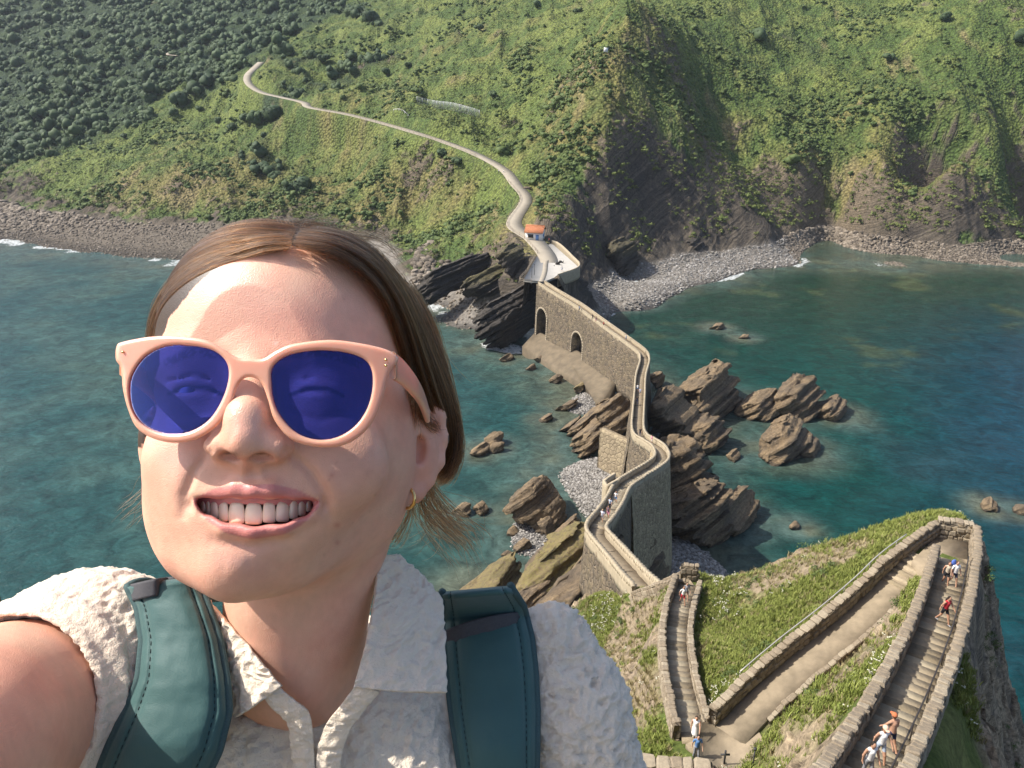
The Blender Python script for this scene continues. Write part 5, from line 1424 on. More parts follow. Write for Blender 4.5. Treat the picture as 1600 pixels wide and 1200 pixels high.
def capmesh(c0, col):
    s = Solid(np.arange(-.14, .14, .012), np.arange(-.16, .24, .012), np.arange(-.06, .16, .012)); s.ell((0, -.015, .02), (.098, .112, .105), 0); s.ell((0, .11, .012), (.075, .09, .012), .02)
    s.op(lambda x, y, z: (-.002 - z) + 0 * x + 0 * y, (-1, -1, -1), (1, 1, 1), .01, 'and'); V, F = s.skin(); me = mesh_np('cap', V, F, M_WALK); add_attr(me, 'tint', np.tile(col, (len(V), 1))); return me
o = link('cap', capmesh(0, (.45, .14, .06)), d, (0, .085, 1.60))
o = link('cap', capmesh(0, (.66, .42, .30)), e, (0, .055, 1.60))
def packmesh(col):
    s = Solid(np.arange(-.2, .2, .014), np.arange(-.16, .14, .014), np.arange(-.3, .3, .014)); s.ell((0, 0, 0), (.145, .085, .22), 0); s.ell((0, -.07, -.08), (.10, .05, .10), .03); V, F = s.skin(); me = mesh_np('backpack', V, F, M_WALK); add_attr(me, 'tint', np.tile(col, (len(V), 1))); return me
def wear_pack(p, col, label):
    k = link('backpack', packmesh(col)); ca, sa = math.cos(p.rotation_euler.z), math.sin(p.rotation_euler.z); y = -.20; k.location = (p.location.x - sa * y, p.location.y + ca * y, p.location.z + 1.20); k.rotation_euler = p.rotation_euler; return tag(k, label, 'backpack')
wear_pack(b, (.08, .14, .42), 'bright blue backpack on the man near the corner landing')
g = walker(walker_mesh(DK, TAN, WHT, WHT, BEI, .25, (.7, -.2), .04, False, skirt=True, longhair=True, res=.018), 1085, 1156, FL_LEFT, 160, 'woman in a white dress with long dark hair at the foot of the zigzag', G1)
h_ = walker(walker_mesh(DK, SKN_, BLU, GRY, BLK, .15, (.3, -.3), .05, longhair=True, res=.02), 1087, 1186, 49.9, 180, 'dark-haired woman in a blue top behind the pale stones at the bottom', G1)
i_ = walker(walker_mesh(BR, TAN, WHT, RED, BLK, .3, (.4, -.4), .06, shorts=True, res=.022), 1066, 944, FL_LEFT, 190, 'visitor in white with red shorts at the bottom of the narrow steps', G1)
j_ = walker(walker_mesh(DK, SKN_, GRY, NAVY, BLK, .3, (.3, -.4), .06, shorts=True, res=.022), 1071, 938, FL_LEFT, 185, 'visitor in grey close behind the one with red shorts', G1)
G2 = 'visitors on the causeway'
vs = [walker_mesh(BR, TAN, WHT, BLU, BLK, .3, (.5, -.4), .08, shorts=True, res=.028), walker_mesh(DK, SKN_, (.42, .47, .56), BLK, GRY, .25, (.4, -.3), .06, res=.028), walker_mesh(BR, TAN, (.16, .10, .12), PNK, BLK, .3, (.3, -.5), .06, False, shorts=True, res=.028), walker_mesh(BL, SKN_, (.62, .62, .70), GRY, WHT, .25, (.3, -.3), .05, shorts=True, longhair=True, res=.028), walker_mesh(DK, TAN, BLK, NAVY, BLK, .3, (.4, -.3), .05, res=.028), walker_mesh(BR, SKN_, PNK, WHT, WHT, .25, (.3, -.4), .05, False, shorts=True, longhair=True, res=.028), walker_mesh(DK, TAN, RED, BLK, BLK, .25, (.3, -.4), .05, res=.028)]
for k, px, py, fc, lab in ((0, 962, 786, 165, 'uppermost of four walkers on the causeway steps, in a white shirt'), (1, 953, 797, 150, 'second of four walkers on the causeway steps, in pale blue'), (2, 950, 810, 160, 'third of four walkers on the causeway steps, in dark top'), (3, 941, 816, 150, 'lowest of four walkers on the causeway steps, pale clothes and fair hair'),
                           (5, 1018, 694, 120, 'walker in pink rounding the bend of the causeway'), (4, 1000, 682, 180, 'walker in black where the straight part meets the bend'), (0, 996, 612, 10, 'walker in white on the left of the straight part'), (4, 995, 631, 10, 'dark walker on the left of the straight part'), (3, 1000, 618, 190, 'pale walker on the right of the straight part'),
                           (1, 905, 487, 60, 'walker in pale blue high on the arched bridge'), (4, 926, 500, 60, 'first of two dark walkers in the middle of the arched bridge'), (2, 931, 504, 240, 'second of two dark walkers in the middle of the arched bridge'), (6, 943, 512, 240, 'walker in red on the lower half of the arched bridge'), (0, 978, 533, 60, 'walker in white at the lower end of the arched bridge')):
    walker(vs[k], px, py, CW, fc, lab, G2)
G3 = 'visitors on the mainland road'
for k, px, py, z, fc, lab in ((0, 878, 424, 20.05, 40, 'walker in white alone on the plaza'), (6, 858, 379, 20.6, 90, 'walker in red beside the kiosk'), (1, 779, 271, 34.6, 140, 'left one of two walkers on the road above the kiosk'), (0, 787, 271, 34.2, 130, 'right one of two walkers on the road above the kiosk')):
    walker(vs[k], px, py, z, fc, lab, G3)
# ================================================================== KIOSK, FENCES, SMALL THINGS
M_WHITE = simple_mat('white_render', (.72, .70, .66), .85, .08, 1.5)
M_TILE = simple_mat('clay_tiles', (.50, .20, .09), .85, .3, 3.0, .03)
M_BLUE = simple_mat('blue_paint', (.10, .20, .42), .6, .1, 2)
M_DARK = simple_mat('dark_opening', (.03, .03, .03), .6, .1, 2)
M_WOOD = simple_mat('grey_wood', (.26, .21, .15), .85, .35, 4, .01)
M_STEEL = simple_mat('galvanised_steel', (.36, .37, .38), .5, .15, 4, 0, .5)
kp = at_z(836, 374, 20.9); k = empty('kiosk', kp, R(-14)); tag(k, 'small white kiosk with an orange tiled roof and blue door beside the road', 'kiosk')
mb = MB(); mb.box((0, 0, 1.5), (6.0, 4.0, 3.4)); mb.add([(-3, -2, 3.2), (3, -2, 3.2), (3, 2, 3.2), (-3, 2, 3.2), (-3, .4, 4.6), (3, .4, 4.6)], [(0, 1, 5, 4), (2, 3, 4, 5), (0, 4, 3), (1, 2, 5)]); mb.build('wall', M_WHITE, k)
mb = MB(); mb.add([(-3.4, -2.7, 2.9), (3.4, -2.7, 2.9), (3.4, .4, 4.85), (-3.4, .4, 4.85), (-3.4, -2.7, 2.72), (3.4, -2.7, 2.72), (3.4, .4, 4.65), (-3.4, .4, 4.65)], [(0, 1, 2, 3), (4, 7, 6, 5), (0, 4, 5, 1), (1, 5, 6, 2), (3, 2, 6, 7), (0, 3, 7, 4)])
mb.add([(-3.4, 2.6, 3.4), (3.4, 2.6, 3.4), (3.4, .4, 4.84), (-3.4, .4, 4.84), (-3.4, 2.6, 3.22), (3.4, 2.6, 3.22), (3.4, .4, 4.66), (-3.4, .4, 4.66)], [(3, 2, 1, 0), (5, 6, 7, 4), (1, 5, 4, 0), (2, 6, 5, 1), (0, 4, 7, 3)])
for q in range(17):
    x = -3.3 + q * .4125; mb.tube([(x, -2.72, 2.93), (x, .4, 4.88)], .11, 6)
rf = mb.build('roof', M_TILE, k); mb = MB(); mb.tube([(-3.4, .4, 4.92), (3.4, .4, 4.92)], .16, 8); mb.build('ridge', M_TILE, rf)
mb = MB(); mb.box((1.2, -2.02, 1.05), (1.1, .08, 2.1)); mb.build('door', M_BLUE, k)
mb = MB(); mb.box((-1.2, -2.02, 1.6), (1.9, .08, 1.1)); w = mb.build('window', M_DARK, k); mb = MB(); mb.box((-1.2, -2.2, .98), (2.2, .4, .1)); mb.build('counter', M_WOOD, k)
mb = MB(); mb.box((3.02, 0, 1.6), (.06, 1.4, 1.0)); mb.build('shutter', M_BLUE, k)
hp = at_z(824, 302, 28.6); k = empty('hut', hp, R(-25)); tag(k, 'small grey stone hut with a dark doorway at the roadside', 'hut')
mb = MB(); mb.box((0, 0, 1.1), (2.6, 2.2, 2.4)); mb.build('wall', M_STONE, k); mb = MB(); mb.box((0, 0, 2.4), (3.0, 2.6, .25)); mb.build('roof', M_CONC, k); mb = MB(); mb.box((-.2, -1.12, .9), (.9, .08, 1.7)); mb.build('doorway', M_DARK, k)
def fence(name, pts, h, label, cat, mat, rails=2, every=1, net=False, post=.09):
    P = np.asarray(pts, float); root = empty(name, P[0]); tag(root, label, cat)
    for p in P[::every]:
        mb = MB(); mb.box((0, 0, h / 2 - .2), (post, post, h + .4)); mb.build('post', mat, root, loc=p - P[0])
    for q in range(rails):
        mb = MB(); z = h * (1 - q / max(rails, 1) * .95) - .05; L = P + (0, 0, z); mb.tube(L - P[0], post * .4, 5); mb.build('rail', mat, root)
    if net:
        mb = MB(); L = P - P[0]
        for a, b in zip(L[:-1], L[1:]):
            for t in np.linspace(0, 1, 9)[:-1]: mb.tube([a * (1 - t) + b * t, a * (1 - t) + b * t + (0, 0, h)], .035, 3)
        for q in range(7): mb.tube(L + (0, 0, h * q / 6), .03, 3)
        mb.build('wire_mesh', mat, root)
    return root
def on_hill(px, py):
    j = np.argsort((sxp - px) ** 2 + (syp - py) ** 2)[:40]; Yv = ML[1][j]; j = j[np.argmin(Yv)]; return np.array((ML[0][j], ML[1][j], ML[2][j]))
nf = catmull([on_hill(*p) for p in ((655, 157), (680, 162), (705, 168), (728, 174), (748, 179))], 3.4)
fence('rockfall_fence', nf, 3.6, 'grey wire rockfall fence on the slope above the road', 'fence', M_STEEL, 1, 1, True, .16)
edge = offset_line(ROAD, -ROAD_W * .82 - .15)
sel_ = [i for i in range(len(ROAD)) if True]
zc2 = edge[:, 1] * CT - (edge[:, 2] - CAM_Z) * ST; ex = 800 + FPX * edge[:, 0] / zc2
seg_ = edge[(ex > 490) & (ex < 745) & (edge[:, 1] > 370)][::2]; fence('road_railing', seg_, 1.15, 'pale wooden railing along the seaward edge of the road', 'railing', M_COPE, 2, 1, post=.14)
seg_ = edge[(ex > 790) & (ex < 850) & (edge[:, 1] < 345) & (edge[:, 1] > 262)][::2]; fence('road_railing', seg_, 1.1, 'brown wooden railing beside the road left of the kiosk', 'railing', M_WOOD, 2, 1, post=.14)
fence('plaza_railing', catmull([at_z(*p) for p in ((836, 403, 20), (824, 424, 20), (812, 440, 20), (830, 442, 20))], 2.2), 1.1, 'grey wooden railing round the left corner of the plaza', 'railing', M_WOOD, 2, 1, post=.13)
for x, y, lab in ((831, 434, 'left of two slim posts at the bridge end of the plaza'), (835, 430, 'right of two slim posts at the bridge end of the plaza')):
    p = at_z(x, y, 20); o = empty('lamp_post', p); tag(o, lab, 'post', 'slim posts on the plaza'); mb = MB(); mb.tube([(0, 0, 0), (0, 0, 3.2)], .07, 8); mb.build('pole', M_DARK, o); mb = MB(); mb.box((0, 0, 3.3), (.22, .22, .3), taper=.7); mb.build('head', M_DARK, o)
wp_ = on_hill(945, 80); mb = MB(); mb.box((0, 0, .7), (1.8, .5, 1.9)); o = mb.build('marker_slab', M_WHITE, loc=wp_ + (0, 0, .6)); o.rotation_euler = (0, .1, .3); tag(o, 'small white slab standing on the green crest of the headland', 'marker')
gr2 = np.array([on_hill(*p) for p in ((612, 172), (622, 174), (634, 177))]); fence('guard_rail', catmull(gr2, 2.5), .9, 'short white guard rail above the road', 'railing', M_WHITE, 1, 1, post=.2)
tr = catmull([on_hill(*p) for p in ((250, 74), (258, 77), (266, 80), (276, 82))], 2.0); tr[:, 2] += .5; strip('track', tr, 1.3, M_ROAD, .3)
# things at the foot of the zigzag
cp_ = at_z(1131, 1196, 50.0); o = empty('iron_cross', cp_); tag(o, 'small dark iron cross standing near the bottom edge', 'cross'); mb = MB(); mb.box((0, 0, .45), (.07, .07, .9)); mb.build('upright', M_DARK, o); mb = MB(); mb.box((0, 0, .66), (.42, .06, .07)); mb.build('crossbar', M_DARK, o); mb = MB(); mb.box((0, 0, -.05), (.34, .34, .3), taper=.7); mb.build('foot', M_STONE, o)
o = empty('sign_post', at_z(1175, 1204, 50.2)); tag(o, 'thin dark post right of the iron cross', 'post'); mb = MB(); mb.tube([(0, 0, -.2), (0, 0, 1.25)], .035, 8); mb.build('pole', M_DARK, o); mb = MB(); mb.box((0, 0, 1.28), (.12, .12, .1)); mb.build('top', M_DARK, o)
ww = px_line([(985, 1206, 50.2), (1020, 1212, 50.2), (1062, 1214, 50.2), (1112, 1220, 50.2)])
o = wall('stone_wall', ww, .7, .75, -2.0, M_WALL, 'pale rough parapet of large stones at the bottom edge of the photo', None, seed=51, rough=.08); dress_wall(o, ww, .7, .75, 52, rows=2, size=.6)
lst = px_line([(1128, 1150, 50.1), (1150, 1122, 50.2), (1168, 1110, 50.3)])
# the terrace she stands on and its parapet
M_TERR = simple_mat('terrace_paving', (.36, .325, .27), .9, .25, 1.2, .01)
mb = MB(); mb.box((-1.2, -2.6, 78.2), (5.6, 7.4, .3)); tag(mb.build('terrace', M_TERR), kind='structure')
pw = np.stack([np.linspace(-1.655, -3.6, 10), np.linspace(1.98, 1.86, 10), np.full(10, 77.9)], 1)
o = wall('stone_wall', pw, .34, .60, -1.5, M_WALL, 'corner of a pale stone parapet just showing at the left edge behind the sleeve', None, seed=53, rough=.03); dress_wall(o, pw, .34, .60, 54, rows=2, size=.3)
# ================================================================== THE WOMAN IN FRONT
# she is laid out in metres along the line of sight: x right, y up, z towards the lens, 0.4-0.7 m away
CAM_M = np.array(((1, 0, 0), (0, ST, CT), (0, CT, -ST)))      # columns of right, up, forward -> see to_world
def to_world(v):
    v = np.asarray(v, float)
    x, y, z = v[..., 0], v[..., 1], v[..., 2]
    return np.stack([x, y * ST - z * CT, CAM_Z + y * CT + z * ST], -1)
def C(px, py, d): return np.array(((px - 800) / FPX * d, (600 - py) / FPX * d, -d))
def CL(pts): return np.array([C(*p) for p in pts])
def pix(V): return 800 + FPX * V[:, 0] / -V[:, 2], 600 - FPX * V[:, 1] / -V[:, 2]

sk = Solid(axis([(-.42, -.235, .006), (-.235, -.04, .0013), (-.04, .16, .006)]),
           axis([(-.36, -.135, .005), (-.135, .078, .0013), (.078, .125, .004)]),
           axis([(-.76, -.56, .005), (-.56, -.47, .003), (-.47, -.385, .0013), (-.385, -.29, .005)]))
# cranium, face, jaw
sk.ell(C(452, 558, .548), (.076, .077, .088), 0)
sk.ell(C(434, 520, .5035), (.066, .068, .0495), .03)
sk.ell(C(420, 690, .499), (.061, .078, .056), .022)
sk.ell(C(522, 690, .534), (.056, .076, .056), .022)
sk.chain(CL([(296, 792, .508), (320, 852, .480), (368, 880, .4625), (440, 860, .478), (562, 790, .542)]), (.0215, .0190, .0172, .0190, .026), .018, join=.02)
sk.ell(C(410, 812, .494), (.046, .036, .040), .02)
sk.ell(C(369, 884, .4525), (.0145, .0115, .0105), .012)            # chin boss
# brow ridge and sockets
sk.chain(CL([(262, 580, .480), (315, 572, .4680), (392, 580, .4710), (476, 572, .4660), (562, 582, .480)]), (.008, .009, .008, .009, .008), .02)
sk.ell(C(302, 612, .440), (.021, .014, .012), .02, 'sub')
sk.ell(C(490, 614, .437), (.022, .014, .012), .02, 'sub')
# eyes: lids over the balls with a narrow slit
for ex, ey, ed in ((306, 610, .4655), (496, 612, .463)):
    sk.ell(C(ex, ey, ed), (.0150, .0128, .0128), .006)
    sk.chain(CL([(ex - 40, ey + 3, ed - .008), (ex - 15, ey, ed - .014), (ex + 15, ey, ed - .014), (ex + 38, ey + 4, ed - .008)]), (.0006, .0034, .0034, .0006), .0015, 'sub')
    sk.chain(CL([(ex - 42, ey - 14, ed - .006), (ex, ey - 24, ed - .012), (ex + 40, ey - 12, ed - .006)]), .0008, .003, 'sub')
    sk.chain(CL([(ex - 38, ey + 24, ed - .006), (ex, ey + 32, ed - .009), (ex + 38, ey + 24, ed - .006)]), .0012, .006, 'sub')
# cheeks raised by the smile
sk.ell(C(292, 722, .4670), (.0215, .0210, .0190), .03)
sk.ell(C(518, 728, .4630), (.0310, .0250, .0200), .035)
sk.ell(C(288, 792, .4840), (.0185, .0240, .0175), .022)
# nose
sk.chain(CL([(393, 592, .4580), (390, 618, .4420), (386, 650, .4290), (384, 681, .4252)]), (.0082, .0088, .0098, .0108), .014, join=.01)
sk.ell(C(347, 696, .4325), (.0094, .0084, .0098), .008)
sk.ell(C(429, 698, .4305), (.0094, .0084, .0098), .008)
sk.chain(CL([(386, 692, .4255), (388, 714, .4345)]), (.0072, .0052), .008)
sk.ell(C(360, 713, .4270), (.0060, .0032, .0062), .003, 'sub')
sk.ell(C(409, 714, .4260), (.0062, .0032, .0062), .003, 'sub')
# muzzle, folds, lips, open smile
sk.ell(C(398, 790, .462), (.040, .034, .024), .02)
sk.chain(CL([(300, 777, .4560), (330, 770, .4435), (368, 764, .4362), (396, 767, .4345), (425, 764, .4355), (462, 770, .4420), (501, 779, .4535)]), (.0012, .0026, .0034, .0032, .0034, .0026, .0012), .005, join=.004)
sk.chain(CL([(301, 780, .4560), (322, 801, .4465), (356, 820, .4395), (398, 827, .4370), (440, 821, .4385), (477, 802, .4450), (500, 782, .4535)]), (.0012, .0034, .0050, .0056, .0052, .0036, .0012), .005, join=.004)
for d in (.430, .436, .442, .449, .456):
    sk.chain(CL([(305, 780, d + .010), (326, 791, d), (357, 798, d), (399, 801, d), (441, 799, d), (473, 794, d), (497, 782, d + .010)]), (.0008, .0042, .0062, .0070, .0064, .0044, .0008), .0022, 'sub', join=.003)
# ear on the right
sk.ell(C(654, 704, .549), (.013, .030, .012), .010)
sk.chain(CL([(632, 668, .545), (646, 644, .549), (668, 634, .555), (686, 650, .559), (691, 685, .559), (685, 722, .555), (668, 750, .549), (648, 770, .543), (634, 762, .540), (630, 745, .540)]), (.0040, .0042, .0042, .0046, .0044, .0042, .0046, .0064, .0056, .0040), .004, join=.004)
sk.chain(CL([(650, 668, .543), (668, 672, .548), (673, 700, .548), (664, 725, .545)]), (.0030, .0032, .0034, .0036), .003, join=.003)
sk.ell(C(653, 702, .537), (.0055, .0095, .0055), .004, 'sub')
sk.ell(C(236, 690, .565), (.008, .026, .012), .012)             # the other ear, hidden behind the cheek
# neck, throat, chest
sk.cap(C(468, 830, .560), C(462, 1030, .590), .050, .051, .03)
sk.cap(C(560, 860, .560), C(495, 1090, .560), .013, .009, .025)
sk.cap(C(420, 950, .545), C(470, 1090, .560), .010, .008, .025)
sk.ell(C(485, 1350, .680), (.140, .120, .080), .05)
sk.cap(C(215, 1100, .655), C(750, 1100, .675), .043, .043, .06)
# the arm that holds the phone
sk.chain(CL([(205, 1065, .615), (15, 1118, .505), (-60, 1155, .445), (-190, 1270, .355)]), (.052, .0505, .046, .038), .03, join=.03)
V, F = sk.skin()
V = relax(V, F, 2, .45)
N = vert_normals(V, F)
px, py = pix(V); dep = -V[:, 2]
def blob(x, y, rx, ry=None, p=1.0):
    ry = ry or rx
    return np.exp(-(((px - x) / rx) ** 2 + ((py - y) / ry) ** 2) * p)
def to_seg(pts):
    b = np.full(len(px), 1e9)
    for (x0, y0), (x1, y1) in zip(pts[:-1], pts[1:]):
        L = (x1 - x0) ** 2 + (y1 - y0) ** 2; t = np.clip(((px - x0) * (x1 - x0) + (py - y0) * (y1 - y0)) / L, 0, 1)
        b = np.minimum(b, np.hypot(px - x0 - t * (x1 - x0), py - y0 - t * (y1 - y0)))
    return b
def fold(pts, amp, w, wfn=None):
    """a crease (amp < 0) or a ridge (amp > 0) along a line on the face, fading at both ends"""
    P = np.array(pts, float); b = np.full(len(px), 1e9); t_ = np.zeros(len(px)); n = len(P) - 1
    for k in range(n):
        (x0, y0), (x1, y1) = P[k], P[k + 1]; L = (x1 - x0) ** 2 + (y1 - y0) ** 2; t = np.clip(((px - x0) * (x1 - x0) + (py - y0) * (y1 - y0)) / L, 0, 1)
        d = np.hypot(px - x0 - t * (x1 - x0), py - y0 - t * (y1 - y0)); m_ = d < b; b = np.where(m_, d, b); t_ = np.where(m_, (k + t) / n, t_)
    return amp * np.exp(-(b / w) ** 2) * (.25 + .75 * np.sin(np.clip(t_, .02, .98) * math.pi) ** .6) * (dep < .50) * (N[:, 2] > 0)
disp = np.zeros(len(V))
disp += fold([(326, 706), (303, 738), (289, 772), (286, 806)], -.0022, 7) + fold([(310, 700), (283, 735), (268, 775), (268, 810)], .0010, 20)
disp += fold([(452, 706), (486, 738), (508, 772), (515, 806)], -.0026, 8) + fold([(470, 702), (508, 735), (532, 775), (534, 810)], .0014, 20)
disp += fold([(393, 726), (395, 752)], -.0012, 7) + fold([(380, 726), (378, 754)], .0007, 5) + fold([(407, 727), (412, 754)], .0007, 5)
disp += fold([(334, 846), (385, 854), (446, 845)], -.0018, 10) + fold([(350, 885), (390, 888)], .0012, 22)
disp += fold([(329, 668), (325, 692), (334, 716)], -.0012, 6) + fold([(446, 670), (452, 695), (442, 719)], -.0012, 6) + fold([(362, 664), (358, 690)], -.0008, 7) + fold([(410, 666), (414, 692)], -.0008, 7)
disp += fold([(300, 776), (294, 790), (299, 800)], -.0018, 5) + fold([(502, 778), (509, 791), (504, 802)], -.0018, 5)
disp += fold([(262, 640), (300, 652), (345, 640)], -.0010, 7) + fold([(450, 644), (500, 656), (548, 644)], -.0010, 7)
V = V + N * disp[:, None]
V = relax(V, F, 1, .3)
front = (dep < .50)
skin = np.array((.72, .385, .262))
col = np.tile(skin, (len(V), 1))
mott = fbm(V / .012, 4, 401)[:, None]; mott2 = fbm(V / .0035, 3, 405)[:, None]
mott0 = fbm(V / .03, 3, 411)[:, None]; col *= 1 + .07 * mott + .07 * mott2 + np.hstack([.03 * mott0, -.10 * mott0, -.10 * mott0])
red = np.clip(.55 * blob(385, 680, 42, 40) + .45 * blob(268, 740, 48, 45) + .5 * blob(535, 750, 62, 50) + .45 * blob(375, 890, 60, 40) + .25 * blob(430, 500, 110, 40) + .6 * blob(664, 715, 26, 60), 0, 1)[:, None]
col = lerp(col, np.array((.64, .265, .195)), red * .62)
lipu = to_seg([(305, 782), (335, 772), (368, 767), (396, 770), (425, 767), (462, 773), (497, 784)]); lipl = to_seg([(306, 787), (324, 802), (357, 820), (398, 828), (439, 823), (475, 806), (497, 789)])
wu = np.interp(px, (303, 335, 396, 460, 499), (3, 9, 13, 9, 3)); wl = np.interp(px, (303, 330, 398, 470, 499), (3, 12, 18, 12, 3))
lip = np.maximum(1 - smooth(wu * .8, wu * 1.15, lipu), 1 - smooth(wl * .8, wl * 1.15, lipl)) * (dep < .462)
col = lerp(col, np.array((.52, .150, .150)), lip[:, None] * .74)
inm = in_poly(px, py, np.array([(303, 783), (330, 777), (368, 772), (396, 775), (425, 772), (462, 777), (499, 785), (488, 800), (470, 816), (438, 829), (398, 833), (358, 827), (328, 812), (310, 796)], float))
mouth = inm & (dep > .4405) & (dep < .5) & (lip < .4) | (py > 1e6) & (py > 779) & (py < 828) & (px > 300) & (px < 500) & (dep > .4415) & (dep < .49) & (lip < .35) & (N[:, 2] < .8) | ((py > 784) & (py < 818) & (px > 316) & (px < 486) & (dep > .446) & (dep < .5))
col[mouth] = (.34, .10, .085)
nostr = np.maximum(blob(360, 713, 11, 7), blob(409, 714, 11, 7)) * (dep < .434)
col = lerp(col, np.array((.14, .05, .035)), np.clip(nostr * 1.3, 0, 1)[:, None] * (N[:, 1] < -.2)[:, None] * .9)
fd = np.random.default_rng(77)
for k in range(70):                                       # freckles and small marks
    x, y = fd.uniform(250, 600), fd.uniform(420, 920); s = fd.uniform(1.3, 2.6)
    col = lerp(col, np.array((.36, .17, .11)), (blob(x, y, s) * fd.uniform(.12, .4) * front)[:, None])
for x, y, s, a in ((526, 820, 5, .55), (527, 848, 4, .5), (518, 742, 4, .45), (453, 718, 3, .5), (430, 536, 3.5, -.5), (503, 540, 3, .3)):
    col = lerp(col, np.array((.48, .15, .11)) if a > 0 else np.array((.75, .55, .45)), (blob(x, y, s) * abs(a) * front)[:, None])
# scalp under the hair
hl = np.array([(455, 385), (401, 393), (344, 417), (296, 455), (267, 496), (253, 534), (242, 600), (225, 700), (180, 700), (100, 600), (150, 300), (460, 250), (760, 300), (760, 700), (700, 790), (692, 768), (699, 740), (702, 660), (692, 630), (655, 622), (628, 560), (614, 505), (590, 456), (553, 418), (508, 394)], float)
scalp = in_poly(px + 4 * mott[:, 0], py + 4 * mott[:, 0], hl) & (dep > .452) & (py < 780)
scalp |= (dep > .60) & (py < 800) & (px > 250)
col[scalp] = (.045, .026, .015)
brow = np.maximum((1 - smooth(4, 9, to_seg([(262, 566), (300, 549), (352, 556)]))), 1 - smooth(4, 9, to_seg([(438, 556), (500, 549), (560, 568)]))) * front
col = lerp(col, np.array((.12, .07, .045)), (brow * .7 * (fbm(V / .0012, 2, 409) > -.25))[:, None])
lash = np.maximum(*[1 - smooth(1.5, 4.5, to_seg([(ex - 42, ey + 5), (ex - 18, ey - 5), (ex + 16, ey - 5), (ex + 40, ey + 6)])) for ex, ey in ((306, 610), (496, 612))]) * front
col = lerp(col, np.array((.03, .018, .014)), lash[:, None] * .9)
m = NT('skin')
sc_ = m.attr('tint'); crd = m.coord('Object')
pores = m.vor(crd, 1300.0); fine = m.noise(crd, 420, 4, .6); mid = m.noise(crd, 60, 4, .6)
m.color(m.mix(.25, sc_, m.ramp(mid, ((.3, .38), (.7, .62))), 'OVERLAY'))
oil = m.attr('oil', 'Fac')
m.p(Roughness=m.math('SUBTRACT', m.math('ADD', .44, m.math('MULTIPLY', mid, .16)), m.math('MULTIPLY', oil, .20)), Specular_IOR_Level=m.math('ADD', .42, m.math('MULTIPLY', oil, .35)))
m.p(Subsurface_Weight=.12, Subsurface_Radius=(1.0, .35, .18), Subsurface_Scale=.006)
m.p(Coat_Weight=m.math('MULTIPLY', oil, .8), Coat_Roughness=.24)
m.bump(m.math('ADD', m.math('MULTIPLY', pores, .8), fine), .30, .0006)
M_SKIN = m.m
oil = np.clip(blob(425, 455, 95, 55) + blob(385, 655, 26, 30) + .7 * blob(268, 725, 34, 40) + .5 * blob(395, 755, 30, 14) + .7 * blob(370, 885, 50, 24), 0, 1) * front
WO = to_world(C(460, 1180, .60))                            # the woman's base point
woman = empty('person', WO)
tag(woman, 'smiling woman in pink sunglasses taking a selfie, white crinkled blouse and hair tied back', 'person')
def wpart(name, V, F, mat, parent=woman, smooth_shade=True):
    V = to_world(V)
    me = mesh_np(name, V - WO, F, mat, smooth_shade)
    return link(name, me, parent)
body = wpart('body', V, F, M_SKIN)
add_attr(body.data, 'tint', col); add_attr(body.data, 'oil', oil)
SKV, SKF = V, F
# eyes
M_EYE = NT('eye'); g_ = M_EYE.attr('tint'); M_EYE.color(g_); M_EYE.p(Roughness=.08, Coat_Weight=.5); M_EYE = M_EYE.m
for ex, ey, ed in ((306, 610, .4655), (496, 612, .463)):
    n1, n2 = 20, 28; c = C(ex, ey, ed); th = np.linspace(0.01, math.pi, n1)[:, None]; ph = np.linspace(0, 2 * math.pi, n2, endpoint=False)[None]
    look = -c / np.linalg.norm(c); u = np.cross(look, (0, 1, 0)); u /= np.linalg.norm(u); w = np.cross(u, look)
    d = (np.cos(th) + 0 * ph)[..., None] * look + (np.sin(th) * np.cos(ph))[..., None] * u + (np.sin(th) * np.sin(ph))[..., None] * w
    v = (c + .0118 * d).reshape(-1, 3); o = wpart('eye', v, grid_faces(n1, n2, True)[:, ::-1], M_EYE)
    t = np.repeat(th[:, 0], n2); ec = np.where((t < .22)[:, None], (.01, .01, .01), np.where((t < .50)[:, None], (.10, .13, .14), (.70, .66, .62))); add_attr(o.data, 'tint', ec)
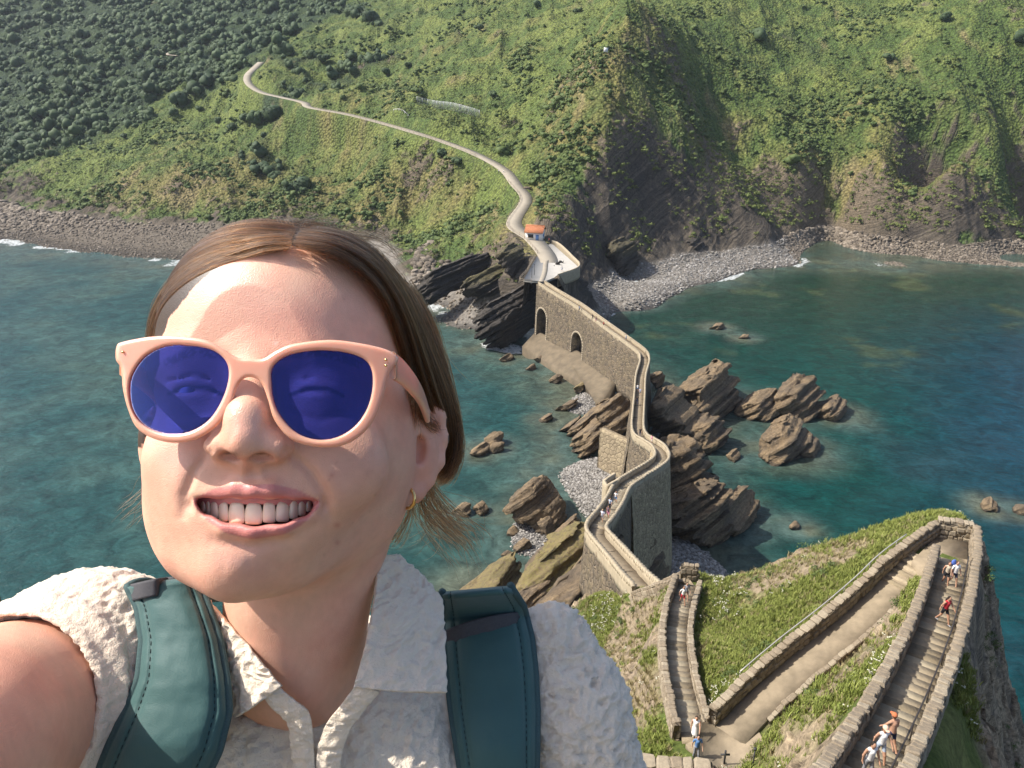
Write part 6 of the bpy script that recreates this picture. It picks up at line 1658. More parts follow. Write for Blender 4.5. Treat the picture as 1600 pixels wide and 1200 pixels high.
# teeth
M_TOOTH = NT('tooth'); M_TOOTH.color((.90, .76, .55)); M_TOOTH.p(Roughness=.22, Subsurface_Weight=.25, Subsurface_Radius=(1, .7, .45), Subsurface_Scale=.002); M_TOOTH = M_TOOTH.m
M_GUM = NT('gum'); M_GUM.color((.60, .24, .21)); M_GUM.p(Roughness=.25, Subsurface_Weight=.2, Subsurface_Scale=.003); M_GUM = M_GUM.m
tb = [(313, 321, 799), (321, 328, 803), (328, 341, 808), (341, 357, 813), (357, 382.5, 816.5), (382.5, 410, 817.5), (410, 431, 815), (431, 452, 813.5), (452, 466, 809), (466, 478, 804), (478, 487, 798)]
def tdep(x): return .4420 + .0000021 * (x - 392) ** 2
for x0, x1, yb in tb:
    cx = (x0 + x1) / 2; d = tdep(cx); w = (x1 - x0) / 2 * .995; yt = 784 - 3 * (abs(cx - 396) > 62) + 1.5 * (abs(cx - 396) < 12); yc = (yt + yb) / 2; yb = yb + 2; yc = (yt + yb) / 2; h = (yb - yt) / 2
    bm = bmesh.new(); bmesh.ops.create_cube(bm, size=2.0); bmesh.ops.subdivide_edges(bm, edges=bm.edges[:], cuts=5, use_grid_fill=True)
    v = np.array([q.co for q in bm.verts]); f = [[q.index for q in p.verts] for p in bm.faces]; bm.free()
    e = 5.0; v = v / ((np.abs(v[:, :2]) ** e).sum(1, keepdims=True) ** (1 / e) + 1e-9) * np.maximum(np.abs(v[:, :2]).max(1, keepdims=True), 1e-6) if False else v
    r = 1 - .10 * np.abs(v[:, 0]) ** 4 * (v[:, 1] < 0) - .22 * np.abs(v[:, 0]) ** 3 * (v[:, 1] > 0); wy = 1 - .13 * smooth(-.1, 1.0, v[:, 1])
    X_ = cx + v[:, 0] * w * wy * (1 - .06 * np.abs(v[:, 1]) ** 6); Y_ = yc - v[:, 1] * h * r
    bul = .0016 * (1 - v[:, 0] ** 2 * .8) * (1 - .5 * v[:, 1] ** 2)
    D_ = tdep(X_) + .004 - v[:, 2] * .003 - bul * (v[:, 2] > 0)
    wpart('tooth', np.stack([(X_ - 800) / FPX * D_, (600 - Y_) / FPX * D_, -D_], 1), np.array(f), M_TOOTH)
gx = np.linspace(308, 492, 60); gr_ = []
for t in np.linspace(0, 1, 8):
    yy = 770 + t * 20.0 + 2.2 * np.cos((gx - 396) / 26 * 2 * math.pi) * t; dd = tdep(gx) + .0012 - .0014 * math.sin(t * math.pi)
    gr_.append(np.stack([(gx - 800) / FPX * dd, (600 - yy) / FPX * dd, -dd], 1))
wpart('gum', np.vstack(gr_), grid_faces(8, 60), M_GUM)
# ------------------------------------------------------------------ sunglasses
def closed(pts, n=10):
    P = np.array(pts, float); out = []
    for i in range(len(P)):
        p0, p1, p2, p3 = P[i - 1], P[i], P[(i + 1) % len(P)], P[(i + 2) % len(P)]
        t = (np.arange(n) / n)[:, None]
        out.append(.5 * (2 * p1 + (p2 - p0) * t + (2 * p0 - 5 * p1 + 4 * p2 - p3) * t ** 2 + (-p0 + 3 * p1 - 3 * p2 + p3) * t ** 3))
    return np.vstack(out)
def poly_sdf(x, y, poly):
    d = np.full(x.shape, 1e9); ins = np.zeros(x.shape, bool); n = len(poly)
    for i in range(n):
        (x0, y0), (x1, y1) = poly[i], poly[(i + 1) % n]; ex, ey = x1 - x0, y1 - y0
        t = np.clip(((x - x0) * ex + (y - y0) * ey) / (ex * ex + ey * ey + 1e-12), 0, 1)
        d = np.minimum(d, (x - x0 - t * ex) ** 2 + (y - y0 - t * ey) ** 2)
        c = ((y1 > y) != (y0 > y)) & (x < (x0 - x1) * (y - y1) / (y0 - y1 + 1e-12) + x1); ins ^= c
    d = np.sqrt(d); return np.where(ins, -d, d)
LENS_L = closed([(259, 541), (228, 556), (208, 582), (202, 608), (207, 640), (225, 664), (257, 677), (294, 675), (326, 656), (347, 624), (357, 590), (353, 565), (331, 547), (294, 540)])
LENS_R = closed([(424, 595), (427, 573), (449, 556), (491, 548), (534, 550), (566, 560), (580, 577), (582, 605), (574, 637), (556, 664), (529, 682), (497, 687), (465, 677), (441, 653), (428, 627)])
OUT = closed([(182, 541), (192, 534), (235, 526), (278, 525), (321, 531), (347, 544), (370, 558), (390, 560), (411, 560), (433, 547), (459, 537), (513, 531), (555, 535), (598, 544), (618, 554), (622, 565), (609, 583), (599, 619), (585, 656), (561, 683), (529, 698), (491, 698), (454, 686), (429, 657), (419, 626), (411, 604), (401, 592), (385, 590), (372, 603), (361, 635), (338, 667), (305, 687), (273, 692), (241, 686), (214, 669), (200, 640), (192, 608), (189, 576), (181, 562)], 6)
def fdepth(x): return .4235 + .0095 * ((x - 400) / 220.0) ** 2 + (x < 0) * 0
def shape_solid(fn, x0, x1, y0, y1, thick, step, k):
    xs = np.arange(x0 - 8, x1 + 8, step); ys = np.arange(y0 - 8, y1 + 8, step); zs = np.arange(-thick / 2 - 3.0, thick / 2 + 3.0, step * .8)
    gx, gy = np.meshgrid(xs, ys, indexing='ij'); d2 = fn(gx, gy)
    D = smax(np.repeat(d2[:, :, None], len(zs), 2), np.abs(zs)[None, None] - thick / 2 + 0 * d2[:, :, None], k)
    V, F = surface_nets(D.astype(np.float32), xs, ys, zs)
    d = fdepth(V[:, 0]) - V[:, 2] * .00034
    return np.stack([(V[:, 0] - 800) / FPX * d, (600 - V[:, 1]) / FPX * d, -d], 1), F
m = NT('peach_acetate'); n = m.noise(m.coord('Object'), 90, 3)
m.color(m.mix(n, (.78, .36, .23), (.84, .44, .30))); m.p(Roughness=.32, Subsurface_Weight=.5, Subsurface_Radius=(1, .55, .4), Subsurface_Scale=.006, Specular_IOR_Level=.5, Transmission_Weight=.12)
M_PEACH = m.m
m = NT('blue_lens'); t = m.t; t.nodes.remove(m.b)
tr = m.n('BsdfTransparent'); tr.inputs[0].default_value = (.19, .235, .66, 1)
gl = m.n('BsdfGlossy'); gl.inputs['Color'].default_value = (.55, .6, 1.0, 1); gl.inputs['Roughness'].default_value = .04
df = m.n('BsdfDiffuse'); df.inputs['Color'].default_value = (.015, .03, .28, 1)
fr_ = m.n('Fresnel'); fr_.inputs['IOR'].default_value = 1.5
mx = m.n('MixShader'); mx.inputs[0].default_value = .12; m.l(tr.outputs[0], mx.inputs[1]); m.l(df.outputs[0], mx.inputs[2])
mx2 = m.n('MixShader'); m.l(m.math('MULTIPLY', fr_.outputs[0], 1.0), mx2.inputs[0]); m.l(mx.outputs[0], mx2.inputs[1]); m.l(gl.outputs[0], mx2.inputs[2]); m.l(mx2.outputs[0], m.out.inputs[0])
M_LENS = m.m
GO = to_world(C(400, 600, .424))
gls = empty('sunglasses', GO); tag(gls, 'peach pink round sunglasses with blue lenses on the woman\'s face', 'sunglasses')
def gpart(name, V, F, mat, sm=True, parent=gls):
    return link(name, mesh_np(name, to_world(V) - GO, F, mat, sm), parent)
ffn = lambda x, y: np.maximum(poly_sdf(x, y, OUT), -np.minimum(poly_sdf(x, y, LENS_L), poly_sdf(x, y, LENS_R)))
V, F = shape_solid(ffn, 180, 624, 524, 699, 13, 1.5, 7.0); V = relax(V, F, 2, .5)
fro = gpart('frame', V, F, M_PEACH)
for L in (LENS_L, LENS_R):
    V, F = shape_solid(lambda x, y: poly_sdf(x, y, L) - 1.0, L[:, 0].min(), L[:, 0].max(), L[:, 1].min(), L[:, 1].max(), 4, 2.4, 1.0)
    gpart('lens', V, F, M_LENS)
def arm(pts, hts):
    P = CL(pts); n = len(P); V = []
    for p, h in zip(P, hts):
        for a, b in ((-.0017, -h), (.0017, -h), (.0017, h), (-.0017, h)): V.append(p + np.array((a, b, 0)))
    return np.array(V), grid_faces(n, 4, True)
def smoothpts(pts, n=24):
    c = catmull(np.array(pts, float), 12); return c
for pts in (((614, 571, .432), (628, 582, .448), (645, 601, .475), (658, 622, .505), (668, 650, .535)), ((191, 566, .4335), (205, 578, .449), (226, 597, .476), (244, 617, .506), (250, 640, .532))):
    c = catmull(np.array([C(*p) for p in pts]), .004); h = np.interp(np.linspace(0, 1, len(c)), (0, .15, 1), (.0066, .0062, .0038))
    V = []
    for p, hh in zip(c, h):
        for a, b in ((-.0016, -hh), (-.0006, -hh - .0008), (.0006, -hh - .0008), (.0016, -hh), (.0016, hh), (.0006, hh + .0008), (-.0006, hh + .0008), (-.0016, hh)): V.append(p + np.array((a, b, 0)))
    F = [grid_faces(len(c), 8, True), np.array([list(range(8))]), np.array([[(len(c) - 1) * 8 + k for k in range(8)][::-1]])]
    gpart('temple', np.array(V), F, M_PEACH)
M_GOLD = simple_mat('gold', (.83, .55, .22), .22, .05, 40, 0, 1.0)
for x, y in ((603, 562), (603, 571), (192, 550)):                  # hinge rivets
    c = C(x, y, fdepth(x) - .0026); mb = MB(); mb.tube([c, c + (0, 0, .0006)], .0007, 8); v = np.vstack(mb.v)
    gpart('rivet', v, [np.array(q) for q in mb.f.values()], M_GOLD, False, fro)
# ------------------------------------------------------------------ ear ring
ec = C(636, 778, .533); th = np.linspace(0, 2 * math.pi, 40, endpoint=False); ax1 = np.array((.80, 0, .60)); ax2 = np.array((0, 1.0, 0))
mb = MB(); nseg = 40; ring = []
Vr = []
for a in th:
    c = ec + .0068 * (math.cos(a) * ax1 + math.sin(a) * ax2); rad = math.cos(a) * ax1 + math.sin(a) * ax2; nb = np.cross(ax1, ax2)
    for b in np.linspace(0, 2 * math.pi, 10, endpoint=False): Vr.append(c + .00115 * (math.cos(b) * rad + math.sin(b) * nb))
Vr = np.array(Vr).reshape(nseg, 10, 3); Vr = np.concatenate([Vr, Vr[:1]]).reshape(-1, 3)
o = link('hoop_earring', mesh_np('hoop_earring', to_world(Vr), grid_faces(nseg + 1, 10, True), M_GOLD)); tag(o, 'small gold hoop earring hanging from the woman\'s ear', 'earring')
# ------------------------------------------------------------------ hair
HR = np.random.default_rng(5)
strands = []
def rs(pts, n):
    P = np.array([C(*p) for p in pts]); Q = np.vstack([2 * P[0] - P[1], P, 2 * P[-1] - P[-2]]); out = []
    m_ = len(P) - 1
    for t in np.linspace(0, m_ - 1e-6, n):
        i = int(t); f = t - i; p0, p1, p2, p3 = Q[i:i + 4]
        out.append(.5 * (2 * p1 + (p2 - p0) * f + (2 * p0 - 5 * p1 + 4 * p2 - p3) * f * f + (-p0 + 3 * p1 - 3 * p2 + p3) * f ** 3))
    return np.array(out)
NP_ = 22
def sheet(guides, n, jit=.0012, t0=(0, .12), t1=(.72, 1.0), lift=.004, rad=.000095, clump_=.5):
    G = np.array([rs(g, 60) for g in guides])
    for k in range(n):
        u = HR.random() ** .85 * (len(G) - 1 - 1e-6); i = int(u); f = u - i
        c = G[i] * (1 - f) + G[i + 1] * f
        a, b = HR.uniform(*t0), HR.uniform(*t1); t = np.linspace(a, b, NP_) * 59
        p = np.stack([np.interp(t, np.arange(60), c[:, q]) for q in range(3)], 1)
        lk = int(u * 9); lr = np.random.default_rng(lk * 31 + int(jit * 1e6)); o = HR.normal(0, jit * .8, 3) + lr.normal(0, jit * 1.0, 3); w = HR.normal(0, jit * .6, 3); ph = HR.uniform(0, 6.28)
        s = np.linspace(0, 1, NP_)[:, None]
        p = p + o * (.35 + .65 * s) + w * np.sin(s * HR.uniform(2, 6) + ph) + np.array((0, 0, 1.0)) * lift * HR.random() * np.sin(s * math.pi) * .5
        strands.append((p, rad * HR.uniform(.7, 1.5), u / (len(G) - 1)))
LA = [(456, 387, .4595), (402, 395, .4600), (346, 420, .466), (300, 459, .477), (271, 500, .491), (257, 538, .510), (247, 580, .528)]
LB = [(459, 372, .468), (400, 377, .468), (336, 402, .477), (286, 442, .491), (256, 483, .508), (242, 521, .525), (236, 565, .541)]
LC = [(462, 359, .482), (404, 367, .483), (332, 393, .492), (280, 433, .506), (250, 474, .522), (238, 512, .540), (232, 560, .555)]
LD = [(466, 352, .515), (408, 362, .512), (334, 390, .516), (280, 431, .528), (250, 474, .542), (237, 514, .556), (231, 562, .570)]
sheet([LA, LB, LC, LD], 3000)
RA = [(456, 385, .4595), (508, 394, .4600), (553, 418, .468), (590, 456, .481), (613, 505, .497), (629, 560, .515), (645, 612, .535), (668, 650, .560), (678, 700, .572), (668, 742, .582)]
RB = [(460, 372, .468), (520, 380, .468), (572, 404, .477), (610, 446, .491), (636, 500, .508), (655, 560, .526), (672, 620, .548), (688, 665, .568), (690, 712, .578), (672, 750, .588)]
RC = [(466, 359, .482), (530, 368, .483), (582, 398, .493), (618, 442, .507), (645, 500, .525), (670, 564, .544), (692, 628, .563), (698, 690, .576), (694, 728, .584), (674, 756, .590)]
RD = [(472, 352, .515), (538, 364, .513), (588, 396, .519), (626, 446, .531), (656, 508, .546), (684, 574, .563), (708, 640, .576), (712, 700, .586), (703, 736, .588), (680, 760, .592)]
sheet([RA, RB, RC, RD], 4600, t1=(.66, 1.0))
RE = [(640, 430, .56), (680, 500, .57), (704, 580, .58), (718, 650, .585), (719, 700, .588), (704, 742, .588), (684, 756, .585)]
sheet([RD, RE], 600, .002)
for g, n, j, *rr in (([[(690, 600, .565), (708, 650, .575), (712, 700, .578), (700, 740, .576), (686, 752, .57)], [(700, 620, .57), (720, 670, .58), (720, 710, .582), (706, 745, .58), (690, 758, .575)]], 170, .0018, .00012),
                ([[(655, 745, .572), (668, 780, .572), (690, 812, .570), (722, 840, .566), (745, 878, .562)], [(664, 740, .575), (684, 782, .575), (712, 815, .572), (738, 842, .568), (750, 872, .565)]], 90, .0050, .00013),
                ([[(650, 750, .570), (650, 790, .570), (672, 820, .568), (700, 850, .566), (716, 886, .564)], [(662, 752, .572), (672, 800, .572), (698, 826, .570), (724, 846, .566), (742, 858, .564)]], 60, .0050, .00013),
                ([[(640, 770, .568), (628, 810, .566), (612, 840, .563), (606, 852, .56)], [(652, 775, .57), (640, 815, .568), (622, 846, .565), (612, 838, .563)]], 60, .0022),
                ([[(655, 780, .572), (668, 812, .572), (650, 836, .570), (620, 850, .566)], [(660, 786, .572), (690, 826, .572), (668, 856, .57), (632, 862, .566)]], 16, .003),
                ([[(640, 606, .528), (650, 640, .535), (660, 662, .542), (676, 676, .548)], [(650, 616, .532), (662, 650, .540), (676, 668, .548), (690, 670, .555)]], 110, .0022),
                ([[(632, 560, .512), (638, 600, .520), (640, 640, .524), (634, 672, .522)], [(640, 566, .516), (650, 610, .525), (652, 648, .53), (640, 684, .526)]], 70, .0022),
                ([[(244, 540, .52), (238, 570, .525), (234, 600, .527)], [(240, 530, .525), (232, 565, .53), (228, 600, .532)]], 120, .0015),
                ([[(236, 740, .56), (214, 762, .56), (200, 778, .56), (184, 800, .56)], [(236, 790, .56), (220, 806, .56), (205, 818, .56), (188, 830, .56)]], 26, .004),
                ([[(560, 372, .52), (600, 380, .53), (628, 400, .54), (640, 430, .545)], [(520, 360, .52), (570, 366, .53), (612, 388, .54), (634, 420, .545)]], 22, .004),
                ([[(440, 362, .50), (470, 352, .51), (500, 350, .52), (530, 356, .53)], [(450, 372, .49), (480, 356, .50), (515, 352, .51), (550, 362, .52)]], 60, .0022),
                ([[(640, 450, .55), (664, 500, .56), (690, 560, .57), (730, 600, .57)], [(650, 480, .55), (690, 560, .57), (722, 650, .57), (728, 720, .57)]], 14, .004),
                ([[(660, 770, .57), (690, 790, .57), (740, 800, .57), (780, 802, .57)], [(650, 780, .57), (700, 838, .57), (750, 832, .57), (786, 820, .57)]], 5, .003)):
    sheet(g, n, j, (0, .08), (.7, 1.0), rad=rr[0] if rr else .0001)
for k in range(70):                                       # flyaways
    x0, y0 = HR.uniform(380, 640), HR.uniform(372, 400); x0 = 460 + (x0 - 460) * HR.random() ** .5
    y0 = 378 + abs(x0 - 460) * .22; a = HR.uniform(-.9, .9); L = HR.uniform(20, 75)
    g = [(x0, y0, .49), (x0 + L * .3 * (1 if x0 > 460 else -1), y0 - HR.uniform(4, 20), .50), (x0 + L * (1 if x0 > 460 else -1), y0 + HR.uniform(-16, 26), .515)]
    strands.append((rs(g, NP_), .00006, 1))
# lay every strand on or above the scalp
from mathutils.kdtree import KDTree
sel = np.where((-SKV[:, 2] > .44) & (SKV[:, 1] > -.06))[0]; kd = KDTree(len(sel))
for q, i in enumerate(sel): kd.insert(SKV[i], q)
kd.balance(); SKN = vert_normals(SKV, SKF)
lifted = []
for p, r, uu in strands:
    base = HR.uniform(.0003, .0008 + .0034 * uu)
    for k in range(NP_):
        co, q, dist = kd.find(p[k])
        if dist < .03:
            i = sel[q]; nn = SKN[i]; sd = float((p[k] - SKV[i]) @ nn); mn = base * min(1, .12 + k / 7.0)
            if sd < mn: p[k] = p[k] + nn * (mn - sd)
    q = p.copy(); q[1:-1] = .25 * p[:-2] + .5 * p[1:-1] + .25 * p[2:]; lifted.append((q, r))
strands = lifted
m = NT('hair'); t = m.t; t.nodes.remove(m.b)
hb = m.n('BsdfHairPrincipled'); hb.parametrization = 'COLOR'
hi = m.n('HairInfo')
cc = m.ramp(hi.outputs['Random'], ((0, (.012, .0045, .002)), (.4, (.042, .016, .006)), (.8, (.120, .052, .021)), (1, (.27, .13, .055))))
m.l(cc, hb.inputs['Color']); hb.inputs['IOR'].default_value = 1.38; hb.inputs['Roughness'].default_value = .34; hb.inputs['Radial Roughness'].default_value = .4
m.l(hb.outputs[0], m.out.inputs[0]); M_HAIR = m.m
hc = bpy.data.hair_curves.new('hair'); hc.add_curves([NP_] * len(strands))
allp = np.vstack([s[0] for s in strands]); hc.attributes['position'].data.foreach_set('vector', np.ascontiguousarray(to_world(allp) - WO, dtype=np.float32).ravel())
ra = hc.attributes.get('radius') or hc.attributes.new('radius', 'FLOAT', 'POINT')
rad = np.concatenate([r * np.interp(np.linspace(0, 1, NP_), (0, .1, .8, 1), (.8, 1, .9, .25)) for _, r in strands]).astype(np.float32); ra.data.foreach_set('value', rad)
hc.materials.append(M_HAIR)
ho = bpy.data.objects.new('hair', hc); COL.objects.link(ho); ho.parent = woman
# ------------------------------------------------------------------ blouse
sh = Solid(axis([(-.40, .19, .0018)]), axis([(-.325, -.055, .0018)]), axis([(-.80, -.66, .005), (-.66, -.43, .0018)]))
sh.ell(C(485, 1340, .660), (.172, .150, .108), 0)
sh.cap(C(225, 1085, .640), C(752, 1075, .658), .057, .057, .05)
sh.chain(CL([(862, 1008, .652), (886, 1110, .642), (906, 1250, .632)]), (.033, .046, .056), .025, join=.02)
sh.ell(C(400, 1210, .600), (.055, .050, .045), .03); sh.ell(C(600, 1210, .600), (.060, .050, .045), .03)
sh.ell(C(470, 1155, .598), (.090, .058, .050), .03)
AD = C(-60, 1155, .445) - C(205, 1065, .615); AD /= np.linalg.norm(AD); HEM = C(8, 1112, .500)
slv = Solid(sh.ax[0], sh.ax[1], sh.ax[2])
slv.chain(CL([(228, 1062, .620), (120, 1075, .560), (8, 1112, .500)]), (.054, .071, .0625), 0, join=.02)
slv.ell(C(165, 985, .575), (.052, .040, .045), .02)
gx, gy, gz = np.meshgrid(*[a.astype(np.float32) for a in sh.ax], indexing='ij', sparse=True)
hp = (gx - HEM[0]) * AD[0] + (gy - HEM[1]) * AD[1] + (gz - HEM[2]) * AD[2]
slv.D = smax(slv.D, hp.astype(np.float32), .006)
slv.cap(HEM - AD * .05, HEM + AD * .05, .0565, .0565, .003, 'sub')
sh.D = smin(sh.D, slv.D, .012)
sh.chain(CL([(468, 935, .545), (470, 1000, .528), (484, 1075, .520), (491, 1140, .522), (493, 1182, .530)]), (.048, .034, .0135, .006, .003), .006, 'sub', join=.02)
sh.cap(C(462, 860, .575), C(468, 990, .575), .058, .058, .01, 'sub')
V, F = sh.skin(); V = relax(V, F, 2, .5); N = vert_normals(V, F)
def crinkle(V, amp=.0020, row=.0040, seed=0):
    """puckers of the seersucker weave: short wavy ridges in rough rows"""
    u = V[:, 0] + .35 * V[:, 2]; v = V[:, 1] + .3 * V[:, 2]
    w = fbm(np.stack([u / .012, v / .012, V[:, 2] / .012], 1), 2, 500 + seed)
    a = vnoise(np.stack([u / .0072 + .5 * w, v / row + 1.2 * w, V[:, 2] / .012], 1), 510 + seed)
    b = vnoise(np.stack([u / .0036, v / .0030 + w, V[:, 2] / .005], 1), 520 + seed)
    return amp * (.55 - 1.5 * np.abs(a) + .40 * b + .35 * w)
folds = fbm(np.stack([V[:, 0] / .022, V[:, 1] / .12, V[:, 2] / .05], 1), 3, 530, ridged=True)
px, py = pix(V); hemd = (V - HEM) @ AD
tuck = np.exp(-((hemd + .008) / .012) ** 2)
V = V + N * (crinkle(V) * (1 - .6 * tuck) * (1 + .9 * smooth(820, 870, px)) + .0045 * folds * smooth(1040, 1110, py) * (px > 300) * (px < 760) + .0022 * np.sin(hemd / .0034) * smooth(-.05, -.004, hemd) * (px < 200) * (hemd < .004))[:, None]
m = NT('white_seersucker'); crd = m.coord('Object')
wv = m.noise(crd, 1400, 2); wn_ = m.noise(crd, 190, 4, .65)
m.color(m.mix(wn_, (.75, .62, .47), (.83, .72, .58))); m.p(Roughness=.85, Sheen_Weight=.25, Specular_IOR_Level=.2, Subsurface_Weight=.12, Subsurface_Radius=(1, .8, .7), Subsurface_Scale=.004)
m.bump(m.math('ADD', m.math('MULTIPLY', wn_, 1.0), m.math('MULTIPLY', wv, .2)), .9, .0034)
M_SHIRT = m.m
shirt = wpart('blouse', V, F, M_SHIRT)
SHV = V
def thick(P, t, seed=0, crk=.0021):
    """P[nr,nc,3] sheet -> closed slab of thickness t with puckers"""
    nr, nc = P.shape[:2]
    du = np.gradient(P, axis=1); dv = np.gradient(P, axis=0); n = np.cross(du, dv); n /= np.linalg.norm(n, axis=2, keepdims=True) + 1e-12
    if n[..., 2].mean() < 0: n = -n; flip = True
    else: flip = False
    q = P.reshape(-1, 3); nn = n.reshape(-1, 3)
    d = crinkle(q, crk, seed=seed)[:, None] if crk else 0
    A = q + nn * (t / 2 + d); B = q - nn * (t / 2 - d * .8)
    f = grid_faces(nr, nc); f = f if not flip else f[:, ::-1]
    m_ = nr * nc; b = np.concatenate([np.arange(nc), np.arange(1, nr) * nc + nc - 1, (nr - 1) * nc + np.arange(nc - 2, -1, -1), np.arange(nr - 2, 0, -1) * nc]); b2 = np.roll(b, -1)
    side = np.stack([b2, b, b + m_, b2 + m_], 1); side = side if not flip else side[:, ::-1]
    return np.vstack([A, B]), np.vstack([f, f[:, ::-1] + m_, side])
def ruled(a, b, nr, nc, bulge=.003):
    def rsl(pts, n):
        c = catmull(CL(pts), .003); s = np.concatenate([[0], np.cumsum(np.linalg.norm(np.diff(c, axis=0), axis=1))]); t = np.linspace(0, s[-1], n)
        return np.stack([np.interp(t, s, c[:, q]) for q in range(3)], 1)
    A, B = rsl(a, nr), rsl(b, nr); t = np.linspace(0, 1, nc)[None, :, None]
    P = A[:, None] * (1 - t) + B[:, None] * t
    P[..., 2] += bulge * np.sin(np.linspace(0, math.pi, nc))[None, :]
    return P
for a, b, sd in (([(582, 866, .562), (587, 905, .552), (581, 955, .538), (570, 1012, .525), (552, 1074, .515)], [(622, 868, .580), (662, 905, .585), (690, 945, .572), (694, 1010, .552), (698, 1082, .532)], 1),
                 ([(326, 938, .548), (350, 966, .538), (374, 994, .530), (408, 1034, .521), (440, 1072, .515)], [(312, 962, .568), (326, 1006, .552), (342, 1052, .538), (356, 1090, .530), (372, 1120, .523)], 2)):
    Vc, Fc = thick(ruled(a, b, 96, 56), .0032, sd); wpart('collar', Vc, Fc, M_SHIRT, shirt)
for a, b, sd in (([(432, 1070, .5195), (458, 1092, .521), (484, 1117, .524), (491, 1180, .531), (493, 1260, .538)], [(408, 1082, .521), (428, 1104, .5225), (450, 1130, .526), (458, 1190, .533), (460, 1260, .540)], 3),
                 ([(562, 1062, .519), (534, 1100, .521), (510, 1132, .525), (497, 1178, .531), (495, 1260, .538)], [(592, 1078, .523), (566, 1112, .5235), (544, 1144, .527), (532, 1190, .533), (530, 1260, .540)], 4)):
    Vc, Fc = thick(ruled(a, b, 90, 24, .0015), .0026, sd, .0012); wpart('placket', Vc, Fc, M_SHIRT, shirt)
# ------------------------------------------------------------------ backpack
BO = to_world(C(480, 1150, .80))
bag = empty('backpack', BO); tag(bag, 'dark teal backpack worn by the woman, padded straps over both shoulders', 'backpack')
m = NT('teal_ripstop'); crd = m.coord('Object', None)
rot = m.n('Mapping'); rot.inputs['Rotation'].default_value = (.4, .2, .3); m.l(crd, rot.inputs[0])
br = m.n('TexBrick'); m.set(br, Scale=260.0, Mortar_Size=.03, Row_Height=.5, Brick_Width=.5); br.offset = 0.0; m.l(rot.outputs[0], br.inputs['Vector'])
n = m.noise(crd, 35, 4); nf = m.noise(crd, 900, 3)
m.color(m.mix(n, (.028, .080, .076), (.042, .104, .096))); m.p(Roughness=.62, Sheen_Weight=.2, Specular_IOR_Level=.35)
m.bump(m.math('ADD', m.math('MULTIPLY', br.outputs['Fac'], .5), m.math('ADD', m.math('MULTIPLY', nf, .4), m.math('MULTIPLY', n, 2.0))), .3, .0010)
M_TEAL = m.m
M_EDGE = simple_mat('teal_mesh', (.045, .085, .085), .9, .4, 900, .0008)
M_WEB = simple_mat('grey_webbing', (.060, .060, .066), .85, .35, 700, .0008)
M_THREAD = simple_mat('dark_thread', (.010, .022, .024), .8, .1, 100)
def bpart(name, V, F, mat, parent=bag, sm=True): return link(name, mesh_np(name, to_world(V) - BO, F, mat, sm), parent)
_px, _py = pix(SHV)
def shirt_depth(x, y, r=16):
    k = (np.abs(_px - x) < r) & (np.abs(_py - y) < r)
    return (-SHV[k, 2]).min() if k.any() else .6
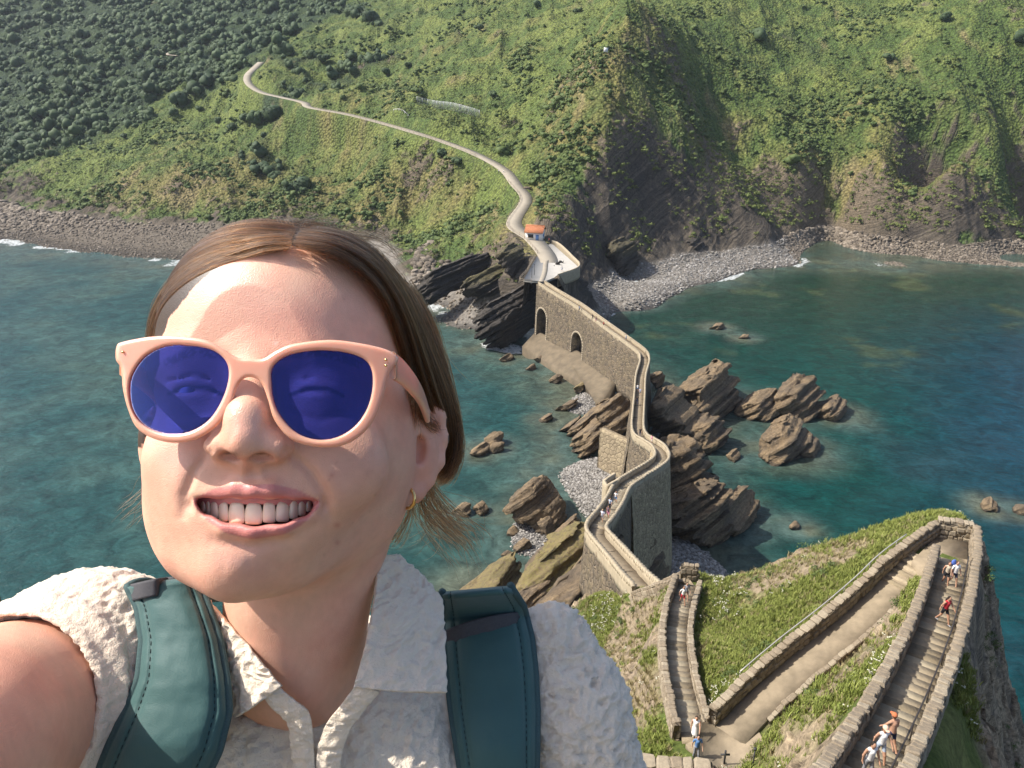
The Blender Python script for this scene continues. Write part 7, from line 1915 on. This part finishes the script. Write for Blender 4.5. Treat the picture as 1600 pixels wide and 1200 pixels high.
def strap(rows, over, seams, web):
    """rows: (left px, right px, py) down the strap; over: two points behind the shoulder"""
    R_ = np.array(rows, float); n = 60; t = np.linspace(0, len(R_) - 1, n)
    R_ = catmull(np.hstack([R_[:, :2], R_[:, 2:3]]), 12.0) if False else np.stack([np.interp(t, np.arange(len(R_)), R_[:, q]) for q in range(4)], 1)
    for q in range(4): R_[1:-1, q] = np.convolve(R_[:, q], (.25, .5, .25), 'valid')
    nw = 41; w = np.linspace(-1, 1, nw)
    dep = np.zeros((n, nw))
    for i in range(n):
        for j in range(0, nw, 5):
            f = (w[j] + 1) / 2; dep[i, j] = shirt_depth(R_[i, 0] * (1 - f) + R_[i, 1] * f, R_[i, 2] * (1 - f) + R_[i, 3] * f)
        dep[i] = np.interp(np.arange(nw), np.arange(0, nw, 5), dep[i, ::5])
    base = dep.min(1); k = np.ones(11) / 11; base = np.convolve(np.pad(base, 5, 'edge'), k, 'valid')
    prof = .0085 * (1 - np.abs(w) ** 3.2) ** .6 - .0022 * np.exp(-((np.abs(w) - seams) / .045) ** 2)
    wr = fbm(np.stack([np.repeat(np.arange(n) / 9.0, nw), np.tile(w * 1.3, n)], 1), 3, 601).reshape(n, nw) * .0016
    d = base[:, None] - .0015 - prof[None] - wr + .005 * (w[None] ** 2)
    f = (w[None] + 1) / 2; X_ = R_[:, :1] * (1 - f) + R_[:, 1:2] * f; Y_ = R_[:, 2:3] * (1 - f) + R_[:, 3:4] * f
    T = np.stack([(X_ - 800) / FPX * d, (600 - Y_) / FPX * d, -d], -1)
    # carry it on over the shoulder and away behind
    top = T[0]; ext = []
    for k_ in range(1, 9):
        a = k_ / 8 * 1.5; e = top + np.array((over[0] * k_ / 8, 0, -.055 * (1 - math.cos(a)) - .045 * a / 1.5)); e[:, 1] = top[:, 1] * (e[:, 2] / top[:, 2]) + .007 * math.sin(a * 1.4) * over[2] - .022 * (a / 1.5) ** 2; ext.append(e)
    T = np.concatenate([np.array(ext[::-1]), T]); nn = len(T)
    Bk = T.copy(); Bk[..., 2] -= .010; Bk[..., 1] -= .002
    V = np.concatenate([T.reshape(-1, 3), Bk.reshape(-1, 3)]); f1 = grid_faces(nn, nw)[:, ::-1]; m_ = nn * nw
    side = []
    for i in range(nn - 1):
        side += [(i * nw, (i + 1) * nw, (i + 1) * nw + m_, i * nw + m_), ((i + 1) * nw - 1, (i + 1) * nw - 1 + m_, (i + 2) * nw - 1 + m_, (i + 2) * nw - 1)]
    s = bpart('shoulder_strap', V, np.vstack([f1, f1[:, ::-1] + m_, np.array(side)]), M_TEAL)
    # stitching and edge binding
    for sg in (-1, 1):
        j = int(round((sg * seams + 1) / 2 * (nw - 1))); L = T[:, j] + np.array((0, 0, .0006)); mb = MB(); L2 = catmull(L, .0012)
        for q in range(0, len(L2) - 3, 4): mb.tube(L2[q:q + 3], .00032, 5)
        v = np.vstack(mb.v); bpart('stitching', v, [np.array(x) for x in mb.f.values()], M_THREAD, s); s.children[-1]['kind'] = 'stuff' if s.children else None
        j = 0 if sg < 0 else nw - 1; mb = MB(); mb.tube(T[:, j] + np.array((0, 0, -.0015)), .0030, 8); v = np.vstack(mb.v); bpart('binding', v, [np.array(x) for x in mb.f.values()], M_EDGE, s)
    # grey webbing across
    (x0, y0), (x1, y1), hgt = web; P = np.zeros((8, 30, 3))
    _tx, _ty = pix(T.reshape(-1, 3)); tz = -T.reshape(-1, 3)[:, 2]
    for c in range(30):
        g = c / 29; xx = x0 + (x1 - x0) * g; yy = y0 + (y1 - y0) * g - 5 * math.sin(g * math.pi)
        dd = (_tx - xx) ** 2 + (_ty - yy) ** 2; o = np.argsort(dd)[:6]; dz = tz[o].mean() - .0026 + .006 * (abs(2 * g - 1) ** 8)
        for r_ in range(8): P[r_, c] = C(xx, yy + (r_ / 7 - .5) * hgt, dz)
    for _ in range(2): P[:, 1:-1] = .25 * P[:, :-2] + .5 * P[:, 1:-1] + .25 * P[:, 2:]
    v, f_ = thick(P, .0018, 0, 0); bpart('webbing', v, f_, M_WEB)
    return T
strap([(690, 800, 930, 920), (692, 818, 955, 948), (695, 830, 1000, 996), (699, 836, 1050, 1048), (705, 839, 1110, 1110), (716, 838, 1180, 1180), (728, 836, 1260, 1260)], (-.004, 1.0, 1.0), .74, ((690, 1001), (811, 970), 29))
strap([(198, 308, 918, 908), (214, 322, 950, 944), (222, 340, 1000, 996), (216, 352, 1060, 1060), (196, 356, 1110, 1112), (168, 340, 1170, 1176), (140, 306, 1240, 1246)], (.004, 1.0, 1.4), .74, ((206, 926), (312, 915), 27))
pk = Solid(axis([(-.36, .05, .008)]), axis([(-.46, -.12, .008)]), axis([(-1.02, -.74, .008)]))
pk.ell(C(490, 1150, .90), (.125, .10, .085), 0); pk.ell(C(490, 1330, .90), (.135, .14, .095), .06)
Vp, Fp = pk.skin(); bpart('pack_body', relax(Vp, Fp, 1), Fp, M_TEAL)
# ================================================================== AIR
mb = MB(); mb.box((0, 560, 95), (2600, 1600, 330))
hz = mb.build('haze'); tag(hz, 'thin sea haze over the bay and the hills', kind='stuff')
hm = bpy.data.materials.new('haze'); hm.use_nodes = True; hm.node_tree.nodes.clear()
ho_ = hm.node_tree.nodes.new('ShaderNodeOutputMaterial'); hv = hm.node_tree.nodes.new('ShaderNodeVolumePrincipled')
hv.inputs['Color'].default_value = (.80, .88, 1.0, 1); hv.inputs['Density'].default_value = .00006; hv.inputs['Anisotropy'].default_value = .1
hm.node_tree.links.new(hv.outputs[0], ho_.inputs['Volume']); hz.data.materials.append(hm)
